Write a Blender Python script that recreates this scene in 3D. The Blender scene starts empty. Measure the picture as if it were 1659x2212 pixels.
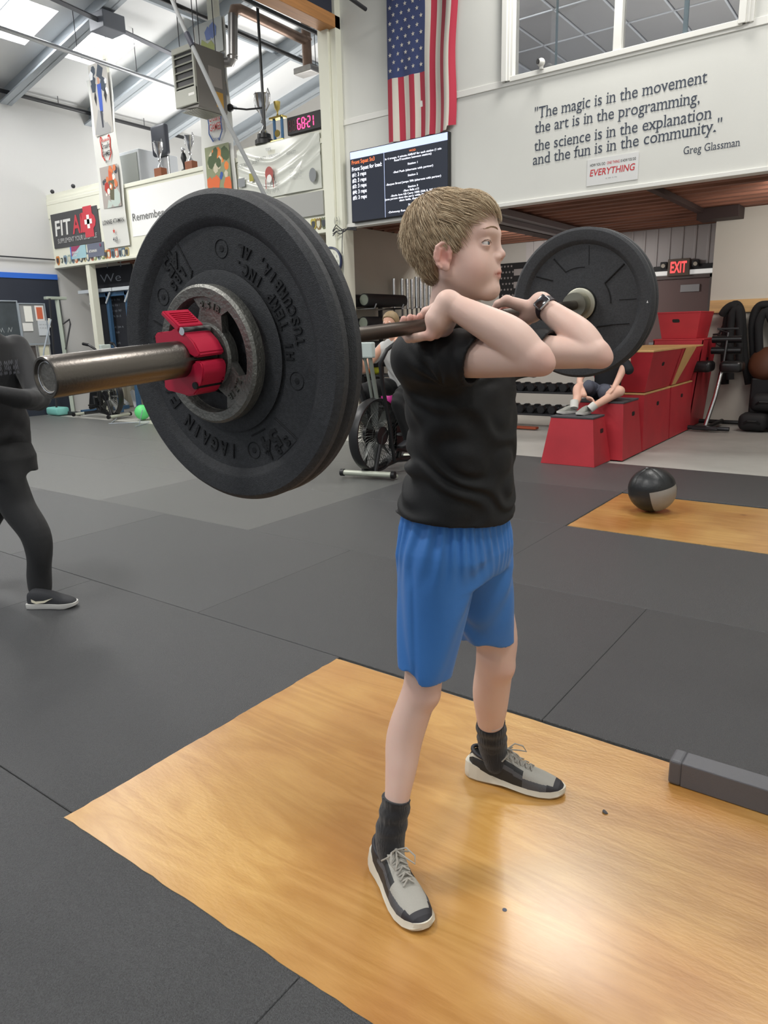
import bpy, bmesh, math, random
import numpy as np
from mathutils import Vector, Matrix
random.seed(7); rng = np.random.default_rng(7)
S = bpy.context.scene
COL = S.collection
# ------------------------------------------------------------------ camera
H = 1.33; FPX = 1543.0
_p, _r, _y = math.radians(14.18), -0.0267, math.radians(126.4)
_f = Vector((math.cos(_y)*math.cos(_p), math.sin(_y)*math.cos(_p), -math.sin(_p)))
_rt = _f.cross(Vector((0, 0, 1))).normalized(); _up = _rt.cross(_f)
RT = _rt*math.cos(_r)+_up*math.sin(_r); UP = -_rt*math.sin(_r)+_up*math.cos(_r); FW = _f
cd = bpy.data.cameras.new('camera'); cd.sensor_fit = 'VERTICAL'; cd.sensor_height = 36.0
cd.lens = FPX/2212*36; cd.clip_start = 0.05; cd.clip_end = 200
cam = bpy.data.objects.new('camera', cd); COL.objects.link(cam); S.camera = cam
cam.matrix_world = Matrix(((RT.x, UP.x, -FW.x, 0), (RT.y, UP.y, -FW.y, 0), (RT.z, UP.z, -FW.z, H), (0, 0, 0, 1)))
# ------------------------------------------------------------------ world, lights, exposure
w = bpy.data.worlds.new('world'); S.world = w; w.use_nodes = True
w.node_tree.nodes['Background'].inputs[0].default_value = (0.86, 0.93, 1.0, 1)
w.node_tree.nodes['Background'].inputs[1].default_value = 0.42
S.view_settings.view_transform = 'Standard'; S.view_settings.look = 'None'
S.view_settings.exposure = 0.2; S.view_settings.gamma = 1.0; S.view_settings.use_curve_mapping = False

def area(name, loc, size, power, col=(1, .97, .92), target=None, sy=None):
    l = bpy.data.lights.new(name, 'AREA'); l.shape = 'RECTANGLE'; l.size = size; l.size_y = sy or size
    l.energy = power; l.color = col
    o = bpy.data.objects.new(name, l); COL.objects.link(o); o.location = loc
    if target is not None:
        o.rotation_euler = (Vector(target)-Vector(loc)).to_track_quat('-Z', 'Y').to_euler()
    return o
# high-bay lamps hanging under the roof of the hall (all above the frame)
LAMPS = [(-2.75, 7.0, 5.9, 140), (-0.2, 5.4, 5.9, 130), (-3.6, 0.6, 5.7, 210), (1.2, 1.4, 5.7, 130), (-7.0, 3.6, 5.6, 260), (-10.8, 4.2, 5.2, 220), (-1.0, -3.4, 5.7, 160), (-6.5, -2.5, 5.7, 200)]
for i, (x, y, z, p) in enumerate(LAMPS):
    area('high_bay_light', (x, y, z), 1.2, p*.62, (1, .98, .94), sy=.5)
# added fill lights hidden behind the parapet, aimed up to brighten the roof
for _x in (-11.2, -8.4):
    l_ = area('roof_fill_light', (_x, 9.8, 3.15), 1.0, 72, (1, .98, .95), target=(_x, 9.6, 6))
# lamps on the deck underside over the equipment bay, dim
area('bay_light', (-5.3, 9.7, 2.6), .9, 46, (1, .94, .88), target=(-4.6, 11.6, 0))
area('bay_light', (-1.0, 9.2, 2.6), .9, 26, (1, .94, .88), target=(-2.4, 12, .6))
area('bay_light', (-9.5, 9.6, 2.5), .9, 34, (1, .95, .88))
# ------------------------------------------------------------------ geometry of the photograph
def ray(u, v):
    return RT*((u-829.5)/FPX)+UP*(-(v-1106)/FPX)+FW
O0 = Vector((0, 0, H))
def aty(u, v, y): d = ray(u, v); return O0+d*(y/d.y)
def atx(u, v, x): d = ray(u, v); return O0+d*(x/d.x)
def atz(u, v, z): d = ray(u, v); return O0+d*((z-H)/d.z)
def atp(u, v, p, n):
    d = ray(u, v); n = Vector(n); return O0+d*((Vector(p)-O0).dot(n)/d.dot(n))
# ------------------------------------------------------------------ materials
def lin(c):
    if isinstance(c, str): c = tuple(int(c[i:i+2], 16)/255 for i in (0, 2, 4))
    return tuple((x/12.92 if x <= .04045 else ((x+.055)/1.055)**2.4) for x in c[:3])+(1,)
MATS = {}
def mat(name, col, rough=.6, metal=0, spec=.5, bump=0, bscale=60, var=0, vscale=4, emit=0, coat=0, trans=0, alpha=1, sheen=0, sss=0, aniso=None):
    if name in MATS: return MATS[name]
    m = bpy.data.materials.new(name); m.use_nodes = True; nt = m.node_tree; b = nt.nodes['Principled BSDF']
    b.inputs['Base Color'].default_value = lin(col); b.inputs['Roughness'].default_value = rough
    b.inputs['Metallic'].default_value = metal; b.inputs['Specular IOR Level'].default_value = spec
    b.inputs['Coat Weight'].default_value = coat; b.inputs['Coat Roughness'].default_value = .15
    b.inputs['Transmission Weight'].default_value = trans; b.inputs['Alpha'].default_value = alpha
    b.inputs['Sheen Weight'].default_value = sheen
    if sss:
        b.inputs['Subsurface Weight'].default_value = sss; b.inputs['Subsurface Radius'].default_value = (.012, .005, .003); b.inputs['Subsurface Scale'].default_value = 1
    if emit:
        b.inputs['Emission Color'].default_value = lin(col); b.inputs['Emission Strength'].default_value = emit
    tc = nt.nodes.new('ShaderNodeTexCoord')
    if var:
        n = nt.nodes.new('ShaderNodeTexNoise'); n.inputs['Scale'].default_value = vscale; n.inputs['Detail'].default_value = 6
        mp = nt.nodes.new('ShaderNodeMapping'); nt.links.new(tc.outputs['Object'], mp.inputs[0])
        if aniso: mp.inputs['Scale'].default_value = aniso
        nt.links.new(mp.outputs[0], n.inputs['Vector'])
        r = nt.nodes.new('ShaderNodeValToRGB'); c = lin(col)
        r.color_ramp.elements[0].position = .3; r.color_ramp.elements[1].position = .7
        r.color_ramp.elements[0].color = tuple(x*(1-var) for x in c[:3])+(1,)
        r.color_ramp.elements[1].color = tuple(min(1, x*(1+var)) for x in c[:3])+(1,)
        nt.links.new(n.outputs[0], r.inputs[0]); nt.links.new(r.outputs[0], b.inputs['Base Color'])
    if bump:
        n = nt.nodes.new('ShaderNodeTexNoise'); n.inputs['Scale'].default_value = bscale; n.inputs['Detail'].default_value = 5
        nt.links.new(tc.outputs['Object'], n.inputs['Vector'])
        bp = nt.nodes.new('ShaderNodeBump'); bp.inputs['Strength'].default_value = bump; bp.inputs['Distance'].default_value = .004
        nt.links.new(n.outputs[0], bp.inputs['Height']); nt.links.new(bp.outputs[0], b.inputs['Normal'])
    MATS[name] = m; return m
# ------------------------------------------------------------------ mesh builders
class MB:
    def __init__(s): s.bm = bmesh.new(); s.mi = 0
    def _new(s, n0):
        fs = [f for f in s.bm.faces][n0:]
        for f in fs: f.material_index = s.mi
    def quad(s, *pts):
        f = s.bm.faces.new([s.bm.verts.new(p) for p in pts]); f.material_index = s.mi; return s
    def box(s, lo, hi, bev=0, M=None, seg=2):
        lo, hi = Vector(lo), Vector(hi)
        lo, hi = Vector(map(min, lo, hi)), Vector(map(max, lo, hi))
        r = bmesh.ops.create_cube(s.bm, size=1)
        vs = r['verts']
        for v in vs: v.co = Vector(((v.co.x+.5)*(hi.x-lo.x)+lo.x, (v.co.y+.5)*(hi.y-lo.y)+lo.y, (v.co.z+.5)*(hi.z-lo.z)+lo.z))
        fs = {f for v in vs for f in v.link_faces}
        for f in fs: f.material_index = s.mi
        if bev:
            es = list({e for v in vs for e in v.link_edges})
            g = bmesh.ops.bevel(s.bm, geom=es, offset=bev, segments=seg, affect='EDGES', profile=.5)
            vs = list({v for f in g['faces'] for v in f.verts} | {v for v in vs if v.is_valid})
            for f in g['faces']: f.material_index = s.mi
        if M is not None:
            done = set()
            stack = [v for v in vs if v.is_valid]
            while stack:
                v = stack.pop()
                if v in done: continue
                done.add(v)
                for e in v.link_edges: stack.append(e.other_vert(v))
            for v in done: v.co = M @ v.co
        return s
    def ring(s, c, n, r, seg, ref=None, r2=None):
        n = Vector(n).normalized(); a = n.cross(ref if ref else (Vector((0, 0, 1)) if abs(n.z) < .95 else Vector((1, 0, 0)))).normalized(); b = n.cross(a)
        r2 = r if r2 is None else r2
        return [s.bm.verts.new(Vector(c)+a*(r*math.cos(2*math.pi*i/seg))+b*(r2*math.sin(2*math.pi*i/seg))) for i in range(seg)]
    def skin(s, A, B, closed=True):
        n = len(A)
        for i in range(n if closed else n-1):
            j = (i+1) % n
            try: f = s.bm.faces.new((A[i], A[j], B[j], B[i])); f.material_index = s.mi
            except ValueError: pass
    def cap(s, A, flip=False):
        try: f = s.bm.faces.new(A[::-1] if flip else A); f.material_index = s.mi
        except ValueError: pass
    def cyl(s, a, b, r, r2=None, seg=16, caps=True):
        a, b = Vector(a), Vector(b); n = b-a
        A = s.ring(a, n, r, seg); B = s.ring(b, n, r if r2 is None else r2, seg)
        s.skin(A, B)
        if caps: s.cap(A, True); s.cap(B)
        return s
    def tube(s, pts, r, seg=8, caps=True, closed=False):
        pts = [Vector(p) for p in pts]; rs = r if isinstance(r, (list, tuple)) else [r]*len(pts)
        N = len(pts); rings = []; ref = None
        for i in range(N):
            if closed: t = pts[(i+1) % N]-pts[i-1]
            else: t = pts[min(i+1, N-1)]-pts[max(i-1, 0)]
            t.normalize()
            if ref is None: ref = t.cross(Vector((0, 0, 1)) if abs(t.z) < .9 else Vector((1, 0, 0))).normalized()
            ref = (ref-t*ref.dot(t)).normalized(); b = t.cross(ref)
            rings.append([s.bm.verts.new(pts[i]+ref*(rs[i]*math.cos(2*math.pi*k/seg))+b*(rs[i]*math.sin(2*math.pi*k/seg))) for k in range(seg)])
        for i in range(N-1): s.skin(rings[i], rings[i+1])
        if closed: s.skin(rings[-1], rings[0])
        elif caps: s.cap(rings[0], True); s.cap(rings[-1])
        return s
    def lathe(s, prof, c, n, seg=32, closed=False):
        """prof: (radius, offset along n)"""
        n = Vector(n).normalized(); c = Vector(c); prev = first = None
        for (r, o) in prof:
            if r < 1e-6: R = [s.bm.verts.new(c+n*o)]
            else: R = s.ring(c+n*o, n, r, seg)
            if prev is not None: s._join(prev, R)
            else: first = R
            prev = R
        if closed: s._join(prev, first)
        return s
    def _join(s, A, B):
        if len(A) > 1 and len(B) > 1: s.skin(A, B)
        elif len(A) > 1:
            for i in range(len(A)): f = s.bm.faces.new((A[i], A[(i+1) % len(A)], B[0])); f.material_index = s.mi
        elif len(B) > 1:
            for i in range(len(B)): f = s.bm.faces.new((A[0], B[(i+1) % len(B)], B[i])); f.material_index = s.mi
    def sphere(s, c, r, seg=16, M=None, sc=(1, 1, 1)):
        R = bmesh.ops.create_uvsphere(s.bm, u_segments=seg, v_segments=max(6, seg//2+2), radius=1)
        for v in R['verts']:
            p = Vector((v.co.x*sc[0]*r, v.co.y*sc[1]*r, v.co.z*sc[2]*r)); v.co = (M.to_3x3() @ p if M else p)+Vector(c)
        for f in {f for v in R['verts'] for f in v.link_faces}: f.material_index = s.mi
        return s
    def prism(s, pts, off, caps=True):
        A = [s.bm.verts.new(Vector(p)) for p in pts]; B = [s.bm.verts.new(Vector(p)+Vector(off)) for p in pts]
        s.skin(A, B)
        if caps: s.cap(A, True); s.cap(B)
        return s
    def build(s, name, m, parent=None, smooth=None, **tags):
        bmesh.ops.recalc_face_normals(s.bm, faces=s.bm.faces)
        me = bpy.data.meshes.new(name); s.bm.to_mesh(me); s.bm.free()
        for x in (m if isinstance(m, (list, tuple)) else [m]): me.materials.append(x)
        if smooth is not None:
            me.shade_smooth(); me.set_sharp_from_angle(angle=math.radians(smooth))
        return link(name, me, parent, **tags)
def link(name, me, parent=None, **tags):
    o = bpy.data.objects.new(name, me); COL.objects.link(o)
    if parent is not None: put(o, parent)
    for k, v in tags.items():
        if v is not None: o[k] = v
    return o
def put(o, parent):
    o.parent = parent
    o.matrix_parent_inverse = Matrix.Translation(-parent.location) if (parent.type == "EMPTY" and parent.parent is None) else Matrix.Identity(4)
def thing(name, loc, label, cat, group=None):
    o = bpy.data.objects.new(name, None); COL.objects.link(o); o.location = loc; o.empty_display_size = .05
    o['label'] = label; o['category'] = cat
    if group: o['group'] = group
    return o
def T(label, cat, group=None): 
    d = dict(label=label, category=cat)
    if group: d['group'] = group
    return d
def dup(o, loc=None, parent=None, **tags):
    c = o.copy(); COL.objects.link(c)
    if parent is not None: c.parent = parent; c.matrix_parent_inverse = o.matrix_parent_inverse.copy()
    if loc is not None: c.location = loc
    for k, v in tags.items(): c[k] = v
    for ch in list(o.children):
        if ch.name in COL.objects: dup(ch, None, c)
    return c
CAPH = [0]
# text as mesh: fitted between two points on a plane (origin, unit X, unit Y)
def textmesh(s, w_, h_, bold=0, ext=0, align='L', shear=0):
    cu = bpy.data.curves.new('t', 'FONT'); cu.body = s; cu.size = 1; cu.extrude = 0; cu.offset = bold; cu.shear = shear; cu.resolution_u = 3
    o = bpy.data.objects.new('t', cu); COL.objects.link(o)
    dg = bpy.context.evaluated_depsgraph_get(); me = bpy.data.meshes.new_from_object(o.evaluated_get(dg))
    bpy.data.objects.remove(o); bpy.data.curves.remove(cu)
    n = len(me.vertices); a = np.empty(n*3); me.vertices.foreach_get('co', a); a = a.reshape(-1, 3)
    x0, x1 = (a[:, 0].min(), a[:, 0].max()) if n else (0, 1)
    if w_: a[:, 0] = (a[:, 0]-x0)*w_/(x1-x0)
    else: a[:, 0] = (a[:, 0]-x0)*h_/.72
    if not CAPH[0] and s != 'H': textmesh('H', 0, 1)
    if s == 'H' and not CAPH[0]: CAPH[0] = float(a[:, 1].max())
    a[:, 1] *= h_/CAPH[0]
    fs = [tuple(p.vertices) for p in me.polygons]; bpy.data.meshes.remove(me)
    return a, fs
class TX:
    """collects flat lettering on a plane"""
    def __init__(s): s.v = []; s.f = []; s.mi = []
    def put(s, txt, o, ux, uy, w_, h_, mi=0, bold=0, align='L', shear=0):
        a, fs = textmesh(txt, w_, h_, bold, shear=shear); wd = a[:, 0].max() if len(a) else 0
        k = len(s.v); sh = {'L': 0, 'C': -wd/2, 'R': -wd}[align]
        o, ux, uy = Vector(o), Vector(ux), Vector(uy)
        for p in a: s.v.append(tuple(o+ux*(p[0]+sh)+uy*p[1]))
        for f in fs: s.f.append(tuple(k+i for i in f)); s.mi.append(mi)
        return s
    def poly(s, pts, mi=0):
        k = len(s.v); s.v += [tuple(p) for p in pts]; s.f.append(tuple(range(k, k+len(pts)))); s.mi.append(mi); return s
    def build(s, name, ms, parent=None, **tags):
        me = bpy.data.meshes.new(name); me.from_pydata(s.v, [], s.f)
        for m in (ms if isinstance(ms, (list, tuple)) else [ms]): me.materials.append(m)
        me.polygons.foreach_set('material_index', s.mi); me.update()
        return link(name, me, parent, **tags)
def scribble(tx, o, ux, uy, w_, h_, mi, seed=0):
    """a line of illegible handwriting as a thin wavy ribbon broken into words"""
    q = random.Random(seed); o, ux, uy = Vector(o), Vector(ux), Vector(uy); x = 0; t_ = h_*.10
    while x < w_:
        n = q.randint(5, 11); st = h_*.28; P = []
        for i in range(n):
            if x > w_: break
            P.append((x, h_*(.5+(.5 if i % 2 else -.5)*q.uniform(.45, 1)))); x += st*q.uniform(.7, 1.2)
        for (a, b), (c, d) in zip(P[:-1], P[1:]): tx.poly([o+ux*a+uy*(b-t_), o+ux*c+uy*(d-t_), o+ux*c+uy*(d+t_), o+ux*a+uy*(b+t_)], mi)
        x += st*1.6
    return tx
X3, Y3, Z3 = Vector((1, 0, 0)), Vector((0, 1, 0)), Vector((0, 0, 1))
# ------------------------------------------------------------------ setting materials
white = mat('painted_wall', 'dcdcd6', .75, bump=.15, bscale=220, var=.04, vscale=.8)
cream = mat('cream_panel', 'e2e2d2', .7, bump=.08, bscale=150, var=.03, vscale=1)
greyw = mat('grey_wall', 'bdbbb6', .8, bump=.1, bscale=90, var=.06, vscale=.7)
trimw = mat('white_trim', 'e6e5df', .5)
steelw = mat('primed_steel', '9aa3ab', .5, metal=.2)
black = mat('black_plastic', '121214', .45)
dark = mat('dark_grey_plastic', '2b2c2f', .5)
rust = mat('rusty_deck', '8a5e4c', .7, metal=.1, var=.35, vscale=5, aniso=(.3, 3, 3))
wood = mat('fir_board', 'cfa873', .55, var=.18, vscale=3, aniso=(.5, 8, 8))
roofm = mat('roof_insulation', 'dcdddd', .7, bump=.2, bscale=20)
chrome = mat('chrome', 'd8d8da', .18, metal=1)
paper = mat('paper_white', 'ececec', .7)
redp = mat('red_print', 'c8323c', .6); blkp = mat('black_print', '1c1c20', .6); navy = mat('navy_letter', '3b4352', .5)
YF = 7.6
ST = dict(kind='structure')
# concrete slab
m = mat('concrete_floor', 'a9a8a2', .45, bump=.15, bscale=30, var=.16, vscale=1.6)
fl = MB().box((-12.9, -6, -.25), (4, 12.1, -.013)).build('floor', m, **ST)
# rubber mats, 4 ft by 6 ft, laid in courses (pieces of the floor)
rub = []
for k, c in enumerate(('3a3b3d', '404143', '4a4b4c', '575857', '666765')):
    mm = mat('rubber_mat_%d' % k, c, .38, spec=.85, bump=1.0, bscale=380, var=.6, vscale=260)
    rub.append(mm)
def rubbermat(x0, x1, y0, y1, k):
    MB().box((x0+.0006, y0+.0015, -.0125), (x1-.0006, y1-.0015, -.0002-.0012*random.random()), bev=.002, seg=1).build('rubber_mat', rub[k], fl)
rows = [.90+1.2192*i for i in range(-5, 6)]
for j in range(len(rows)-1):
    y0, y1 = rows[j], rows[j+1]; off = -1.815 if j % 2 == 1 else -.9
    if abs(y0-.9) < .01 or abs(y0-4.557) < .02: off = -1.815
    xs = sorted({round(off+1.83*i, 3) for i in range(-7, 5)})
    for a, b in zip(xs[:-1], xs[1:]):
        a, b = max(a, -12.88), min(b, 3.5)
        if b-a < .05: continue
        if a > -1.9 and abs(y0-.9) < .01 and a < 0.5: continue      # platforms lie here
        if a > -1.9 and abs(y0-4.557) < .02 and a < 0.5: continue
        skylit = min(1, max(0, (-(a+b)/2-1.6)/4))*min(1, max(0, (y1-1.4)/2.6)); rubbermat(a, b, y0, y1, min(4, int(skylit*4+random.random()*.9+(.5 if y0 > 3 and a < -1 else 0))))  # paler mats to the far left: skylight brightness painted into their colour
# plywood platforms set into the mats
def plymat(name):
    m = bpy.data.materials.new(name); m.use_nodes = True; nt = m.node_tree; b = nt.nodes['Principled BSDF']; L = nt.links.new
    tc = nt.nodes.new('ShaderNodeTexCoord'); mp = nt.nodes.new('ShaderNodeMapping'); mp.inputs['Scale'].default_value = (.4, 2.6, 1); mp.inputs['Rotation'].default_value = (0, 0, .05)
    n = nt.nodes.new('ShaderNodeTexNoise'); n.inputs['Scale'].default_value = 2.2; n.inputs['Detail'].default_value = 4; n.inputs['Distortion'].default_value = 1.8
    mul = nt.nodes.new('ShaderNodeMath'); mul.operation = 'MULTIPLY'; mul.inputs[1].default_value = 9; fr = nt.nodes.new('ShaderNodeMath'); fr.operation = 'PINGPONG'; fr.inputs[1].default_value = 1
    L(tc.outputs['Object'], mp.inputs[0]); L(mp.outputs[0], n.inputs['Vector']); L(n.outputs[0], mul.inputs[0]); L(mul.outputs[0], fr.inputs[0])
    r = nt.nodes.new('ShaderNodeValToRGB'); r.color_ramp.elements[0].color = lin('b98a45'); r.color_ramp.elements[1].color = lin('c99c58'); L(fr.outputs[0], r.inputs[0])
    n2 = nt.nodes.new('ShaderNodeTexNoise'); n2.inputs['Scale'].default_value = 1.7; n2.inputs['Detail'].default_value = 5; L(tc.outputs['Object'], n2.inputs['Vector'])
    r2 = nt.nodes.new('ShaderNodeValToRGB'); r2.color_ramp.elements[0].position = .36; r2.color_ramp.elements[0].color = lin('dcc2ac'); r2.color_ramp.elements[1].position = .62; r2.color_ramp.elements[1].color = (1, 1, 1, 1); L(n2.outputs[0], r2.inputs[0])
    mx = nt.nodes.new('ShaderNodeMix'); mx.data_type = 'RGBA'; mx.blend_type = 'MULTIPLY'; mx.inputs[0].default_value = .8; L(r.outputs[0], mx.inputs[6]); L(r2.outputs[0], mx.inputs[7])
    # dark knots and scuffs
    v = nt.nodes.new('ShaderNodeTexVoronoi'); v.inputs['Scale'].default_value = 2.3; L(tc.outputs['Object'], v.inputs['Vector'])
    r3 = nt.nodes.new('ShaderNodeValToRGB'); r3.color_ramp.elements[0].position = .02; r3.color_ramp.elements[0].color = lin('7a4a2c'); r3.color_ramp.elements[1].position = .07; r3.color_ramp.elements[1].color = (1, 1, 1, 1); L(v.outputs['Distance'], r3.inputs[0])
    mx2 = nt.nodes.new('ShaderNodeMix'); mx2.data_type = 'RGBA'; mx2.blend_type = 'MULTIPLY'; mx2.inputs[0].default_value = .55; L(mx.outputs[2], mx2.inputs[6]); L(r3.outputs[0], mx2.inputs[7]); L(mx2.outputs[2], b.inputs['Base Color'])
    b.inputs['Roughness'].default_value = .36; b.inputs['Specular IOR Level'].default_value = .5; b.inputs['Coat Weight'].default_value = 1; b.inputs['Coat Roughness'].default_value = .23
    n3 = nt.nodes.new('ShaderNodeTexNoise'); n3.inputs['Scale'].default_value = 38; n3.inputs['Detail'].default_value = 8; mp3 = nt.nodes.new('ShaderNodeMapping'); mp3.inputs['Scale'].default_value = (1, 3, 1); L(tc.outputs['Object'], mp3.inputs[0]); L(mp3.outputs[0], n3.inputs['Vector'])
    bp = nt.nodes.new('ShaderNodeBump'); bp.inputs['Strength'].default_value = .35; bp.inputs['Distance'].default_value = .004; L(n3.outputs[0], bp.inputs['Height']); L(bp.outputs[0], b.inputs['Normal'])
    return m
ply = plymat('varnished_plywood'); plyedge = mat('plywood_edge', '9a8a6c', .8, var=.3, vscale=60)
def platform(x0, x1, y0, y1, label):
    t = thing('lifting_platform', ((x0+x1)/2, (y0+y1)/2, -.012), label, 'platform', 'plywood lifting platforms set into the mats')
    # slightly ragged outline
    def edge(a, b, n): return [Vector(a).lerp(Vector(b), i/n)+Vector((random.uniform(-.0022, .0022), random.uniform(-.0022, .0022), 0)) for i in range(n)]
    c = [(x0, y0, 0), (x1, y0, 0), (x1, y1, 0), (x0, y1, 0)]; pts = []
    for i in range(4): pts += edge(c[i], c[(i+1) % 4], 60 if i % 2 == 0 else 40)
    mb = MB(); mb.prism([p+Vector((0, 0, -.012)) for p in pts], (0, 0, .0125)); mb.bm.normal_update()
    for f in mb.bm.faces: f.material_index = 0 if abs(f.normal.z) > .5 else 1
    mb.build('plywood_panel', [ply, plyedge], t)
    return t
platform(-1.815, .62, .875, 2.1, 'varnished plywood lifting platform under the lifting boy')
platform(-1.80, .62, 4.565, 5.72, 'plywood lifting platform by the red boxes with a medicine ball on it')
# ---------------- facade with the upstairs window
mb = MB()
def fb(x0, x1, z0, z1, y0=YF, y1=YF+.15): mb.box((x0, y0, z0), (x1, y1, z1))
WX0, WX1, WZ0, WZ1 = -3.80, -1.58, 3.86, 5.05
fb(-6.1, WX0, 2.65, 6.95); fb(WX1, 3, 2.65, 6.95); fb(WX0, WX1, 2.65, WZ0); fb(WX0, WX1, WZ1, 6.95)
wall_f = mb.build('wall_facade', white, **ST)
MB().box((-6.1, YF-.012, 3.80), (3, YF, 3.865), bev=.003).build('trim_1', trimw, **ST)
MB().box((-6.1, YF-.02, 2.62), (3, YF+.12, 2.66), bev=.004).build('trim_2', trimw, **ST)
# window_1: frame, mullion, sashes, panes
win = bpy.data.objects.new('window_1', None); COL.objects.link(win); win.location = (WX0, YF, WZ0); win['kind'] = 'structure'
mb = MB()
for i, (a, b, d) in enumerate(((WX0-.09, WX0+.03, .05), (WX1-.03, WX1+.09, .05))):
    for q in range(3): mb.box((a+.03*q, YF-d+.012*q, WZ0-.02), (b-.03*(2-q) if q < 2 else b, YF+.12, WZ1+.08), bev=.004)
mb.box((WX0, YF-.03, WZ0-.03), (WX1, YF+.1, WZ0+.02), bev=.004).box((WX0, YF-.03, WZ1-.02), (WX1, YF+.1, WZ1+.08), bev=.004)
mb.build('window_frame', trimw, win)
MB().box((-2.72, YF-.02, WZ0), (-2.64, YF+.09, WZ1), bev=.006).build('mullion', trimw, win)
glass = mat('window_glass', 'eeefee', .02, trans=1, spec=.5)
MB().box((WX0+.03, YF+.045, WZ0+.02), (-2.72, YF+.05, WZ1-.02)).build('pane', glass, win)
MB().box((-2.64, YF+.045, WZ0+.02), (WX1-.03, YF+.05, WZ1-.02)).build('pane', glass, win)
MB().box((-3.34, YF+.06, WZ0+.02), (-3.325, YF+.085, WZ1-.02)).box((-2.1, YF+.06, WZ0+.02), (-2.06, YF+.085, WZ1-.02)).build('sash_bar', mat('alu_sash', '8fa0a8', .4, metal=.4), win)
# office behind the window
mb = MB()
mb.box((-5.6, 11.9, 3.0), (2.2, 12.05, 5.4)).box((-5.7, 7.76, 3.0), (-5.6, 12.05, 5.4)).box((2.2, 7.76, 3.0), (2.3, 12.05, 5.4)).box((-5.7, 7.76, 2.96), (2.3, 12.05, 3.0))
mb.build('wall_office', mat('office_paint', 'd8dbe0', .8), **ST)
ceil2 = MB().box((-5.7, 7.76, 5.36), (2.3, 12.05, 5.44)).build('ceiling_office', mat('ceiling_tile_back', '8c9098', .9), **ST)
tile = mat('ceiling_tile', 'bcb9b6', .9, bump=.2, bscale=300)
for i in range(12):
    for j in range(4):
        x = -5.58+.61*i; y = 7.8+1.07*j
        MB().box((x+.012, y+.012, 5.335), (x+.598, y+1.05, 5.36), bev=.006, seg=1).build('ceiling_tile', tile, ceil2)
mb = MB()
for i in range(13): mb.box((-5.6+.61*i, 7.78, 5.325), (-5.578+.61*i, 12, 5.34))
for j in range(5): mb.box((-5.58, 7.79+1.07*j, 5.325), (1.8, 7.81+1.07*j, 5.34))
mb.build('ceiling_grid', mat('tee_bar', 'eceef0', .5), ceil2)
area('office_fill_light', (-2.2, 10.4, 3.1), 1.4, 24, (1, .97, .94), target=(-2.4, 10.2, 5.4)); area('office_fill_light', (1.2, 9.6, 5.25), 1.0, 16, (.95, .97, 1)); area('office_fill_light', (-5.0, 8.3, 5.3), .5, 40, (.95, .97, 1), target=(-4, 11, 4.9))  # the first, aimed up, is added fill for the ceiling tiles
# column between mezzanine and facade
mb = MB(); mb.box((-6.31, 7.46, -.01), (-6.15, 7.62, 6.95), bev=.006).box((-6.15, 7.5, -.01), (-6.06, 7.72, 6.95), bev=.006)
mb.build('column', cream, **ST)
# mezzanine parapet with posts
mb = MB(); mb.box((-12.9, YF, 2.62), (-6.31, YF+.12, 3.70)).box((-12.9, YF-.02, 3.66), (-6.31, YF+.14, 3.72), bev=.006)
mb.box((-12.9, YF-.02, 2.60), (-6.31, YF+.14, 2.64)).box((-12.9, YF-.015, 3.44), (-11.25, YF, 3.76)).box((-12.9, YF, 3.7), (-11.2, YF+.12, 3.84))
mb.box((-7.98, YF, 3.7), (-6.31, YF+.12, 3.82)).build('wall_parapet', cream, **ST)
MB().box((-11.95, YF, -.01), (-11.84, YF+.12, 2.60)).build('column', cream, **ST)
for _x in (-10.94, -8.36): MB().box((_x, YF+.0, 3.66), (_x+.14, YF+.1, 5.45+.21*(_x+12.9)), bev=.004).build('column', cream, **ST)
mb = MB(); mb.box((-10.5, YF-.006, 2.92), (-8.68, YF, 3.62)).build('trim_3', mat('parapet_inset', 'eeeeec', .7), **ST)
# deck floors
mb = MB(); mb.box((-12.9, YF+.02, 2.86), (3, 12.1, 2.95)).build('floor_mezzanine', greyw, **ST)
# corrugated deck seen from below (ridges run along x), and its beams
mb = MB(); prof = []; y = YF+.16; k = 0
while y < 12.05:
    prof += [(y, 2.76), (y+.10, 2.76), (y+.14, 2.85), (y+.24, 2.85)]; y += .28
for x0, x1 in ((-12.85, -6.7), (-6.55, 3.0)):
    A = [mb.bm.verts.new((x0, p[0], p[1])) for p in prof]; B = [mb.bm.verts.new((x1, p[0], p[1])) for p in prof]; mb.skin(A, B, closed=False)
mb.build('ceiling_deck', rust, **ST)
dst = mat('dark_beam', '3a2c2a', .6, metal=.2)
for a, b in (((-4.75, 7.78, 2.62), (-4.55, 12.1, 2.76)), ((-2.52, 7.78, 2.70), (-2.44, 12.1, 2.76)), ((-2.52, 10.4, 2.62), (-2.02, 10.75, 2.76)), ((-9.4, 7.78, 2.62), (-9.25, 12.1, 2.76))):
    MB().box(a, b, bev=.005).build('beam', dst, **ST)
MB().box((-6.06, YF+.03, 2.66), (3, YF+.16, 2.78)).build('beam', rust, **ST)
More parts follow.
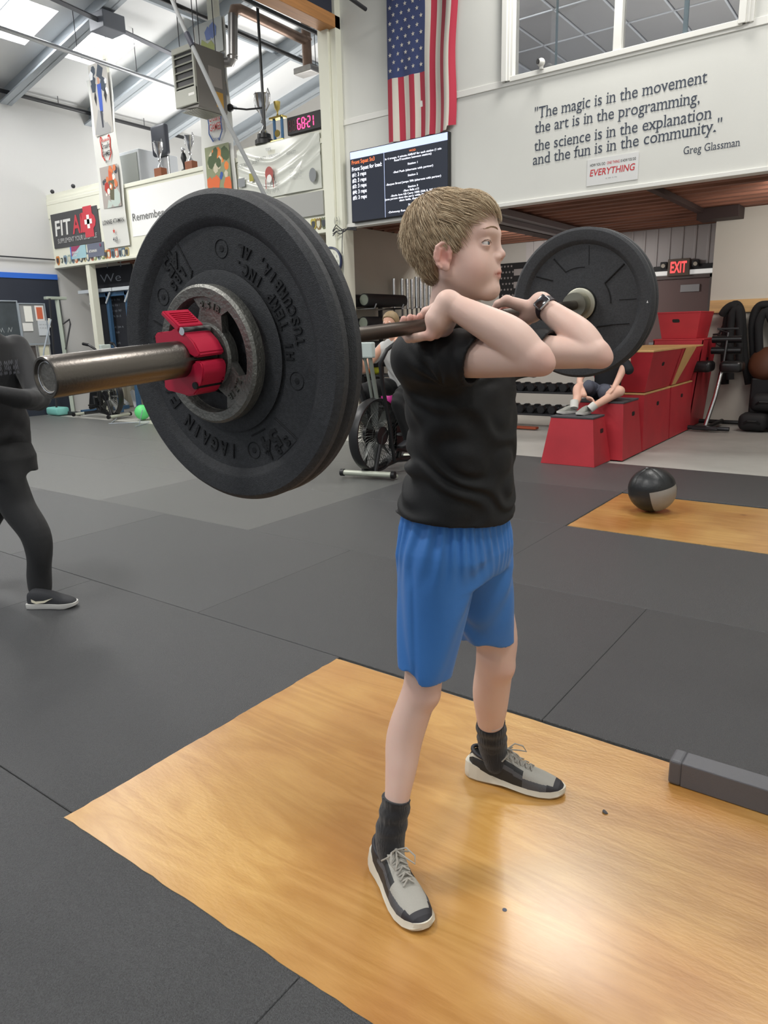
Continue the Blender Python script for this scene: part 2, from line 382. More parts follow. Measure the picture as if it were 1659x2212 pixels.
# galvanised door track / light channel under the deck
t = thing('ceiling_track', (-4.25, 7.7, 2.7), 'long galvanised track with white end bracket under the brown deck', 'track')
gal = mat('galvanised', '8f8d90', .45, metal=.6)
mb = MB(); mb.box((-4.36, 7.68, 2.66), (-4.24, 11.2, 2.74), bev=.006).box((-4.44, 7.72, 2.60), (-4.34, 11.2, 2.66), bev=.006); mb.build('channel', gal, t)
mb = MB(); mb.box((-4.50, 7.585, 2.55), (-4.32, 7.68, 2.64), bev=.008).cyl((-4.47, 7.6, 2.53), (-4.47, 7.66, 2.53), .018).cyl((-4.38, 7.6, 2.53), (-4.38, 7.66, 2.53), .018); mb.build('bracket', trimw, t)
# ---------------- back wall, side walls, rope wall, partition
mb = MB(); mb.box((-12.9, 12.1, -.01), (-3.62, 12.25, 7.2)).box((-2.6, 12.1, -.01), (3, 12.25, 7.2)).box((-3.62, 12.1, 2.05), (-2.6, 12.25, 7.2))
mb.build('wall_back', greyw, **ST)
mb = MB(); mb.box((-5.7, 12.09, 2.2), (-2.62, 12.099, 2.76))
for i in range(16): mb.box((-5.6+.19*i, 12.075, 2.2), (-5.56+.19*i, 12.095, 2.76), bev=.008)
mb.build('trim_4', mat('corrugated_white', 'c2bfc0', .5, metal=.1), **ST)
mb = MB(); mb.box((-2.35, 10.75, -.01), (3, 12.09, 2.76)); mb.build('wall_rope', mat('rope_wall_paint', 'c2beb4', .8, var=.05, vscale=.8, bump=.08, bscale=80), **ST)
MB().box((-13.05, -6, -.01), (-12.9, 12.2, 6.2)).build('wall_left', mat('left_wall_paint', 'c4c4c2', .8, bump=.15, bscale=60, var=.03, vscale=.6), **ST)
MB().box((-6.68, 7.66, -.01), (-6.58, 12.1, 2.76)).build('wall_partition', mat('block_wall', 'bfbcb0', .85, bump=.3, bscale=25, var=.05, vscale=1), **ST)
mb = MB()
for zz in (.62, 1.22, 1.83): mb.box((-6.5815, 7.9, zz), (-6.578, 12.05, zz+.012))
mb.build('trim_5', mat('mortar', 'a09c92', .9), **ST)
MB().box((3, -6, -.01), (3.15, 12.2, 7.4)).build('wall_right', white, **ST)
# blue stripe and navy wainscot on the left wall
MB().box((-12.905, 1.5, .0), (-12.87, 7.59, 2.40)).build('trim_6', mat('navy_wainscot', '272c38', .6, var=.1, vscale=2), **ST)
MB().box((-12.905, 1.5, 2.40), (-12.86, 7.59, 2.49)).build('trim_7', mat('blue_stripe', '2f67c8', .5), **ST)
mb = MB(); mb.tube([(-12.86, 1.5, 2.75), (-12.86, 5, 2.752), (-12.86, 7.58, 2.745)], .012, 8); mb.build('conduit', dark, **T('thin dark conduit along the left wall above the blue stripe', 'pipe'))
# door_1 with closer panel in the back wall, exit sign, strip light
d = bpy.data.objects.new('door_1', None); COL.objects.link(d); d.location = (-3.1, 12.1, 0); d['kind'] = 'structure'
dm = mat('brown_door', '7a6462', .5)
MB().box((-3.60, 12.08, -.005), (-2.66, 12.14, 2.0), bev=.006).build('door_leaf', dm, d)
mb = MB(); mb.box((-3.66, 12.03, 0), (-3.60, 12.15, 2.05)).box((-2.66, 12.03, 0), (-2.60, 12.15, 2.05)).box((-3.66, 12.03, 2.0), (-2.6, 12.15, 2.05)); mb.build('door_frame', mat('door_frame_paint', '6e6462', .5), d)
MB().box((-3.08, 12.055, 1.80), (-2.80, 12.082, 1.91), bev=.004).build('closer_plate', mat('closer', 'a9a7a8', .4, metal=.5), d)
MB().box((-3.5, 12.02, .98), (-2.76, 12.05, 1.05), bev=.01).build('push_bar', gal, d)
t = thing('exit_sign', (-3.1, 12.0, 2.17), 'red lettered EXIT sign with two emergency lamp heads above the brown door', 'sign')
MB().box((-3.27, 11.97, 2.04), (-2.95, 12.03, 2.29), bev=.006).build('housing', mat('exit_housing', '6f6257', .5), t)
TX().put('EXIT', (-3.225, 11.966, 2.09), X3, Z3, .235, .155, bold=.02).build('exit_lettering', mat('exit_red', 'ff4848', .5, emit=1.6), t)
for sx in (-3.34, -2.87):
    mb = MB(); mb.mi = 0; mb.box((sx-.05, 11.99, 2.16), (sx+.05, 12.06, 2.26), bev=.012); mb.mi = 1; mb.cyl((sx, 11.99, 2.205), (sx, 11.975, 2.2), .03); mb.build('lamp_head', [dark, mat('lens', 'd8d4c8', .2)], t)
t = thing('strip_light', (-3.0, 12.0, 2.1), 'white strip light fitting behind the EXIT sign above the door', 'light')
MB().box((-3.5, 12.035, 2.06), (-2.62, 12.075, 2.125), bev=.008).build('diffuser', mat('strip_diffuser', 'f2f2ee', .4, emit=.35), t)
MB().box((-3.5, 12.035, 2.125), (-2.62, 12.09, 2.2), bev=.006).build('housing', dark, t)
# ---------------- roof
def zr(x): return 5.45+.21*(x+12.9)
RN = Vector((-.21, 0, 1)).normalized(); RP = Vector((-12.9, 0, 5.45))
def atr(u, v, dz=0): return atp(u, v, RP+Vector((0, 0, dz)), RN)
SK = [((-11.62, -10.62), (5.6, 6.82)), ((-11.62, -10.62), (7.33, 8.22))]
mb = MB(); xs = [-13.05, -11.62, -10.62, 3.15]; ys = [1.2, 5.6, 6.82, 7.33, 8.22, 12.25]
for i in range(3):
    for j in range(5):
        if i == 1 and j in (1, 3): continue
        a, b, c, e = xs[i], xs[i+1], ys[j], ys[j+1]
        P = [(a, c, zr(a)), (b, c, zr(b)), (b, e, zr(b)), (a, e, zr(a))]
        mb.prism(P, (0, 0, .12))
mb.build('ceiling_roof', roofm, **ST)
skm = mat('skylight_panel', 'ffffff', .5, emit=14)
for k, (xx, yy) in enumerate(SK):
    o = bpy.data.objects.new('window_%d' % (k+2), None); COL.objects.link(o); o.location = (xx[0], yy[0], zr(xx[0])); o['kind'] = 'structure'
    P = [(x, y, zr(x)+.1) for x, y in ((xx[0], yy[0]), (xx[1], yy[0]), (xx[1], yy[1]), (xx[0], yy[1]))]
    mb = MB(); mb.prism(P, (0, 0, .02)); mb.build('skylight_lens', skm, o)
    mb = MB(); ym = (yy[0]+yy[1])/2
    mb.tube([(xx[0], ym, zr(xx[0])+.06), (xx[1], ym, zr(xx[1])+.06)], .012, 6); mb.build('glazing_bar', steelw, o)
beamm = mat('roof_beam', 'a3aab0', .5, metal=.15)
for yb, dp in ((5.2, .3), (7.08, .26), (8.62, .3), (10.2, .3), (11.6, .3)):
    mb = MB(); P = []
    for (ya, z0, z1) in ((yb-.09, -dp, -dp+.03), (yb+.02, -dp, 0)):
        w_ = .20 if z1 == -dp+.03 else .02
        Q = [(x, ya, zr(x)+z0) for x in (-12.9, 3)]; R = [(x, ya, zr(x)+z1) for x in (3, -12.9)]
        mb.prism(Q+R, (0, w_, 0))
    mb.build('roof_beam', beamm, **ST)
for xb in (-9.6, -7.4):
    MB().box((xb, 1.2, zr(xb)-.12), (xb+.06, 12.1, zr(xb)-.02)).build('roof_beam', beamm, **ST)
# navy fascia with timber edge running to the column
mb = MB(); mb.box((-6.25, 1.5, 4.98), (-6.1, 7.6, 6.9)); mb.build('wall_fascia', mat('navy_fascia', '2e3342', .7), **ST)
MB().box((-6.27, 1.5, 4.84), (-6.06, 7.6, 4.98), bev=.006).build('trim_8', mat('fascia_timber', 'b9824c', .6, var=.15, vscale=4, aniso=(8, .5, 8)), **ST)
# ---------------- pipes
def pipe(name, pts, r, m, label, cat='pipe', hang=()):
    t = thing(name, pts[0], label, cat)
    mb = MB(); mb.tube(pts, r, 10); mb.build('pipe_run', m, t, smooth=60)
    for p in hang: 
        mb = MB(); mb.tube([p, (p[0], p[1], zr(p[0]))], .006, 6); mb.build('hanger', dark, t)
    return t
pm = mat('pale_pipe', 'b9bcc0', .35, metal=.5)
p0, p1 = atx(0, 60, -10.42), atx(372, 187, -10.42)
p2 = p0.lerp(p1, 1.5); pipe('conduit_pipe', [p0.lerp(p1, -.6), p0, p1, p2], .032, pm, 'long pale pipe crossing under the skylights to the heater', hang=[p0.lerp(p1, .4), p0.lerp(p1, .76)])
p0, p1 = atx(0, 195, -12.75), atx(400, 298, -12.75); pipe('sprinkler_pipe', [p0.lerp(p1, -.5), p1], .032, dark, 'dark sprinkler pipe along the top of the left wall', hang=[p0.lerp(p1, .27), p0.lerp(p1, .74)])
p0, p1 = atx(360, 2, -8.6), atx(704, 154, -8.6); pipe('sprinkler_pipe', [p0.lerp(p1, -.4), p1.lerp(p0, -.1)], .03, black, 'black sprinkler pipe passing behind the silver flue', hang=[p0.lerp(p1, .92)])
p0, p1 = atx(532, 0, -7.2), atx(702, 80, -7.2); pipe('sprinkler_pipe', [p0.lerp(p1, -.6), p1.lerp(p0, -.3)], .028, black, 'black sprinkler pipe above the flue beside the timber edge')
a = atx(556, 11, -7.25); b_ = aty(569, 233, a.y); t = thing('drop_pipe', a, 'black vertical drop pipe with a sprinkler arm behind the trophies', 'pipe')
mb = MB(); mb.tube([a, b_, b_+Vector((0, 0, -.25))], .018, 8); mb.build('drop', black, t)
c = aty(497, 233, a.y); mb = MB(); mb.tube([b_, b_.lerp(c, .5)+Vector((0, 0, -.02)), c], .012, 8); mb.sphere(c, .05, 12); mb.build('arm', black, t)
p0, p1 = atx(120, 0, -9.9), atx(232, 52, -9.9); t = thing('roof_brace', p0, 'dark roof purlin clip and brace at the skylight corner', 'bracket')
mb = MB(); mb.tube([p0.lerp(p1, -.5), p1, p1.lerp(p0, -1.6)], .035, 4); mb.build('brace', mat('purlin_grey', '6e7076', .5, metal=.4), t)
MB().box(p1-Vector((.2, .16, .1)), p1+Vector((.14, .2, .12)), bev=.01).build('clip', mat('clip_grey', '7b7f88', .5), t)
p0 = atx(745, -12, -5.4); p1 = atx(790, 20, -5.4); t = pipe('sprinkler_pipe', [p0.lerp(p1, -2), p1], .022, dark, 'short dark pipe end above the big flag')
# ---------------- unit heater with flue
hx0, hx1, hy, hz0, hz1 = -8.17, -7.76, 6.8, 4.2, 4.88
t = thing('unit_heater', (-7.96, 7.0, 4.2), 'grey louvred gas heater hanging from thin rods under the roof', 'heater')
hb = mat('heater_beige', 'a9aa9f', .5); hs = mat('heater_side', '77746f', .5)
mb = MB(); prof = [(hx0, 6.8, hz0+.02), (hx0+.03, 6.8, hz0), (hx1-.02, 6.8, hz0-.04), (hx1, 6.8, hz0-.02), (hx1, 6.8, hz1), (hx0, 6.8, hz1)]
mb.prism(prof, (0, .48, 0)); mb.build('cabinet', hs, t)
mb = MB(); mb.box((hx0+.0, 6.765, hz0+.0), (hx1, 6.80, hz0+.2), bev=.01).box((hx0, 6.765, hz1-.07), (hx1, 6.8, hz1), bev=.008).box((hx0, 6.77, hz0), (hx0+.03, 6.8, hz1)).box((hx1-.03, 6.77, hz0), (hx1, 6.8, hz1))
mb.build('front_frame', hb, t)
for k in range(5):
    z = hz0+.235+.085*k; M_ = Matrix.Translation((0, 6.79, z)) @ Matrix.Rotation(.7, 4, 'X') @ Matrix.Translation((0, -6.79, -z))
    MB().box((hx0+.03, 6.765, z-.004), (hx1-.03, 6.83, z+.006), M=M_).build('louvre', hb, t)
MB().box((hx0+.03, 6.79, hz0+.2), (hx1-.03, 6.805, hz1-.05)).build('burner_recess', black, t)
mb = MB()
for i in range(9): mb.box((hx0+.05+.035*i, 6.82, hz0-.045+(-.004)*i*0), (hx0+.065+.035*i, 7.24, hz0-.038))
mb.build('bottom_vents', hb, t)
MB().box((hx1, 7.0, hz0+.25), (hx1+.002, 7.22, hz0+.48)).build('data_label', mat('label_grey', '9b958f', .5), t)
MB().box((hx1, 7.1, hz0+.02), (hx1+.002, 7.22, hz0+.2)).build('warning_label', mat('label_amber', 'c79a45', .5), t)
MB().box((hx1-.14, 6.763, hz0+.10), (hx1-.03, 6.765, hz0+.13)).build('name_plate', trimw, t)
mb = MB()
for x, y in ((hx0+.06, 6.86), (hx1-.06, 6.86), (hx0+.06, 7.2), (hx1-.06, 7.2)): mb.tube([(x, y, hz1), (x, y, zr(x)-.02)], .006, 6)
mb.build('hanging_rods', dark, t)
flue = mat('galvanised_flue', '9c9a98', .35, metal=.8, var=.15, vscale=8); fluer = mat('flue_tarnish', '8d7668', .45, metal=.6, var=.2, vscale=6)
t = thing('flue_duct', (-7.6, 7.35, 4.6), 'galvanised round flue duct rising from the heater and running back', 'duct')
e1_ = aty(503, 132, 7.35); e2_ = aty(503, 30, 7.35); e3_ = atx(662, 92, e2_.x); r_ = .062
mb = MB(); mb.tube([(-7.97, 7.28, e1_.z+.06), (-7.9, 7.33, e1_.z+.03), e1_+Vector((-.04, 0, 0)), e1_+Vector((0, 0, .06))], r_, 16); mb.build('lower_elbow', flue, t, smooth=50)
mb = MB(); mb.tube([e1_+Vector((0, 0, .02)), e2_], r_, 16); mb.lathe([(r_, 0), (r_+.012, .01), (r_, .02)], e1_+Vector((0, 0, .05)), Z3, 16); mb.build('riser', flue, t, smooth=50)
mb = MB(); mb.tube([e2_+Vector((0, 0, -.03)), e2_+Vector((0, .03, .06)), e2_+Vector((0, .12, .09)), e3_+Vector((0, 0, .02))], r_, 16); mb.build('horizontal_run', fluer, t, smooth=50)
mb = MB(); mb.tube([e3_+Vector((0, 0, .3)), e3_+Vector((0, 0, -.35))], r_+.006, 16); mb.lathe([(r_+.006, 0), (r_+.02, .02), (r_+.006, .04)], e3_+Vector((0, 0, .02)), Z3, 16); mb.build('tee', fluer, t, smooth=50)
e4 = e3_+Vector((0, 0, -.35)); mb = MB(); mb.box(e4-Vector((.18, .12, .06)), e4+Vector((.16, .1, .03)), bev=.02); mb.tube([e4, atx(705, 150, e4.x)], .05, 12); mb.build('damper_box', flue, t)
# hanging rope from the roof
pts = [aty(u, v, 5.2) for u, v in ((352, -60), (372, 0), (392, 48), (412, 92), (440, 152), (500, 282), (566, 410), (640, 560))]
t = thing('hanging_rope', pts[0], 'grey rope hanging slack from the roof down behind the near plate', 'rope')
mb = MB(); mb.tube(pts, .02, 8); mb.build('rope_strand', mat('grey_rope', '8d8f8f', .8, bump=.5, bscale=200), t, smooth=60)
mb = MB(); mb.tube([aty(403, 72, 5.2), aty(416, 100, 5.2)], .027, 8); mb.build('splice', mat('splice_dark', '30323f', .7), t)
# ------------------------------------------------------------------ things on the facade
YW = YF-.004
def F(u, v, y=None): return aty(u, v, y or YW)
# quote lettering: each line between its pixel ends
def facetext(tx, s, u0, v0, u1, v1, cap, mi=0, y=None, bold=0, shear=0):
    a, b = F(u0, v0, y), F(u1, v1, y); ux = (b-a).normalized(); uz = Vector((0, -1, 0)).cross(ux); uz = uz if uz.z > 0 else -uz
    tx.put(s, a, ux, uz, (b-a).length, cap, mi, bold, shear=shear)
# a roman alphabet drawn with thick and thin strokes and bracketed serifs
SER = {}
def serif_text(tx, s, u0, v0, u1, v1, cap):
    a, b = F(u0, v0), F(u1, v1); ux = (b-a).normalized(); uz = Z3
    arr, fs = textmesh(s, (b-a).length, cap, 0)
    k = len(tx.v)
    for p in arr: tx.v.append(tuple(a+ux*p[0]+uz*p[1]))
    for f in fs: tx.f.append(tuple(k+i for i in f)); tx.mi.append(0)
    # serifs: small bars at the feet and heads of the upright stems
    n = len(arr); h_ = cap
    done = set()
    for f in fs:
        for i in range(len(f)):
            p, q = arr[f[i]], arr[f[(i+1) % len(f)]]
            L_ = abs(p[0]-q[0])
            if abs(p[1]-q[1]) < .001*h_ and .06*h_ < L_ < .26*h_:
                y = p[1]
                for yy, up in ((0, 1), (h_, -1), (.658*h_, -1), (-.337*h_, 1)):
                    if abs(y-yy) < .004*h_:
                        key = (round((p[0]+q[0])/2, 3), round(yy, 3))
                        if key in done: continue
                        done.add(key); x0, x1 = min(p[0], q[0])-.10*h_, max(p[0], q[0])+.10*h_
                        if up < 0: x1 = max(p[0], q[0])+.0
                        t_ = .065*h_*up
                        P = [(x0, y), (x1, y), (x1-(.03*h_ if up > 0 else 0), y+t_), (x0+.03*h_, y+t_)]
                        if up < 0: P = P[::-1]
                        tx.poly([a+ux*px+uz*py-Y3*.0005 for px, py in P])
t = thing('wall_quote', (-2.6, YF, 3.1), 'dark serif wall lettering of a four line quotation below the upstairs window', 'lettering')
for q_ in (('"The magic is in the movement', 1155, 257, 1527, 178, .105), ('the art is in the programming,', 1155, 288, 1511, 222, .105), ('the science is in the explanation', 1154, 327, 1535, 256, .105), ('and the fun is in the community."', 1151, 357, 1558, 282, .105), ('Greg Glassman', 1476, 334, 1597, 315, .066)):
    tx = TX(); serif_text(tx, *q_); tx.build('lettering_line', mat('navy_letter', '3b4352', .5), t)
# motivational poster below the quote
P = [F(1268, 346), F(1380, 328), F(1377, 389), F(1267, 403)]
x0, x1, z0, z1 = F(1267, 403).x, F(1379, 360).x, F(1267, 403).z, F(1268, 346).z
t = thing('poster', (x0, YF, z0), 'small white poster with red EVERYTHING lettering under the quotation', 'poster')
MB().box((x0, YF-.008, z0), (x1, YF-.002, z1)).build('sheet', mat('poster_sheet', 'dfdfdd', .5), t)
tx = TX(); yy = YF-.0095; W_ = x1-x0; Hh = z1-z0
a = Vector((x0+.06*W_, yy, z0+.72*Hh))
tx.put('HOW YOU DO', a, X3, Z3, .30*W_, .10*Hh, 0, .01); tx.put('ONE THING', a+X3*.335*W_, X3, Z3, .245*W_, .10*Hh, 1, .01); tx.put('IS HOW YOU DO', a+X3*.60*W_, X3, Z3, .29*W_, .10*Hh, 0, .01)
tx.put('EVERYTHING', Vector((x0+.06*W_, yy, z0+.36*Hh)), X3, Z3, .88*W_, .24*Hh, 1, .012, shear=.15)
scribble(tx, Vector((x0+.38*W_, yy, z0+.18*Hh)), X3, Z3, .24*W_, .05*Hh, 0, 1)
tx.build('poster_print', [blkp, redp], t)
# flag with a canton of stars, hung with the stripes downward
fx0, fx1 = F(843, 200).x, F(997, 200).x-.02; fzb = F(843, 311).z; FL = 1.62; nz, nx = 60, 80
t = thing('flag', (fx0, YF, fzb), 'large red white and blue star-spangled flag hanging vertically above the screen', 'flag')
fw, fr, fb_ = mat('flag_white', 'd6d0c4', .8, sheen=.3), mat('flag_red', 'b32b42', .8, sheen=.3), mat('flag_blue', '33406e', .8, sheen=.3)
def flagp(s, d):   # s across 0..1, d down 0..1
    x = fx0+(fx1-fx0)*s*(1-.05*d*s)+.012*math.sin(9*d)*s
    y = YF-.035-.018*math.sin(7*s+2*d)-.02*math.sin(16*s)*s-.02*d*math.sin(23*s)
    z = fzb+FL-(FL)*d-.05*math.sin(3*s)*d*0+(0.05*s*s*d if s > .9 else 0)
    return Vector((x, y, z))
def flagpiece(name, m, s0, s1, d0, d1, par):
    n1, n2 = max(3, int((s1-s0)*nx)), max(6, int((d1-d0)*nz)); vs = []; fs = []
    for i in range(n2+1):
        for j in range(n1+1): vs.append(tuple(flagp(s0+(s1-s0)*j/n1, d0+(d1-d0)*i/n2)))
    for i in range(n2):
        for j in range(n1): q = i*(n1+1)+j; fs.append((q, q+1, q+n1+2, q+n1+1))
    me = bpy.data.meshes.new(name); me.from_pydata(vs, [], fs); me.materials.append(m); me.shade_smooth(); return link(name, me, par)
cs = 7/13; cd_ = .40+.19
for i in range(13):
    d0 = cd_ if i < 7 else 0
    flagpiece('stripe', fr if i % 2 == 0 else fw, i/13, (i+1)/13, d0, 1, t)
can = flagpiece('canton', fb_, 0, cs, 0, cd_, t)
vs = []; fs = []
for r in range(11):
    for c in range(9 if True else 0):
        if (r+c) % 2: continue
        s = cs*(c+1)/10; d = cd_*(r+1)/12
        cc = flagp(s, d)-Y3*.004; k = len(vs)
        for q in range(10):
            an = math.pi/2+q*math.pi/5; rr = .026 if q % 2 == 0 else .0105
            vs.append((cc.x+rr*math.cos(an), cc.y, cc.z+rr*math.sin(an)))
        vs.append((cc.x, cc.y, cc.z)); fs += [(k+10, k+q, k+(q+1) % 10) for q in range(10)]
me = bpy.data.meshes.new('stars'); me.from_pydata(vs, [], fs); me.materials.append(fw); st = link('stars', me, can)
# wall screen with the workout
sx0, sx1, sz0, sz1 = -5.93, -4.52, 2.66, 3.475
t = thing('wall_screen', (-5.2, YF, 2.66), 'large flat wall screen showing the workout text beside the column', 'screen')
MB().box((sx0, YF-.07, sz0), (sx1, YF-.01, sz1), bev=.006).build('bezel', black, t)
sb = mat('screen_black', '2c2f38', .15, emit=.5); sg = mat('screen_text', 'f0f2ff', .4, emit=.9); so = mat('screen_orange', 'e0703a', .4, emit=.8); sl = mat('screen_bar', 'b9c6e8', .4, emit=.8)
tx = TX(); ys_ = YF-.072
def sp(a, b): return Vector((sx0+.01+(sx1-sx0-.02)*a, ys_, sz1-.01-(sz1-sz0-.02)*b))
tx.poly([sp(0, 1), sp(1, 1), sp(1, 0), sp(0, 0)], 0); ys_ -= .0015
tx.poly([sp(0, .10), sp(1, .10), sp(1, 0), sp(0, 0)], 3); tx.poly([sp(.365, 1), sp(.369, 1), sp(.369, .10), sp(.365, .10)], 3)
L_ = [('Front Squat 5x3', .015, .175, .25, 2), ('Front Squat for load:', .015, .27, .325, 1)]+[('#%d: 3 reps' % k, .015, .27+.082*k, .155, 1) for k in range(1, 6)]
for s_, a_, b_, w_, c_ in L_: tx.put(s_, sp(a_, b_), X3, Z3, w_*1.4, .042, c_, .02)
R_ = [('WOD', .66, .155, .065, 2), ('In 4 groups, 4 minute AMRAP for each station (1 min', .66, .205, .56, 1), ('Rest/Transition between stations)', .66, .245, .37, 1), ('Station 1', .66, .325, .10, 1), ('-Sled Push (alternate with partner)', .66, .405, .40, 1), ('Station 2', .66, .48, .10, 1), ('-Burpee Broad Jumps 50ft (alternate with partner)', .66, .56, .55, 1), ('Station 3', .66, .635, .10, 1), ('-Slam Balls x12', .64, .68, .16, 1), ('-Single Arm KB Carry 100ft (50ft R, 50ft L)', .66, .725, .46, 1), ('(one person does the carry while the other does the', .66, .765, .58, 1), ('slam balls, then switch)', .66, .805, .28, 1), ('Station 4', .66, .88, .10, 1), ('-Driveway Run (together...', .56, .95, .32, 1)]
for s_, a_, b_, w_, c_ in R_: tx.put(s_, sp(a_, b_), X3, Z3, w_*1.4, .021, c_, .02, align='C')
tx.build('display', [sb, sg, so, sl], t)
# clock on the column
t = thing('wall_clock', (-6.2, 7.45, 2.21), 'round wall clock with a dark blue rim on the cream column', 'clock')
cc = Vector((-6.21, 7.46, 2.21)); mb = MB(); mb.lathe([(0, -.01), (.17, -.01), (.185, -.03), (.185, -.055), (.165, -.062), (.155, -.045)], cc, Y3, 40); mb.build('rim', mat('clock_rim', '26304c', .3), t, smooth=40)
mb = MB(); mb.lathe([(0, -.046), (.156, -.046)], cc, Y3, 40); mb.build('dial', mat('clock_dial', 'dfe0d2', .5), t)
tx = TX()
for k in range(12):
    an = math.radians(90-30*(k+1)); tx.put(str(k+1), cc+Vector((.122*math.cos(an), -.048, .122*math.sin(an)-.012)), X3, Z3, 0, .026, align='C')
for an, r in ((math.radians(150), .07), (math.radians(-60), .10)):
    d_ = Vector((math.cos(an), 0, math.sin(an))); e_ = Vector((-d_.z, 0, d_.x))*.004; c_ = cc-Y3*.05; tx.poly([c_-e_, c_+d_*r-e_*.3, c_+d_*r+e_*.3, c_+e_])
tx.build('dial_print', blkp, t)
t = thing('cable_loops', (-6.3, 7.44, 2.72), 'loose grey cables looped round the column at deck height', 'cable')
mb = MB()
for k in range(4):
    pts = [F(u, v+random.uniform(-3, 3), 7.43) for u, v in ((719, 498+3*k), (726, 488+5*k), (735, 492+4*k), (744, 497), (752, 494), (770, 495-k))]; mb.tube(pts, .006, 6)
mb.tube([F(740, 500, 7.43), F(739, 520, 7.43), F(739, 548, 7.43)], .005, 6); mb.build('cable', dark, t)
TX().put('(A)', F(722, 482, 7.45), X3, Z3, .09, .07).build('column_sticker', mat('sticker_ink', '8a8c84', .6), **T('small round line-drawn sticker on the column above the clock', 'sticker'))
# digital timer
t = thing('digital_timer', (-6.6, 7.55, 3.84), 'black digital timer with pink-red digits on the parapet beside the column', 'timer')
MB().box((-6.97, 7.56, 3.83), (-6.40, 7.63, 4.04), bev=.008).build('housing', black, t)
SEG = {'0': 'abcdef', '1': 'bc', '2': 'abged', '6': 'afgedc', '8': 'abcdefg'}
def sevseg(ch, x, z, w_, h_, y, mbb):
    g = .012
    s = {'a': ((x, z+h_), (x+w_, z+h_)), 'g': ((x, z+h_/2), (x+w_, z+h_/2)), 'd': ((x, z), (x+w_, z)), 'f': ((x, z+h_/2), (x, z+h_)), 'e': ((x, z), (x, z+h_/2)), 'b': ((x+w_, z+h_/2), (x+w_, z+h_)), 'c': ((x+w_, z), (x+w_, z+h_/2))}
    for q in SEG[ch]:
        (a, b), (c, d) = s[q]; mbb.box((a-.007+(g if a != c else 0), y-.002, b-.007+(g if b != d else 0)), (c+.007-(g if a != c else 0), y, d+.007-(g if b != d else 0)))
lit, unl = mat('digit_on', 'ff3d7a', .4, emit=2.2), mat('digit_off', '4a1c1c', .4)
for ch, x in (('0', -6.94), ('0', -6.865)): m2 = MB(); sevseg('8', x, 3.875, .045, .12, 7.559, m2); m2.build('unlit_digit', unl, t)
for ch, x in (('6', -6.785), ('8', -6.71), ('2', -6.615), ('1', -6.56)): m1 = MB(); sevseg(ch, x, 3.875, .045, .12, 7.559, m1); m1.build('lit_digit', lit, t)
m1 = MB()
for z in (3.91, 3.96): m1.box((-6.645, 7.556, z), (-6.632, 7.559, z+.015))
m1.build('lit_colon', lit, t)
# long sponsor and athlete banners
def banner(x0, x1, z0, z1, label, rows_, y=7.55):
    t = thing('banner', ((x0+x1)/2, y, z0), label, 'banner')
    vs = []; fs = []; N = 30
    for i in range(N+1):
        for j in range(5):
            s = j/4; d = i/N; vs.append((x0+(x1-x0)*s, y+.012*math.sin(6*d+3*s)+.012*math.sin(14*d), z1+(z0-z1)*d))
    for i in range(N):
        for j in range(4): q = i*5+j; fs.append((q, q+1, q+6, q+5))
    me = bpy.data.meshes.new('banner_cloth'); me.from_pydata(vs, [], fs); me.materials.append(mat('banner_cloth', 'd8d8d2', .7)); me.shade_smooth(); link('banner_cloth', me, t)
    cols = {}; ms = []; tx = TX()
    def ci(c):
        if c not in cols: cols[c] = len(ms); ms.append(mat('print_'+c, c, .7))
        return cols[c]
    W_ = x1-x0
    for r in rows_:
        if r[0] == 'rect': _, a, b, c, d, col = r; tx.poly([(x0+a*W_, y-.026, z0+b), (x0+c*W_, y-.026, z0+b), (x0+c*W_, y-.026, z0+d), (x0+a*W_, y-.026, z0+d)], ci(col))
        if r[0] == 'poly': tx.poly([(x0+a*W_, y-.0265-.00008*(len(tx.f) % 60), z0+b) for a, b in r[1]], ci(r[2]))
        if r[0] == 'text': _, s, a, b, w_, h_, col = r; tx.put(s, (x0+a*W_, y-.03, z0+b), X3, Z3, w_*W_, h_, ci(col), .01)
        if r[0] == 'shield':
            _, cx, cz, sw, sh, c1 = r; mbp = [(-.5, .35), (-.42, .5), (-.3, .42), (.3, .42), (.42, .5), (.5, .35), (.42, 0), (.46, -.25), (.2, -.5), (-.2, -.5), (-.46, -.25), (-.42, 0)]
            for k in range(12):
                p, q = mbp[k], mbp[(k+1) % 12]
                if k in (2, 8): continue
                A_ = Vector((x0+(cx+p[0]*sw)*W_, y-.03, z0+cz+p[1]*sh)); B_ = Vector((x0+(cx+q[0]*sw)*W_, y-.03, z0+cz+q[1]*sh)); n_ = (B_-A_).normalized(); e_ = Vector((-n_.z, 0, n_.x))*.011
                tx.poly([A_-e_, B_-e_, B_+e_, A_+e_], ci(c1))
    tx.build('banner_print', ms, t); return t
R = random.Random(5)
def photo(b0, b1, base, blobs, a0=.18, a1=.92):
    out = [('rect', a0, b0, a1, b1, base)]
    for (c, n, lo, hi, s) in blobs:
        for _ in range(n):
            cx = R.uniform(a0+.08, a1-.08); cz = b0+(b1-b0)*R.uniform(lo, hi); k = R.randint(4, 7); sz = s*R.uniform(.6, 1.3)
            out.append(('poly', [(min(a1, max(a0, cx+sz*math.cos(6.283*q/k+.3))), min(b1, max(b0, cz+sz*.8*math.sin(6.283*q/k+.3)))) for q in range(k)], c))
    return out
b1 = photo(1.18, 2.20, 'b4b0a8', [('3a4450', 6, .6, .95, .13), ('d8d8d8', 4, .5, .9, .08), ('9a9a98', 5, 0, .3, .16)])
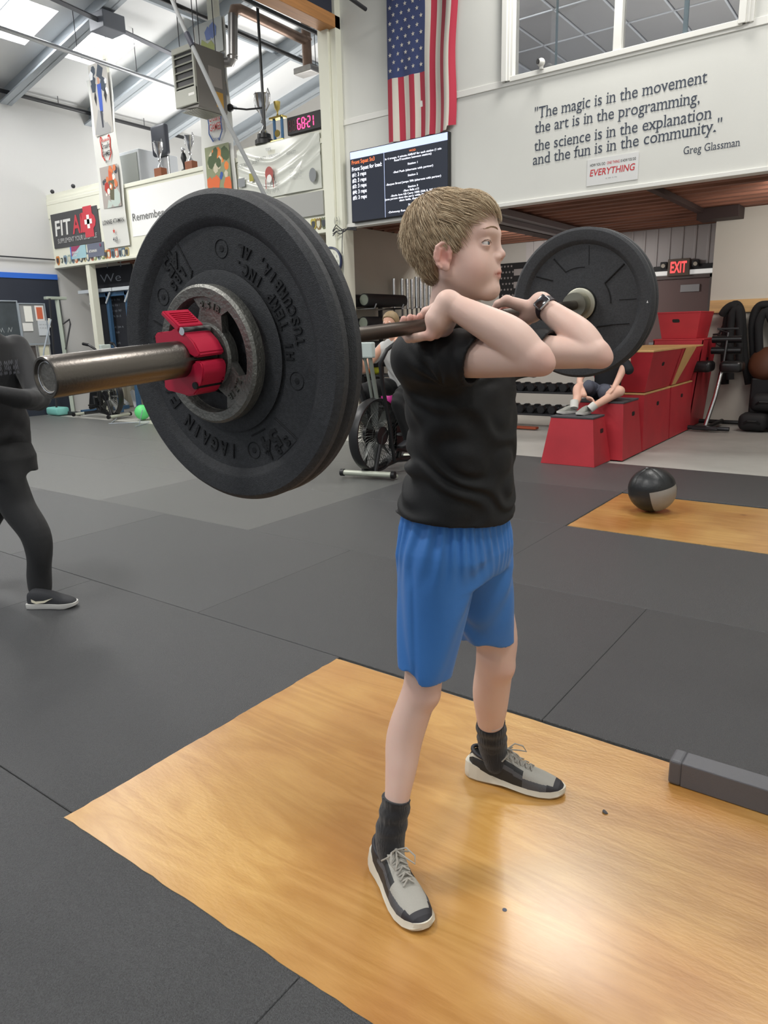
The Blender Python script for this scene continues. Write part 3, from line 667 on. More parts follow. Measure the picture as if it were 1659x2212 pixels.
b1 += [('poly', [(.48, 1.5), (.6, 1.5), (.63, 1.9), (.46, 1.9)], '3a56a8'), ('poly', [(.5, 1.28), (.56, 1.28), (.58, 1.52), (.48, 1.52)], '3a3c44'), ('poly', [(.3, 1.72), (.36, 1.6), (.4, 1.72), (.36, 1.84)], '1e1e22'), ('poly', [(.7, 1.72), (.76, 1.6), (.82, 1.72), (.76, 1.84)], '1e1e22'), ('poly', [(.5, 1.9), (.58, 1.9), (.57, 1.99), (.5, 1.99)], 'b98a70')]
b1 += [('shield', .55, .98, .42, .36, 'c0392b'), ('text', 'Reebok', .38, 1.08, .34, .045, 'c0392b'), ('text', 'CrossFit', .38, .98, .34, .07, '2c2c30'), ('text', 'GAMES', .38, .87, .34, .07, '2c2c30'), ('text', '2013', .47, .77, .16, .03, '2c2c30')]
b1 += photo(-.02+.12, .72, 'a8a09a', [('d07a50', 7, .5, .95, .07), ('e8e0d8', 8, .3, .95, .05), ('44484e', 6, .4, .95, .06), ('b03a30', 3, .3, .5, .09), ('b8c4bc', 5, 0, .25, .14)])
b1 += [('poly', [(.5, .22), (.66, .2), (.74, .5), (.5, .52)], '63604c'), ('poly', [(.52, .5), (.68, .5), (.66, .66), (.54, .66)], 'd0603a')]
def shift_(rows_, dz):
    out = []
    for r in rows_:
        r = list(r)
        if r[0] == 'rect': r[2] += dz; r[4] += dz
        elif r[0] == 'poly': r[1] = [(a, b+dz) for a, b in r[1]]
        elif r[0] == 'text': r[3] += dz
        else: r[2] += dz
        out.append(tuple(r))
    return out
banner(-11.22, -10.57, 2.80, 5.32, 'tall narrow banner on the left mezzanine post with a lifter photo and red shield logo', shift_(b1, .5)+[('text', 'LONNIE ATAMAN', .06, .36, .9, .065, '26262a'), ('text', '469', .42, .08, .2, .07, '55555a'), ('poly', [(.46+.06*math.cos(math.pi/2+k*math.pi/5)*(1 if k % 2 == 0 else .4)+.04, .24+.045*math.sin(math.pi/2+k*math.pi/5)*(1 if k % 2 == 0 else .4)) for k in range(10)], 'c0392b')])
b2 = photo(.0, .62, '8a9070', [('e0803a', 6, .1, .95, .09), ('c9c0a8', 6, .3, .95, .07), ('4a5a3a', 6, .5, .95, .09), ('3a5aa0', 2, .3, .5, .05), ('d86a3a', 4, 0, .25, .12)], .12, .9)
b2 += [('shield', .52, .90, .46, .46, '2c4f8c'), ('text', 'Reebok', .34, 1.05, .36, .055, '2c4f8c'), ('text', 'CrossFit', .34, .93, .36, .09, 'b8342c'), ('text', 'GAMES', .34, .81, .36, .09, 'b8342c'), ('text', '2014', .43, .68, .18, .035, '2c4f8c')]
b2 += photo(1.2, 1.72, '6a7078', [('d8b040', 6, .0, .9, .14), ('b8c45a', 4, 0, .3, .12), ('3a4450', 4, .5, .95, .12)], .12, .95)
b2 += photo(1.74, 2.15, 'c8ccc8', [('7a8cc0', 2, .5, .9, .12), ('a8b070', 3, 0, .3, .14)], .12, .95)
banner(-8.62, -7.98, 3.30, 5.45, 'tall banner with a blue and red shield logo behind the hanging rope', b2)
# lettering, sponsor board, small signs on the parapet
def sign(name, x0, x1, z0, z1, m, label, items, y=7.592, cat='sign', th=.01):
    t = thing(name, ((x0+x1)/2, y, z0), label, cat)
    MB().box((x0, y-th, z0), (x1, y, z1)).build('board', m, t)
    cols = {}; ms = []; tx = TX()
    for r in items:
        col = r[-1]
        if col not in cols: cols[col] = len(ms); ms.append(mat('print_'+col, col, .6))
        if r[0] == 'plus':
            for a_, b_ in (((1, 1.9),) if len(r) == 6 else ((.35, 1), (1, .35))): w_, h_ = r[3]*(x1-x0)*a_, r[3]*(x1-x0)*b_; cx_, cz_ = x0+r[1]*(x1-x0), z0+r[2]*(z1-z0); yy_ = y-th-(.0068 if len(r) == 6 else .009); tx.poly([(cx_-w_, yy_, cz_-h_), (cx_+w_, yy_, cz_-h_), (cx_+w_, yy_, cz_+h_), (cx_-w_, yy_, cz_+h_)], cols[col])
        elif r[0] == 'poly': tx.poly([(x0+a*(x1-x0), y-th-.001-.0002*len(tx.f), z0+b*(z1-z0)) for a, b in r[1]], cols[col])
        else: _, s, a, b, w_, h_, sh, col = r; tx.put(s, (x0+a*(x1-x0), y-th-.006, z0+b*(z1-z0)), X3, Z3, w_*(x1-x0), h_*(z1-z0), cols[col], .02, shear=sh)
    tx.build('print', ms, t); return t
sign('sponsor_banner', -12.82, -11.38, 2.93, 3.50, mat('banner_charcoal', '4a4a4c', .7), 'charcoal sponsor banner with white and red letters on the left parapet', [('text', 'FIT', .07, .36, .36, .42, .1, 'dcdcd8'), ('text', 'AI', .45, .34, .22, .50, .1, 'c8404c'), ('plus', .80, .60, .09, 0, 'c8404c'), ('text', 'D', .66, .34, .29, .52, .0, 'c8404c'), ('plus', .80, .60, .075, 'f0f0ec'), ('text', 'SUPPLEMENT YOUR LIFESTYLE', .10, .13, .84, .13, .1, 'a8a8a8')])
sign('small_sign', -12.33, -11.86, 2.71, 2.92, mat('sign_teal', '9fc4cc', .6), 'small magenta and teal sign on the left parapet', [('poly', [(0.05, 1), (.7, 1), (.05, .2)], '9c3f63'), ('poly', [(0, 1), (.08, 1), (.05, 0), (0, 0)], '3f7fc8'), ('text', 'DEADLIFT', .12, .42, .45, .17, 0, 'e8e8e8'), ('text', 'ZONE', .12, .18, .3, .17, 0, 'e8e8e8')], cat='sign')
sign('small_sign', -11.80, -11.32, 2.70, 2.92, mat('sign_slate', '6b7080', .6), 'small slate grey sign beside the teal one on the left parapet', [('text', 'ATAMAN', .08, .34, .5, .2, 0, 'e6e6e0'), ('poly', [(.8, .7), (.88, .7), (.88, .9), (.8, .9)], '8c4460')], cat='sign')
a, b = F(288, 478), F(470, 448); TX().put('Remember', a-Y3*.01, X3, Z3, .80, .11).build('parapet_lettering', mat('parapet_ink', '6c6c6c', .6), **T('thin grey lettering beginning Remember on the white parapet inset', 'lettering'))
# transparent plastic sponsor sheet
t = thing('sponsor_sheet', (-7.2, 7.5, 3.1), 'creased translucent sponsor sheet hanging on the parapet left of the column', 'banner')
tr = mat('sheet_plastic', 'd3d5cc', .22, spec=.6); vs = []; fs = []; N, M_ = 36, 60
for i in range(N+1):
    for j in range(M_+1):
        s = j/M_; d = i/N; z = 3.80-.66*d; x = -7.94+1.5*s
        sag = 0
        for c0, amp in ((.35, .5), (.62, .6), (.85, .8)): 
            zz = 1-(c0+amp*(abs(s-.45)**1.6)*-1.1); sag += .014*math.exp(-((d-(c0-1.05*abs(s-.42)**1.5))/.035)**2)
        sag += .012*math.exp(-((d-(1-s)*2.4)/.05)**2)*(s > .55)
        vs.append((x, 7.585-.012-sag-.008*math.sin(11*s), z))
for i in range(N):
    for j in range(M_): q = i*(M_+1)+j; fs.append((q, q+1, q+M_+2, q+M_+1))
me = bpy.data.meshes.new('plastic'); me.from_pydata(vs, [], fs); me.materials.append(tr); me.shade_smooth(); link('plastic', me, t)
cols = [mat('sheet_ink', '5e6262', .6), mat('sheet_red', 'a8504a', .6), mat('sheet_yellow', '9c9440', .6), mat('sheet_grey', '85888a', .6), mat('sheet_white', 'e8e8e4', .6)]
tx = TX(); yq = 7.536
for s_, x, z, w_, c in (('OCTOBER 7, 2017', -7.92, 3.58, .38, 0), ('TIPS', -7.36, 3.70, .10, 3), ('NO NITY', -7.56, 3.61, .2, 0), ('CROSSFIT', -7.3, 3.61, .2, 3), ('KO KITT', -6.98, 3.60, .16, 3), ('CROSSGAMES', -7.48, 3.27, .3, 3), ('', 0, 0, 0, 0)):
    if s_: tx.put(s_, (x, yq, z), X3, Z3, w_, .035, c)
for k in range(4): scribble(tx, (-6.95, yq, 3.42-.04*k), X3, Z3, .22, .022, 3, k)
scribble(tx, (-7.4, yq, 3.17), X3, Z3, .25, .05, 0, 9)
tx.build('sheet_print', cols, t)
def patch(P, c): TX().poly(P).build('printed_patch', cols[c], t)
def blob(cx, cz, rx, rz, c, n=20, k0=0, k1=1): patch([(cx+rx*math.cos(6.283*(k0+(k1-k0)*q/n)), yq-.0003*c-.0005, cz+rz*math.sin(6.283*(k0+(k1-k0)*q/n))) for q in range(n)], c)
blob(-7.32, 3.42, .075, .09, 1); blob(-7.32, 3.36, .045, .05, 4); blob(-6.55, 3.30, .06, .085, 3); 
for x, z, w_, h_, c in ((-7.66, 3.42, .08, .1, 2), (-7.86, 3.38, .14, .11, 3), (-7.84, 3.2, .14, .09, 3), (-7.39, 3.3, .015, .12, 1), (-7.25, 3.3, .015, .12, 1)): patch([(x-w_/2, yq, z-h_/2), (x+w_/2, yq, z-h_/2), (x+w_/2, yq, z+h_/2), (x-w_/2, yq, z+h_/2)], c)
MB().box((-7.25, 7.57, 2.82), (-6.42, 7.598, 3.11), bev=.004).build('grey_panel', mat('blank_grey_panel', 'a3a39f', .6), **T('blank grey rectangular panel on the parapet under the sponsor sheet', 'panel'))
# shield badges
cs_ = ['c07a3a', '3c4a44', '7e94a4', '9aa89c', '6f8290', 'c8683c', '5c7a70', '4a5258', 'c0b490', '5c6a78', 'b07058', '8a9a68', '7f8f98', '7a8a58', 'b08a50', 'd06a3c', '6a8290', 'c87058', '8a9aa0', '5a6e80', 'b8a878']
ux = [126, 134, 142, 151, 158, 165, 170, 175.5, 183, 190.5, 199.5, 205.5, 214, 223, 229.7, 236, 244.7, 253, 260.5, 268, 275]
def badge(u, v, col, k, label, scale=1):
    c = F(u, v, 7.596); r = .052*scale*(.6 if k in (1, 6) else 1); hh = .085*scale*(.55 if k in (1, 6) else 1)
    t = MB(); pts = [(-r, hh*.7), (-r*.5, hh), (0, hh*.85), (r*.5, hh), (r, hh*.7), (r*.9, -hh*.3), (0, -hh), (-r*.9, -hh*.3)]
    t.prism([(c.x+a, 7.598, c.z+b) for a, b in pts], (0, -.01, 0)); o = t.build('shield_badge', mat('badge_'+col, col, .5), **T(label, 'badge', 'shield badges in a row on the left parapet' if k < 50 else None))
    MB().prism([(c.x+a*.6, 7.5875, c.z+b*.6) for a, b in pts], (0, -.003, 0)).build('badge_centre', mat('badge_centre', 'd0cdb8', .6) if k % 2 else mat('badge_dark', '43474c', .6), o)
ords = ['first', 'second', 'third', 'fourth', 'fifth', 'sixth', 'seventh', 'eighth', 'ninth', 'tenth', 'eleventh', 'twelfth', 'thirteenth', 'fourteenth', 'fifteenth', 'sixteenth', 'seventeenth', 'eighteenth', 'nineteenth', 'twentieth', 'last']
for k, u in enumerate(ux): badge(u, 564-(u-126)*.125, cs_[k], k, 'small shield badge on the left parapet, %s in the row from the left' % ords[k])
for k, (u, v, c, lb) in enumerate(((678, 486, 'b8a850', 'yellow'), (689, 485, '8a7448', 'brown'), (700, 483, '6c7258', 'olive'), (712, 479, '8c97a2', 'blue-grey'))): badge(u, v, c, 60+k, '%s shield badge on the parapet under the grey panel by the column' % lb, .95)
# webcam on the window sill
t = thing('webcam', (-3.44, 7.56, 3.87), 'small white camera with a dark lens on the window sill', 'camera')
mb = MB(); mb.sphere((-3.44, 7.55, 3.93), .04, 16); mb.cyl((-3.44, 7.56, 3.87), (-3.44, 7.56, 3.9), .02); mb.build('body', trimw, t, smooth=40)
MB().cyl((-3.455, 7.515, 3.932), (-3.46, 7.507, 3.932), .024).build('lens', black, t)
# trophies, box and chair on the mezzanine
def cup(x, z, s, label, base='wood', y=7.66):
    t = thing('trophy', (x, y, z), label, 'trophy')
    if base == 'wood': MB().box((x-.09*s, y-.06*s, z), (x+.09*s, y+.06*s, z+.13*s), bev=.006).build('plinth', mat('walnut', '8a5236', .4), t); zb = z+.13*s
    else:
        mb = MB(); mb.lathe([(0, 0), (.1*s, 0), (.1*s, .04*s), (.075*s, .06*s), (.07*s, .1*s), (0, .1*s)], (x, y, z), Z3, 24); mb.build('plinth', black, t, smooth=30); zb = z+.1*s
    mb = MB(); mb.lathe([(0, 0), (.05*s, 0), (.045*s, .02*s), (.014*s, .06*s), (.012*s, .1*s), (.03*s, .12*s), (.014*s, .15*s), (.035*s, .2*s), (.06*s, .27*s), (.078*s, .37*s), (.085*s, .38*s), (.072*s, .37*s), (.05*s, .27*s), (0, .2*s)], (x, y, zb), Z3, 24); mb.build('cup', chrome, t, smooth=50)
    for sx in (-1, 1): MB().tube([(x+sx*.05*s, y, zb+.22*s), (x+sx*.1*s, y, zb+.27*s), (x+sx*.115*s, y, zb+.36*s), (x+sx*.09*s, y, zb+.42*s), (x+sx*.075*s, y, zb+.38*s)], .007*s, 8).build('handle', chrome, t, smooth=60)
p = F(345, 352, 7.66); cup(p.x, 3.72, .95, 'silver cup trophy on a walnut block at the left of the parapet top')
p = F(412, 345, 7.66); cup(p.x, 3.72, .9, 'silver cup trophy on a walnut block next to the second banner')
p = F(571, 300, 7.66); cup(p.x, 3.82, 1.28, 'largest silver cup trophy on a black base above the sponsor sheet', 'black')
x = F(393, 350, 7.66).x; t = thing('trophy', (x, 7.7, 3.72), 'slim dark figurine trophy left of the second walnut-based cup', 'trophy')
mb = MB(); mb.lathe([(0, 0), (.05, 0), (.05, .03), (.015, .06), (.02, .12), (.045, .2), (.03, .26), (.01, .28), (0, .28)], (x, 7.7, 3.72), Z3, 16); mb.build('stem', black, t, smooth=40)
MB().sphere((x, 7.7, 4.03), .035, 12).build('figure_head', chrome, t, smooth=60)
x = F(602, 290, 7.68).x; t = thing('trophy', (x, 7.68, 3.82), 'blue two-column trophy with a small gold cup on top', 'trophy')
gold = mat('gold', 'd8c070', .3, metal=1)
for sx in (-.07, .07): MB().cyl((x+sx, 7.68, 3.84), (x+sx, 7.68, 4.1), .02).build('column_post', mat('trophy_blue', '3d6f9c', .4), t)
MB().box((x-.12, 7.63, 4.1), (x+.12, 7.73, 4.125), bev=.004).build('top_shelf', gold, t); MB().box((x-.12, 7.63, 3.82), (x+.12, 7.73, 3.845), bev=.004).build('base', gold, t)
mb = MB(); mb.lathe([(0, 0), (.03, 0), (.01, .03), (.01, .06), (.035, .1), (.045, .18), (.035, .17), (0, .1)], (x, 7.68, 4.125), Z3, 16); mb.build('cup', gold, t, smooth=50)
MB().cyl((x, 7.66, 3.92), (x, 7.65, 3.92), .045).build('medallion', gold, t)
t = thing('storage_cabinet', (-10.2, 8.2, 2.95), 'pale cabinet standing behind the white parapet inset', 'cabinet')
p0 = aty(265, 385, 8.1); p1 = aty(298, 320, 8.1)
MB().box((p0.x-.25, 8.1, 2.95), (p1.x, 8.9, p1.z), bev=.008).build('carcass', mat('cabinet_pale', 'cfd3d8', .5), t)
MB().box((p0.x-.2, 8.085, 3.0), (p1.x-.04, 8.1, p1.z-.05), bev=.004).build('door', mat('cabinet_grey', 'a4a8a6', .4), t)
p = aty(345, 305, 8.3); t = thing('office_chair', (p.x, 8.3, 2.95), 'tall black padded office chair back behind the first cup trophy', 'chair')
mb = MB(); mb.box((p.x-.20, 8.27, p.z-.22), (p.x+.18, 8.37, p.z+.25), bev=.045, seg=4); mb.build('backrest', mat('chair_black', '3c3f48', .5), t, smooth=60)
mb = MB(); mb.box((p.x-.1, 8.36, 3.4), (p.x+.1, 8.39, p.z-.1), bev=.01); mb.build('back_bracket', chrome, t)
mb = MB(); mb.box((p.x-.24, 8.05, 3.38), (p.x+.24, 8.5, 3.46), bev=.03); mb.build('seat', mat('chair_black', '3c3f48', .5), t)
mb = MB(); mb.cyl((p.x, 8.3, 3.0), (p.x, 8.3, 3.4), .03)
for k in range(5): an = k*1.2566; mb.tube([(p.x, 8.3, 3.02), (p.x+.3*math.cos(an), 8.3+.3*math.sin(an), 2.98)], .02, 6)
mb.build('star_base', dark, t)
# two little lamps clipped on the parapet top
for k, (u, v, lb) in enumerate(((113, 414, 'small dark spotlight on the far left end of the parapet'), (158, 402, 'small clip-on spotlight over the charcoal sponsor banner'))):
    p = F(u, v, 7.6); t = thing('spotlight', (p.x, 7.6, p.z), lb, 'lamp')
    MB().sphere(p, .035, 12).build('head', dark, t); MB().cyl(p, (p.x, 7.62, 3.83), .008).build('stem', steelw, t)
# darker dimmed flag on the back wall
fx, fz = -6.12, 2.42; t = thing('flag', (-5.4, 12.07, 1.6), 'black and grey striped flag with one thin red stripe on the back wall', 'flag')
fbk, fgr = mat('flag_black', '17171a', .8), mat('flag_grey', '8f8a8a', .8)
for i in range(9):
    z = 2.44-.107*i; m_ = fbk if i % 2 == 0 else (mat('flag_thin_red', 'a02830', .8) if i == 7 else fgr)
    x_ = -6.2 if (i > 6 or i % 2 == 0) else -5.92
    MB().box((x_, 12.08, z-.107), (-4.7, 12.092, z)).build('stripe', m_, t)
MB().box((-6.2, 12.075, 1.75), (-5.92, 12.079, 2.44)).build('canton', fbk, t)
vs = []; fs = []
for r in range(7):
    for c in range(4):
        k = len(vs); cx = -6.16+.065*c+(.03 if r % 2 else 0); cz = 1.80+.098*r
        for q in range(10): an = math.pi/2+q*math.pi/5; rr = .025 if q % 2 == 0 else .010; vs.append((cx+rr*math.cos(an), 12.073, cz+rr*math.sin(an)))
        vs.append((cx, 12.073, cz)); fs += [(k+10, k+q, k+(q+1) % 10) for q in range(10)]
me = bpy.data.meshes.new('stars'); me.from_pydata(vs, [], fs); me.materials.append(fgr); link('stars', me, t)
# ---------------- left wall boards
def XL(u, v, x=-12.84): return atx(u, v, x)
def wallboard(name, y0, y1, z0, z1, m, label, cat='board', fm=None, x=-12.86):
    t = thing(name, (x, (y0+y1)/2, z0), label, cat); MB().box((x, y0, z0), (x+.02, y1, z1), bev=.003).build('panel', m, t)
    mb = MB()
    for a, b, c, d in ((y0, y1, z0-.02, z0), (y0, y1, z1, z1+.02), (y0-.02, y0, z0-.02, z1+.02), (y1, y1+.02, z0-.02, z1+.02)): mb.box((x-.002, a, c), (x+.035, b, d), bev=.003)
    mb.build('frame', fm or steelw, t); return t
cb = mat('chalkboard', '3d4448', .8, var=.15, vscale=6)
t = wallboard('chalkboard', 5.9, 6.74, .9, 2.0, cb, 'framed chalkboard with chalk writing on the left wall behind the watching man')
tx = TX()
for s_, z, w_, h_, c in ((1, 1.72, .3, .12, 1), (2, 1.48, .6, .09, 0), (3, 1.36, .66, .08, 0), (4, 1.2, .5, .08, 0), (5, 1.05, .68, .08, 0)): scribble(tx, (-12.835, 6.02, z), Y3, Z3, w_, h_, c, s_)
tx.build('chalk_writing', [mat('chalk', 'a8b0b0', .9), mat('chalk_green', '9fb57c', .9)], t)
t = wallboard('notice_board', 6.78, 7.24, 1.28, 1.96, mat('board_grey', '8c8e8e', .7), 'grey notice board with papers pinned to it on the left wall')
for (y0, y1, z0, z1, c, nm) in ((6.86, 7.0, 1.66, 1.93, 'e8e8e0', 'notice'), (7.06, 7.22, 1.68, 1.94, 'e6e0dc', 'notice'), (6.80, 6.98, 1.50, 1.64, 'dcdcd8', 'notice'), (7.08, 7.28, 1.42, 1.68, 'c9ced2', 'notice'), (7.28, 7.33, 1.56, 1.72, 'e8e8dc', 'notice')):
    o = MB().box((-12.836, y0, z0), (-12.83, y1, z1)).build(nm, mat('paper_'+c, c, .8), t)
MB().box((-12.829, 7.085, 1.71), (-12.826, 7.19, 1.91)).build('notice_picture', mat('poster_orange', 'd06848', .7), t)
scribble(scribble(TX(), (-12.828, 7.1, 1.60), Y3, Z3, .15, .02, 0, 2), (-12.828, 7.1, 1.54), Y3, Z3, .13, .02, 0, 3).build('notice_text', blkp, t)
for (y0, y1, z0, z1, c, lb) in ((6.80, 6.98, .98, 1.24, '4c4644', 'dark framed poster low on the left wall under the notice board'), (7.03, 7.23, .98, 1.24, 'd6d4bc', 'cream framed poster low on the left wall under the notice board')):
    t = wallboard('framed_poster', y0, y1, z0, z1, mat('poster_'+c, c, .6), lb, 'poster', mat('frame_silver', '8a8a88', .4)); 
    if c == '4c4644': MB().box((-12.838, y0+.04, z0+.05), (-12.835, y1-.04, z0+.1)).build('picture', mat('poster_amber', 'b88c4c', .6), t)
MB().box((-12.86, 7.0, .80), (-12.852, 7.12, .95)).build('paper_sheet', mat('paper_e8e8e0', 'e8e8e0', .8), **T('loose white paper sheet under the framed posters on the left wall', 'paper'))
# hanging "We" chalkboard under the mezzanine
t = thing('chalkboard', (-11.8, 8.0, 1.2), 'tall hanging chalkboard starting with the word We behind the blue rack', 'board')
MB().box((-12.35, 8.0, .75), (-11.2, 8.03, 2.58), bev=.004).build('panel', mat('blackboard', '1d1f26', .8, var=.2, vscale=5), t)
tx = TX(); tx.put('We', (-12.15, 7.995, 2.32), X3, Z3, .62, .14, 0, -.01)
for k, (s_, w_) in enumerate(((1, .42), (1, .46), (1, .4), (1, .44), (1, .4), (0, 0), (1, .44), (1, .34), (0, 0), (1, .3))):
    if s_: scribble(tx, (-12.05, 7.995, 2.08-.095*k), X3, Z3, w_, .045, 0, k)
tx.build('chalk_writing', mat('chalk_dim', '8f949c', .9), t)
MB().cyl((-11.9, 8.0, 2.56), (-11.9, 8.0, 2.74), .01).cyl((-11.5, 8.0, 2.56), (-11.5, 8.0, 2.74), .01).build('hanger', steelw, t)
# curtain panels in the alcove
t = thing('curtain', (-12.5, 11.3, 0), 'pale beige curtain hanging in the alcove under the mezzanine', 'curtain')
vs = []; fs = []; N = 60
for j in range(N+1):
    s = j/N; y = 8.3+1.4*s; x = -12.78+.035*math.sin(60*s)+.015*math.sin(23*s)
    vs += [(x, y, .001), (x, y, 2.15)]
for j in range(N): fs.append((2*j, 2*j+2, 2*j+3, 2*j+1))
me = bpy.data.meshes.new('cloth'); me.from_pydata(vs, [], fs); me.materials.append(mat('curtain_beige', 'a9a698', .9)); me.shade_smooth(); link('cloth', me, t)
mb = MB(); mb.tube([(-12.80, 8.25, 2.17), (-12.80, 9.75, 2.17)], .012, 8); mb.build('rail', steelw, t)
# ------------------------------------------------------------------ red plyo boxes
redb = mat('red_box_paint', 'b52c36', .5, var=.12, vscale=3, bump=.1, bscale=40); redd = mat('red_box_dark', '8c1f28', .5, var=.1, vscale=3)
rubt = mat('box_rubber_top', '47474a', .8, bump=.4, bscale=200); woodt = mat('box_ply_top', 'c9a068', .6, var=.1, vscale=5)
def plyo(xb, yb, xt, yt, z0, z1, label, top=rubt, hole='+x', m=redb, group='red plyometric boxes by the rope wall'):
    t = thing('plyo_box', ((xb[0]+xb[1])/2, (yb[0]+yb[1])/2, z0), label, 'box', group)
    B = [Vector((xb[0], yb[0], z0)), Vector((xb[1], yb[0], z0)), Vector((xb[1], yb[1], z0)), Vector((xb[0], yb[1], z0))]
    U = [Vector((xt[0], yt[0], z1)), Vector((xt[1], yt[0], z1)), Vector((xt[1], yt[1], z1)), Vector((xt[0], yt[1], z1))]
    for i in range(4):
        j = (i+1) % 4; q = [B[i], B[j], U[j], U[i]]; n = (q[1]-q[0]).cross(q[3]-q[0]).normalized(); c = (q[0]+q[2])/2
        mb = MB(); mb.prism([p for p in q], -n*.016); bmesh.ops.bevel(mb.bm, geom=mb.bm.edges[:], offset=.002, segments=1, affect='EDGES'); o = mb.build('side_panel', m, t)
        if (hole == '+x' and i == 1) or (hole == '-y' and i == 0):
            e = (q[1]-q[0]).normalized(); up = (q[3]-q[0]).normalized(); hc = q[0].lerp(q[1], .5)+up*((z1-z0)*(.72 if z1-z0 < .5 else .78 if hole == '+x' else .3))
            pts = [hc+n*.001+e*(a*.045)+up*(b*.022) for a, b in ((-1, -.6), (-.7, -1), (.7, -1), (1, -.6), (1, .6), (.7, 1), (-.7, 1), (-1, .6))]
            MB().prism(pts, -n*.004).build('hand_hole', black, t)
    e = .012
    mb = MB(); mb.box((min(xt)-.004, min(yt)-.004, z1), (max(xt)+.004, max(yt)+.004, z1+.018), bev=.003); mb.build('top_panel', top, t)
    return t
plyo((-2.94, -2.385), (6.68, 7.14), (-2.87, -2.44), (6.74, 7.05), 0, .455, 'low red tapered box nearest the camera with a grey rubber top')
plyo((-2.88, -2.27), (7.16, 7.80), (-2.82, -2.31), (7.22, 7.70), 0, .565, 'red tapered box that the seated boy sits on')
plyo((-2.93, -2.27), (7.82, 8.84), (-2.87, -2.29), (7.84, 8.83), 0, .60, 'long red box at floor level behind the seated boy', woodt)
plyo((-2.93, -2.27), (8.87, 9.86), (-2.87, -2.29), (8.88, 9.85), 0, .60, 'floor level red box at the far end of the row near the rope wall', woodt)
plyo((-2.80, -2.30), (7.86, 8.80), (-2.90, -2.19), (7.72, 8.84), .625, 1.05, 'upturned red box with a plywood top, nearer of the upper two', woodt)
plyo((-2.80, -2.30), (8.90, 9.80), (-2.90, -2.19), (8.87, 9.84), .625, 1.05, 'upturned red box with a plywood top, farther of the upper two', woodt)
plyo((-2.86, -2.30), (9.90, 10.66), (-2.82, -2.20), (9.90, 10.66), 0, 1.12, 'tall red box standing against the rope wall behind the row', redb)
plyo((-2.74, -2.31), (9.98, 10.6), (-2.80, -2.27), (9.94, 10.66), 1.14, 1.46, 'topmost red box in front of the brown door', redb, '-y')
MB().prism([(-2.302, 8.93, .63), (-2.302, 9.08, .63), (-2.182, 9.45, 1.05), (-2.182, 8.98, 1.05)], (.006, 0, -.002)).build('ply_sheet', woodt, **T('narrow bare plywood sheet leaning on the upper far red box', 'board'))
# ------------------------------------------------------------------ rope wall
MB().box((-2.34, 10.71, 1.455), (3, 10.75, 1.62), bev=.004).build('rope_rail', wood, **T('long timber rail fixed to the wall above the battle ropes', 'rail'))
ropem = mat('battle_rope', '141416', .85, bump=.8, bscale=90)
def Rp(u, v, y=10.62): return aty(u, v, y)
def ropeth(label, strands, r, g='black battle ropes on the timber rail'):
    t = thing('battle_rope', strands[0][0], label, 'rope', g)
    for s_ in strands:
        P = [];  n = len(s_)
        for i in range(n-1):
            for k in range(5):
                a = s_[max(i-1, 0)]; b = s_[i]; c = s_[i+1]; d = s_[min(i+2, n-1)]; q = k/5
                P.append(.5*((2*b)+(c-a)*q+(2*a-5*b+4*c-d)*q*q+(3*b-a-3*c+d)*q**3))
        P.append(s_[-1]); MB().tube(P, r, 10).build('rope_loop', ropem, t, smooth=60)
    MB().cyl(Vector((strands[0][2].x, 10.60, strands[0][2].z-.02)), Vector((strands[0][2].x, 10.72, strands[0][2].z-.03)), .02).build('hook', dark, t)
ropeth('thick black battle rope coil hanging left on the timber rail', [[Rp(1566, 830), Rp(1566, 740), Rp(1574, 675), Rp(1590, 657), Rp(1602, 680), Rp(1605, 750), Rp(1618, 830)], [Rp(1577, 820, 10.54), Rp(1576, 740, 10.54), Rp(1582, 680, 10.54), Rp(1594, 668, 10.54), Rp(1598, 700, 10.54), Rp(1598, 800, 10.54)], [Rp(1560, 680, 10.58), Rp(1568, 668, 10.55), Rp(1580, 660, 10.55), Rp(1590, 664, 10.55)]], .05)
ropeth('thick black battle rope coil hanging at the right edge of the rail', [[Rp(1632, 850), Rp(1628, 760), Rp(1626, 700), Rp(1634, 668), Rp(1650, 658), Rp(1668, 670), Rp(1672, 760), Rp(1665, 850)], [Rp(1645, 830, 10.54), Rp(1640, 750, 10.54), Rp(1640, 700, 10.54), Rp(1655, 672, 10.54), Rp(1670, 700, 10.54)]], .05)
t = thing('strap_handle', Rp(1560, 700), 'thin black strap with a ring handle looped left of the coiled ropes', 'strap')
mb = MB(); mb.tube([Rp(1568, 690), Rp(1558, 712), Rp(1550, 728), Rp(1548, 742), Rp(1556, 747), Rp(1564, 740), Rp(1562, 726), Rp(1552, 722), Rp(1540, 723)], .013, 8); mb.build('strap_loop', black, t, smooth=60)
# glute-ham bench and clutter below the ropes
t = thing('back_extension_bench', (-2.0, 9.9, 0), 'black back extension bench with a silver post below the ropes', 'bench')
mb = MB(); mb.tube([(-2.32, 9.74, .03), (-1.78, 9.74, .03)], .028, 8); mb.tube([(-2.2, 9.66, .03), (-1.9, 9.66, .03)], .02, 8); mb.build('front_foot', mat('bench_steel', '3c3d40', .35, metal=.6), t)
mb = MB(); mb.tube([(-2.05, 9.74, .03), (-2.0, 10.4, .05)], .03, 8); mb.tube([(-2.3, 10.45, .03), (-1.7, 10.45, .03)], .028, 8); mb.build('base_rail', black, t)
MB().tube([(-2.07, 9.78, .06), (-2.0, 9.86, .42), (-1.95, 9.95, .85)], .026, 10).build('post', chrome, t, smooth=60)
for x in (-2.2, -1.85): MB().box((x-.13, 9.8, .72), (x+.13, 10.1, .86), bev=.05, seg=4).build('thigh_pad', mat('vinyl_black', '18181a', .35), t, smooth=60)
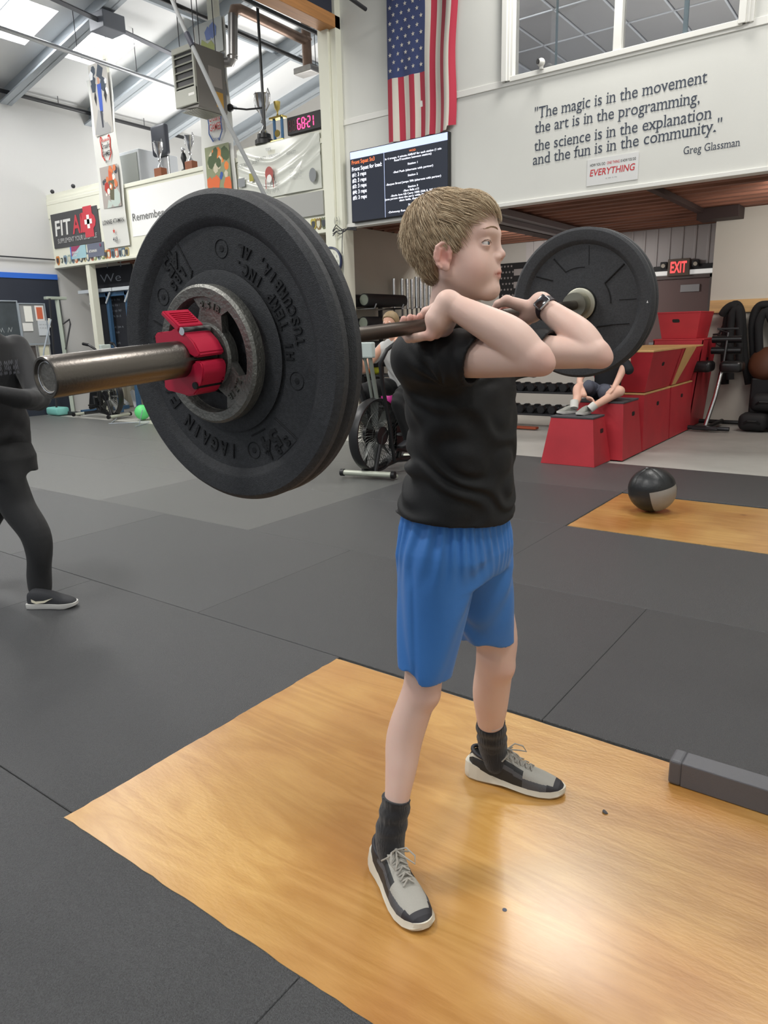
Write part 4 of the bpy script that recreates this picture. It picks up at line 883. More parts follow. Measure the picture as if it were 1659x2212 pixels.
for z in (.98, 1.12): MB().cyl((-2.15, 10.15, z), (-1.8, 10.15, z), .045, seg=20).build('ankle_roller', mat('vinyl_black', '18181a', .35), t, smooth=40)
MB().tube([(-1.97, 9.95, .6), (-1.97, 10.15, 1.2), (-2.1, 10.15, 1.25), (-1.85, 10.15, 1.25)], .014, 8).build('handle', dark, t)
t = thing('exercise_ball', (-1.68, 10.4, 0), 'brown padded half-dome lying behind the bench below the ropes', 'ball')
mb = MB(); mb.lathe([(0, .0), (.22, 0), (.21, .04), (.15, .09), (0, .11)], (-1.55, 10.5, .80), Vector((-.2, -1, .35)), 32); mb.build('dome', mat('brown_vinyl', '54301c', .6), t, smooth=40)
MB().box((-1.7, 10.42, 0), (-1.15, 10.7, .62), bev=.02).build('dome_stand', black, t)
for i, (x, y, z) in enumerate(((-1.55, 10.0, 0), (-1.25, 10.05, 0), (-1.45, 10.1, .23), (-.95, 10.0, 0), (-1.1, 10.1, .23), (-1.25, 10.15, .46), (-.9, 10.15, .46))):
    t = thing('sandbag', (x, y, z), 'black sandbag in the dark heap under the ropes, '+('leftmost on the floor', 'second on the floor', 'left one of the middle layer', 'rightmost on the floor', 'right one of the middle layer', 'left one of the top layer', 'right one of the top layer')[i], 'bag', 'black sandbags heaped under the ropes')
    mb = MB(); mb.box((x-.17, y-.14, z), (x+.17, y+.16, z+.22), bev=.08, seg=4); mb.build('bag_body', mat('bag_black', '19191b', .7, bump=.5, bscale=40), t, smooth=60)
    MB().tube([(x-.09, y-.14, z+.1), (x-.05, y-.17, z+.13), (x+.05, y-.17, z+.13), (x+.09, y-.14, z+.1)], .012, 6).build('bag_handle', black, t)
# ------------------------------------------------------------------ dumbbell rack under the deck
t = thing('dumbbell_rack', (-4.4, 9.3, 0), 'long black three tier dumbbell rack behind the seated boy', 'rack')
for x in (-5.6, -3.15): MB().box((x, 9.1, 0), (x+.06, 9.55, .95), bev=.008).build('upright', black, t)
for z in (.16, .46, .78): MB().box((-5.56, 9.12, z), (-3.12, 9.5, z+.025), bev=.004).build('rack_shelf', dark, t)
hexm = mat('hex_rubber', '1c1c1f', .4)
def dumbbell(x, y, z, s, label, first=[None]):
    if first[0] is None:
        t = thing('dumbbell', (x, y, z), label, 'dumbbell', 'dumbbells on the black rack')
        MB().cyl((x, y-.07, z), (x, y+.07, z), .014).build('handle', chrome, t)
        for a in (-.14, .06): mb = MB(); mb.cyl((x, y+a, z), (x, y+a+.08, z), .062, seg=6); bmesh.ops.bevel(mb.bm, geom=mb.bm.edges[:], offset=.008, segments=2, affect='EDGES'); mb.build('head', hexm, t)
        first[0] = t; return
    dup(first[0], (x, y, z))
for r, z in enumerate((.2388, .5388, .8588)):
    for i in range(15):
        dumbbell(-5.45+.155*i, 9.3, z, 1, 'x'); o = COL.objects[-1]
for o in [o for o in COL.objects if o.name.split('.')[0] == 'dumbbell']:
    q = ('bottom', 'middle', 'top')[0 if o.location.z < .4 else 1 if o.location.z < .7 else 2]; o['label'] = 'black hex dumbbell on the %s tier of the rack under the deck' % q; o['group'] = 'dumbbells on the %s tier' % q
MB().box((-4.75, 8.9, 0), (-4.0, 9.0, .03), bev=.008).build('floor_strap', mat('orange_strap', 'a04a2c', .6), **T('orange strap lying on the floor before the dumbbell rack', 'strap'))
# ------------------------------------------------------------------ roller rack beside the partition
t = thing('roller_rack', (-6.2, 8.3, 0), 'black wall rack holding the long rollers beside the clock column', 'rack')
for y in (7.95, 8.8): MB().box((-6.5, y, 0), (-6.45, y+.05, 1.75), bev=.006).build('upright', black, t)
for z in (1.0, 1.32, 1.64): 
    for y in (8.05, 8.7): MB().tube([(-6.47, y, z), (-6.0, y, z), (-5.97, y, z+.06)], .012, 8).build('prong', chrome, t)
rl = mat('foam_roller', '1b1b1d', .6); re_ = mat('roller_end', '8d9486', .7)
first = None
for i, (x, z, y) in enumerate(((-6.28, 1.745, 7.86), (-6.1, 1.75, 7.95), (-6.28, 1.43, 7.95), (-6.1, 1.45, 7.92), (-6.2, 1.12, 7.9), (-6.08, .93, 7.95))):
    lb = ['top left', 'top right', 'middle left', 'middle right', 'lower left', 'bottom right'][i]
    if first is None:
        first = thing('foam_roller', (x, y, z), 'x', 'roller', 'long black rollers with pale ends')
        MB().cyl((x, y, z), (x, y+.92, z), .083, seg=24).build('roller_body', rl, first, smooth=40)
        MB().cyl((x, y-.004, z), (x, y+.001, z), .07, seg=24).build('roller_end', re_, first)
        o = first
    else: o = dup(first, (x, y, z))
    o['label'] = 'long black roller with a pale end, %s in the rack beside the column' % lb
# barbells standing in a floor holder
t = thing('bar_holder', (-6.1, 9.35, 0), 'black floor holder with the upright barbells behind the boy', 'rack')
MB().box((-6.57, 9.1, 0), (-5.66, 9.7, .12), bev=.01).build('base', black, t)
MB().box((-6.0, 9.7, 0), (-5.94, 9.76, 2.3), bev=.006).build('post', black, t)
first = None; spots = [(850, 602), (868, 600), (879, 597), (889, 602), (899, 601), (908, 600), (917, 603), (926, 600), (937, 603), (900, 635), (946, 606)]
for i, (u, v) in enumerate(spots):
    p = aty(u, v, 9.2+.12*(i % 4)); x, y, zt = p.x, p.y, p.z
    if first is None:
        first = thing('standing_barbell', (x, y, .1), 'x', 'barbell', 'steel barbells standing in the floor holder')
        mb = MB(); mb.cyl((x, y, zt), (x, y, zt-.42), .026, seg=16); mb.build('sleeve', chrome, first, smooth=40)
        mb = MB(); mb.lathe([(0, 0), (.036, 0), (.036, -.02), (0, -.02)], (x, y, zt-.42), Z3, 16); mb.build('collar_ring', chrome, first, smooth=40)
        mb = MB(); mb.cyl((x, y, zt-.42), (x, y, .12), .014, seg=12); mb.build('shaft', mat('bar_steel_dark', '6a6a6a', .35, metal=.8), first, smooth=40); z00 = zt; o = first
    else: o = dup(first, (x, y, .1))
    o['label'] = 'steel barbell standing upright in the holder, %s from the left' % (ords[i] if i < 10 else 'the one farthest')
# coloured kettlebells and plates seen past the bike
def kettlebell(p, r, c, label):
    t = thing('kettlebell', (p.x, p.y, p.z-r), label, 'kettlebell'); m_ = mat('kb_'+c, c, .4)
    MB().sphere(p, r, 20).build('bell', m_, t, smooth=60)
    MB().tube([p+Vector((-.6*r, 0, .7*r)), p+Vector((-.62*r, 0, 1.5*r)), p+Vector((-.3*r, 0, 1.85*r)), p+Vector((.3*r, 0, 1.85*r)), p+Vector((.62*r, 0, 1.5*r)), p+Vector((.6*r, 0, .7*r))], .18*r, 8).build('handle', m_, t, smooth=60)
t = thing('low_shelf', (-5.6, 8.3, 0), 'low dark shelf with the coloured kettlebells behind the bike rider', 'shelf')
for z in (.3, .72): MB().box((-6.3, 8.1, z), (-5.0, 8.5, z+.025), bev=.004).build('shelf_board', dark, t)
for x in (-6.3, -5.04): MB().box((x, 8.1, 0), (x+.04, 8.5, .75), bev=.004).build('shelf_end', black, t)
kettlebell(Vector((aty(838, 888, 8.2).x, 8.2, .325+.095)), .095, 'd03f9c', 'bright pink kettlebell on the low shelf behind the bike rider')
kettlebell(Vector((aty(813, 842, 8.25).x, 8.25, .745+.075)), .075, 'd8dc3c', 'yellow-green kettlebell on the low shelf above the bike fan')
kettlebell(Vector((aty(804, 846, 8.35).x, 8.35, .745+.07)), .07, 'e07a3a', 'orange kettlebell on the low shelf above the bike fan')
for (u, v, c, lb) in ((889, 948, 'd8502c', 'orange-red'), (897, 935, 'e0b030', 'amber')):
    p = atz(u, v+14, .0); t = thing('weight_disc', (p.x, p.y, 0), lb+' rubber disc leaning low behind the bike by the boy', 'disc')
    mb = MB(); mb.lathe([(.04, -.02), (.14, -.02), (.15, -.01), (.15, .01), (.14, .02), (.04, .02)], (p.x, p.y, .15), Vector((.3, 1, .1)), 28, closed=True); mb.build('disc_body', mat('disc_'+c, c, .5), t, smooth=40)
# ------------------------------------------------------------------ air bike (fan bike)
def airbike():
    t = thing('air_bike', (-4.03, 5.6, 0), 'black fan bike with a wire cage that the boy in the white shirt rides', 'bike')
    X0 = -4.03; fc = Vector((X0, 5.36, .385)); wh = mat('stabiliser_white', 'b8bcae', .35, metal=.2)
    mb = MB(); mb.tube([(-4.24, 5.12, .05), (-3.76, 5.24, .05)], .026, 12); mb.tube([(-4.2, 5.19, .03), (-3.74, 5.30, .03)], .015, 8); mb.build('front_stabiliser', wh, t, smooth=60)
    mb = MB(); mb.tube([(-4.25, 6.15, .05), (-3.78, 6.2, .05)], .026, 12); mb.build('rear_stabiliser', wh, t, smooth=60)
    for p, q in (((-4.265, 5.115, .05), (-4.23, 5.122, .05)), ((-3.765, 5.238, .05), (-3.73, 5.245, .05)), ((-4.28, 6.147, .05), (-4.25, 6.15, .05)), ((-3.79, 6.199, .05), (-3.76, 6.202, .05))): MB().cyl(p, q, .034, seg=14).build('end_cap', black, t, smooth=40)
    fr = mat('bike_frame_black', '1a1a1c', .4)
    mb = MB(); mb.tube([(X0, 5.18, .05), (X0, 5.7, .10), (X0, 6.17, .05)], .03, 10); mb.tube([(X0, 5.72, .1), (X0, 5.85, .45), (X0, 5.93, .74)], .03, 10); mb.build('main_frame', fr, t, smooth=60)
    for s_ in (-1, 1): MB().tube([(X0+s_*.07, 5.25, .05), (X0+s_*.075, 5.36, .38), (X0+s_*.075, 5.42, .42)], .02, 8).build('fork', fr, t)
    mb = MB(); mb.lathe([(.34, -.05), (.355, 0), (.34, .05), (.325, .05), (.325, -.05)], fc, X3, 56, closed=True); mb.build('fan_rim', fr, t, smooth=50)
    cg = mat('cage_wire', '4a4c4a', .35, metal=.7)
    for s_ in (-1, 1):
        mb = MB()
        for k in range(48):
            an = k*2*math.pi/48; a = fc+Vector((s_*.075, .07*math.cos(an), .07*math.sin(an))); an2 = an+.35
            b = fc+Vector((s_*.06, .2*math.cos(an+.17), .2*math.sin(an+.17))); c = fc+Vector((s_*.045, .335*math.cos(an2), .335*math.sin(an2))); mb.tube([a, b, c], .0022, 4, caps=False)
        for r_ in (.13, .24): mb.tube([fc+Vector((s_*.065, r_*math.cos(a*.2094), r_*math.sin(a*.2094))) for a in range(30)], .0025, 4, closed=True)
        mb.build('cage', cg, t, kind='stuff')
        MB().cyl(fc+X3*s_*.06, fc+X3*s_*.09, .085, seg=24).build('hub_cover', black, t, smooth=40)
    for k in range(8):
        an = k*math.pi/4; u_ = Vector((0, math.cos(an), math.sin(an))); w_ = Vector((0, -math.sin(an), math.cos(an)))
        MB().quad(fc+u_*.08-X3*.035, fc+u_*.31-X3*.035+w_*.02, fc+u_*.31+X3*.035-w_*.02, fc+u_*.08+X3*.035).build('blade', mat('blade_grey', '6d6f6c', .4, metal=.4), t)
    mb = MB(); mb.prism([(X0-.05, 5.62, .2), (X0-.05, 5.98, .12), (X0-.05, 5.86, .5), (X0-.05, 5.62, .45)], (.1, 0, 0)); bmesh.ops.bevel(mb.bm, geom=mb.bm.edges[:], offset=.02, segments=2, affect='EDGES'); mb.build('chain_cover', black, t, smooth=50)
    MB().cyl((X0-.12, 5.66, .36), (X0+.12, 5.66, .36), .02).build('crank_axle', chrome, t)
    for s_ in (-1, 1):
        MB().tube([(X0+s_*.11, 5.66, .36), (X0+s_*.12, 5.66+s_*.02, .36+s_*.13)], .014, 8).build('crank', fr, t)
        MB().box((X0+s_*.12, 5.61+s_*.02, .345+s_*.13), (X0+s_*.22, 5.71+s_*.02, .37+s_*.13), bev=.006).build('pedal', black, t)
        h = MB(); h.tube([(X0+s_*.10, 5.52, .12), (X0+s_*.11, 5.45, .45), (X0+s_*.13, 5.32, .85), (X0+s_*.16, 5.25, 1.05), (X0+s_*.2, 5.3, 1.17), (X0+s_*.24, 5.42, 1.24)], .019, 10); h.build('swing_arm', fr, t, smooth=60)
        h = MB(); h.tube([(X0+s_*.24, 5.42, 1.24), (X0+s_*.26, 5.54, 1.26)], .024, 10); h.build('grip', black, t, smooth=60)
    mb = MB(); mb.tube([(X0-.025, 5.36, .72), (X0-.04, 5.28, 1.14)], .014, 8); mb.tube([(X0+.03, 5.36, .72), (X0+.02, 5.28, 1.14)], .02, 8); mb.build('mast', mat('mast_grey', '8a9088', .4, metal=.4), t, smooth=60)
    MB().box((X0-.12, 5.25, 1.1), (X0+.07, 5.31, 1.24), bev=.012).build('console', mat('console_pale', 'b9c4c0', .4), t)
    MB().tube([(X0, 5.93, .7), (X0, 5.95, .8)], .018, 8).build('seat_post', chrome, t)
    mb = MB(); mb.sphere((X0, 5.97, .82), 1, 20, sc=(.12, .14, .035)); mb.build('saddle', mat('saddle_black', '161618', .5), t, smooth=60)
    return t
bike = airbike()
for i, (x, y, a, lb) in enumerate(((-11.35, 7.22, 1.57, 'fan bike standing in the left bay nearest the upright rail machine'), (-9.3, 8.5, 1.4, 'fan bike in the left bay between the post and the near plate'))):
    c = dup(bike, (x, y, 0)); c.rotation_euler[2] = a; c['label'] = lb
# upright rail machine by the left wall
t = thing('upright_rower', (-12.4, 7.6, 0), 'rowing machine stored upright with its pale rail by the left wall', 'machine')
ral = mat('rail_pale', 'b4bdb0', .35, metal=.3)
a, b = XL(123, 645, -12.35), XL(150, 830, -12.35)
mb = MB(); d_ = (a-b).normalized(); mb.tube([a, b, b-d_*.8], .045, 4); mb.build('rail', ral, t)
mb = MB(); mb.tube([XL(107, 645, -12.3), XL(118, 780, -12.3), XL(122, 880, -12.3)], .02, 6); mb.build('side_rail', dark, t)
MB().box(a+Vector((-.05, -.22, -.02)), a+Vector((.05, .16, .03)), bev=.01).build('top_plate', ral, t)
MB().tube([XL(136, 700, -12.2), XL(150, 690, -12.2), XL(152, 700, -12.2), XL(142, 755, -12.2)], .014, 8).build('handle', dark, t, smooth=60)
MB().tube([XL(110, 690, -12.2), XL(95, 755, -12.2), XL(92, 790, -12.2)], .014, 8).build('monitor_arm', steelw, t)
MB().box((-12.6, 7.2, 0), (-12.1, 7.28, .06), bev=.01).build('foot', dark, t)
# blue squat rack
t = thing('squat_rack', (-11.9, 7.9, 0), 'blue squat rack with white cross pieces before the We chalkboard', 'rack')
bl = mat('rack_blue', '3d5f80', .45, metal=.2); wc = mat('rack_white', 'c9cfd4', .4)
for x in (-12.36, -11.86, -11.3):
    MB().box((x, 7.86, 0), (x+.07, 7.93, 2.2), bev=.006).build('upright', bl, t)
    MB().box((x-.25, 7.80, 2.14), (x+.28, 7.86, 2.2), bev=.006).build('cross_piece', wc, t)
    MB().tube([(x+.03, 7.84, 1.95), (x+.2, 7.83, 2.13)], .016, 6).build('gusset', wc, t)
MB().box((-12.36, 7.86, 2.06), (-11.23, 7.93, 2.13), bev=.006).build('top_beam', bl, t)
MB().box((-12.36, 7.4, 0), (-12.29, 8.4, .07), bev=.006).build('foot_beam', bl, t)
for (x, z, r_) in ((-12.4, .9, .1), (-12.4, .66, .1), (-11.84, .62, .09)): MB().cyl((x-.03, 7.78, z), (x+.0, 7.78, z), r_, seg=20).build('storage_peg_disc', dark, t, smooth=40)
# balls and small things on the left floor
def ball(x, y, r, c, label, name='exercise_ball'):
    return MB().sphere((x, y, r), r, 28).build(name, mat('ball_'+c, c, .45), smooth=80, **T(label, 'ball'))
p = atz(298, 908, 0); ball(p.x, p.y+.1, .125, '5fd07a', 'bright green ball on the floor left of the near plate')
p = atz(313, 906, 0); ball(p.x, p.y+.2, .12, 'b8d42c', 'yellow-green ball partly hidden by the near plate')
p = atz(86, 890, 0); MB().box((-12.84, 7.0, 0), (-12.45, 7.25, .14), bev=.04, seg=3).build('foam_block', mat('foam_teal', '7fc4bb', .7), smooth=60, **T('small teal foam block on the floor by the left wall', 'block'))
t = thing('wire_hurdle', atz(275, 912, 0), 'thin wire stand lying on the floor edge by the green ball', 'stand')
mb = MB(); mb.tube([atz(235, 915, .01), atz(322, 911, .01)], .006, 6); mb.tube([atz(292, 921, .01), atz(322, 913, .01)], .006, 6); mb.tube([atz(240, 914, .01), atz(265, 893, .01)], .006, 6); mb.tube([atz(300, 920, .01), aty(308, 885, atz(300, 920, 0).y)], .006, 6); mb.build('wire_leg', steelw, t)
for i, (u0, v0, u1, v1, lb) in enumerate(((240, 842, 275, 872, 'white tilted bench rail in the left bay behind the sleeve'), (286, 845, 296, 880, 'pale upright panel in the left bay beside the near plate'))):
    a, b = aty(u0, v0, 8.7), aty(u1, v1, 8.55); t = MB(); t.tube([a, b], .05, 4); t.tube([b, Vector((b.x, b.y, 0))], .02, 6); t.build('bench_rail', wc, **T(lb, 'rail'))
for i, (x, y, r_) in enumerate(((-10.75, 8.6, .2), (-10.35, 8.8, .2))):
    mb = MB(); mb.sphere((x, y, r_*.8), r_, 20, sc=(1, .8, .8)); mb.build('gym_bag', mat('gym_bag', '232426', .8, bump=.5, bscale=20), smooth=70, **T(['dark rounded gym bag in the left bay under the sleeve', 'second dark gym bag behind the first in the left bay'][i], 'bag'))
# ------------------------------------------------------------------ medicine ball on the far platform
p = atz(1404, 1106, 0); c = Vector((p.x, p.y+.02, .165)); t = thing('medicine_ball', (c.x, c.y, 0), 'black and grey stitched medicine ball on the far plywood platform', 'ball')
R_ = .17; Mr = Matrix.Rotation(.35, 3, 'Z') @ Matrix.Rotation(-.22, 3, 'Y') @ Matrix.Rotation(.05, 3, 'X'); lea = mat('ball_leather', '1f2123', .38, bump=.3, bscale=60); leg = mat('ball_grey_leather', '8e8a84', .45, bump=.3, bscale=60)
def ballpanel(lon0, lon1, lat0, lat1, m, name):
    N = 10; vs = []; fs = []
    for i in range(N+1):
        for j in range(N+1):
            lo = lon0+(lon1-lon0)*j/N; la = lat0+(lat1-lat0)*i/N; e = min(i, N-i, j, N-j); rr = R_-(.0035 if e == 0 else 0)
            v = Mr @ Vector((math.cos(la)*math.cos(lo), math.cos(la)*math.sin(lo), math.sin(la)))*rr; v.z *= .96; vs.append(tuple(c+v))
    for i in range(N):
        for j in range(N): q = i*(N+1)+j; fs.append((q, q+1, q+N+2, q+N+1))
    me = bpy.data.meshes.new(name); me.from_pydata(vs, [], fs); me.materials.append(m); me.shade_smooth(); link(name, me, t)
va = math.radians
for k in range(4): ballpanel(va(90*k-100), va(90*k-10), va(-90), va(8), leg if k in (0, 2) else lea, 'panel')
for k in range(4): ballpanel(va(90*k-145), va(90*k-55), va(8), va(90), lea, 'panel')
TX().put('6', c+Mr @ Vector((-.02, -.02, .168)), Mr @ X3, Mr @ Y3, 0, .03).build('ball_print', mat('ball_ink', '8d9294', .5), t)
# ------------------------------------------------------------------ black square bar lying across the near platform edge
t = thing('square_bar', (.2, 1.96, 0), 'black square steel bar with a rounded end cap across the near platform edge', 'bar')
bm_ = mat('powder_coat_black', '5c5c60', .4, bump=.15, bscale=400); a0 = atz(1441, 1692, 0.0)
y0 = a0.y; x0 = a0.x; z1 = aty(1445, 1640, y0).z; wy = .075
MB().box((x0+.035, y0+.002, .001), (x0+1.5, y0+wy-.002, z1*1.0-.002), bev=.004).build('bar_tube', bm_, t)
MB().box((x0, y0, .001), (x0+.037, y0+wy, z1), bev=.009, seg=3).build('end_cap', mat('cap_plastic', '5a5a5e', .38), t)
MB().cyl((-.55, 1.755, .0), (-.548, 1.757, .004), .008).build('debris', mat('debris_grey', '55575c', .7), **T('tiny grey scrap on the platform beside the far shoe', 'scrap'))
p = atz(1090, 1966, 0); MB().cyl((p.x, p.y, 0), (p.x, p.y, .0012), .0055, seg=14).build('floor_dot', mat('dot_slate', '4d5260', .6), **T('small dark round dot on the platform between the two shoes', 'dot'))
# ------------------------------------------------------------------ barbell
BA = Vector((-.8268, .4554, 1.2874)); BD = Vector((-.02165, .9979, .06099)).normalized()
E1 = BD.cross(Z3).normalized(); E2 = E1.cross(BD)          # seen from the near end: E1 right, E2 up
def bp(s, a=0, b=0): return BA+BD*s+E1*a+E2*b
def bpol(s, r, deg): return bp(s, r*math.cos(math.radians(deg)), r*math.sin(math.radians(deg)))
steel = mat('bar_sleeve_steel', '6b6661', .30, metal=1, bump=.05, bscale=300); steel2 = mat('bar_shaft_steel', '5c554f', .42, metal=.9)
t = thing('barbell', bp(1.0), 'steel barbell held across the boy\'s shoulders', 'barbell')
SL = .335; S2 = SL+.03+1.358; END = S2+.04+SL
mb = MB(); mb.lathe([(.0195, 0.004), (.0215, 0), (.0240, 0), (.0252, .002), (.0252, SL), (.0, SL)], BA, BD, 48); mb.build('sleeve', steel, t, smooth=35)
mb = MB(); mb.lathe([(0, .005), (.0165, .005), (.0175, .004), (.0195, .004)], BA, BD, 40); mb.build('end_cap', mat('sleeve_cap', '7c7974', .5, metal=.8, bump=.6, bscale=90), t, smooth=35)
MB().tube([bpol(.0035, .0185, a*12) for a in range(30)], .0009, 6, closed=True).build('snap_ring', chrome, t)
mb = MB(); mb.lathe([(.0, 0), (.037, 0), (.037, .03), (.0, .03)], bp(SL), BD, 40); mb.build('inner_collar', steel, t, smooth=35)
mb = MB(); mb.lathe([(.0, 0), (.037, 0), (.037, .05), (.0, .05)], bp(S2), BD, 40); mb.build('inner_collar', mat('collar_nickel', '9d9a8c', .35, metal=.9), t, smooth=35)
mb = MB(); mb.lathe([(0, 0), (.0252, 0), (.0252, SL), (.024, SL+.002), (0, SL+.002)], bp(S2+.03), BD, 40); mb.build('sleeve', steel, t, smooth=35)
mb = MB(); mb.lathe([(0, 0), (.0142, 0), (.0142, 1.36), (0, 1.36)], bp(SL+.03), BD, 28); mb.build('shaft', steel2, t, smooth=35)
# ------------------------------------------------------------------ plates
rubp = mat('bumper_rubber', '36373a', .6, spec=.45, bump=.4, bscale=650, var=.25, vscale=200)
rubt_ = mat('bumper_tread', '37373a', .6, bump=1, bscale=120, var=.3, vscale=60)
def raisedtext(s, rad, deg0, deg1, cap, sface, sgn, par, m, name='raised_lettering', tops='in', th=.0022):
    """letters spaced evenly along an arc from deg0 to deg1; tops='in' or 'out'"""
    n = len(s); vs = []; fs = []
    for i, ch in enumerate(s):
        if ch == ' ': continue
        an = math.radians(deg0+(deg1-deg0)*i/max(1, n-1))
        a, f = textmesh(ch, cap*(.22 if ch in 'I.,/' else .72), cap, .03)
        up2 = Vector((-math.cos(an), -math.sin(an), 0)) if tops == 'in' else Vector((math.cos(an), math.sin(an), 0))
        rt2 = Vector((up2.y, -up2.x, 0)); k = len(vs); w_ = a[:, 0].max()
        cx, cy = rad*math.cos(an), rad*math.sin(an)
        for zz in (sface, sface-sgn*th):
            for p in a:
                X_ = cx+rt2.x*(p[0]-w_/2)+up2.x*(p[1]-cap/2); Y_ = cy+rt2.y*(p[0]-w_/2)+up2.y*(p[1]-cap/2)
                vs.append(tuple(bp(zz, X_, Y_)))
        N = len(a); ed = {}
        for q in f:
            fs.append(tuple(k+N+v for v in q))
            for j in range(len(q)):
                e = (q[j], q[(j+1) % len(q)]); 
                if (e[1], e[0]) in ed: del ed[(e[1], e[0])]
                else: ed[e] = 1
        for (u_, v_) in ed: fs.append((k+u_, k+v_, k+N+v_, k+N+u_))
    me = bpy.data.meshes.new(name); me.from_pydata(vs, [], fs); me.materials.append(m); me.update(); return link(name, me, par)
def bumper(s0, th, label, R_=.225, face='near', group=None, rec=.010, hub=.05):
    t = thing('bumper_plate', bp(s0+th/2), label, 'plate', group)
    b_ = .008; e = .006
    prof = [(.0262, rec+.0), (hub, rec), (hub+.004, rec+.002) if False else (hub, rec), (.176, rec), (.186, .001), (.190, 0), (R_-b_, 0), (R_-.003, .004), (R_, b_), (R_, th-b_), (R_-.003, th-.004), (R_-b_, th), (.190, th), (.186, th-.0005), (.176, th-rec*.3), (.0262, th-rec*.3)]
    mb = MB(); mb.lathe(prof, bp(s0), BD, 128, closed=True); mb.build('rubber_disc', rubp, t, smooth=28)
    return t
ink = mat('letter_rubber', '1b1c1f', .7, bump=.5, bscale=200)
t1 = bumper(.278, .026, 'near black bumper plate with raised lettering, outermost on the near sleeve'); sf = .278+.010
mb = MB(); mb.lathe([(.114, 0), (.118, -.006), (.112, -.009), (.060, -.009), (.060, 0)], bp(sf), BD, 80, closed=True); mb.build('hub_boss', rubp, t1, smooth=28)
raisedtext('HI TEMP INC.', .128, -2, 68, .0145, sf, 1, t1, ink); raisedtext('TUSCUMBIA, AL', .150, 6, 68, .0145, sf, 1, t1, ink)
raisedtext('/AGAIN FASTER/', .150, -93, -198, .021, sf, 1, t1, ink, tops='out')
raisedtext('45', .163, 121, 128, .026, sf, 1, t1, ink, tops='in'); raisedtext('LBS', .138, 121, 133, .014, sf, 1, t1, ink, tops='in')
raisedtext('45', .150, -64, -56, .026, sf, 1, t1, ink, tops='out'); raisedtext('LBS', .165, -66, -50, .014, sf, 1, t1, ink, tops='out')
for (r_, an) in ((.146, 83), (.150, 145), (.142, -16), (.150, -76)):
    c = bpol(sf, r_, an); mb = MB(); mb.lathe([(.0115, .0004), (.0125, -.0012), (.0135, .0004)], c, BD, 28); mb.lathe([(0, -.0012), (.004, -.001), (.005, .0004)], c, BD, 16); mb.build('moulded_ring', ink, t1, smooth=40)
for (r0, a0, r1, a1) in ((.181, 115, .128, 113), (.130, 112, .112, 122), (.128, -47, .178, -44), (.178, -44, .178, -62), (.128, -74, .128, -60)):
    p, q = bpol(sf-.0004, r0, a0), bpol(sf-.0004, r1, a1); MB().tube([p, q], .0014, 6).build('moulded_line', ink, t1)
t2 = bumper(.3065, .0275, 'second black bumper plate behind the near one on the same sleeve')
# small steel change plate with three windows, against the near bumper
t = thing('change_plate', bp(.255), 'small dark steel plate with three windows against the near bumper', 'plate')
iron = mat('cast_iron', '7d7c77', .42, metal=.7, bump=.5, bscale=200, var=.15, vscale=30)
mb = MB(); mb.lathe([(.081, .004), (.0825, 0), (.095, -.001), (.099, .003), (.099, .019), (.081, .019)], bp(.249), BD, 96, closed=True); mb.build('rim', iron, t, smooth=30)
mb = MB(); mb.lathe([(.0262, 0), (.044, 0), (.047, .004), (.047, .018), (.0262, .018)], bp(.250), BD, 64, closed=True); mb.build('hub', iron, t, smooth=30)
ctrs = (75, -45, -165)
for c0 in ctrs:
    mb = MB(); N = 14; inn = []; out = []
    for i in range(N+1):
        q = -1+2*i/N; out.append((.084, math.radians(c0+q*27))); inn.append((.045, math.radians(c0+q*36)))
    def spoke(sz, fl): 
        A = [mb.bm.verts.new(bp(sz, r*math.cos(a), r*math.sin(a))) for r, a in inn]
        Mi = [mb.bm.verts.new(bp(sz, .066*math.cos(math.radians(c0+(-1+2*i/N)*19)), .066*math.sin(math.radians(c0+(-1+2*i/N)*19)))) for i in range(N+1)]
        B = [mb.bm.verts.new(bp(sz, r*math.cos(a), r*math.sin(a))) for r, a in out]
        mb.skin(A, Mi, False); mb.skin(Mi, B, False); return A, Mi, B
    f_ = spoke(.2535, 0); g_ = spoke(.266, 1)
    for k in (0, -1):
        for i in range(2): mb.bm.faces.new((f_[i][k], f_[i+1][k], g_[i+1][k], g_[i][k]))
    mb.build('spoke', iron, t, smooth=40)
raisedtext('2.5 LB', .071, 88, 62, .0095, .2535, 1, t, mat('iron_letter', '6c6c66', .35, metal=.8), tops='out')
raisedtext('2.5 LB', .069, -32, -58, .0090, .2535, 1, t, mat('iron_letter', '6c6c66', .35, metal=.8), tops='out')
# red lock collar
redc = mat('red_nylon', 'c02040', .38, spec=.5); t = thing('barbell_collar', bp(.225), 'bright red nylon lock collar on the near sleeve', 'collar')
def c2(s, a, b): return bp(s, a/1000, b/1000)
def clampshape(pts, s0, s1, name, bev=.002, m=redc):
    mb = MB(); mb.prism([c2(s0, *p) for p in pts], BD*(s1-s0)); bmesh.ops.bevel(mb.bm, geom=[e for e in mb.bm.edges], offset=bev, segments=2, affect='EDGES', clamp_overlap=True); return mb.build(name, m, t, smooth=40)
def arc(r, a0, a1, n): return [(r*math.cos(math.radians(a0+(a1-a0)*i/n)), r*math.sin(math.radians(a0+(a1-a0)*i/n))) for i in range(n+1)]
clampshape(arc(27, 8, 160, 14)+[(-40, 12), (-46, 18), (-46, 34), (-38, 38), (-24, 35), (-14, 36), (-4, 42), (10, 42), (20, 34), (34, 24), (44, 8), (42, 3), (34, 2)], .200, .246, 'upper_jaw')
clampshape(arc(27, -168, -8, 14)+[(34, -2), (42, -4), (45, -12), (42, -24), (34, -32), (26, -44), (18, -50), (2, -52), (-8, -46), (-22, -44), (-36, -46), (-44, -40), (-38, -28), (-34, -14)], .202, .246, 'lower_jaw')
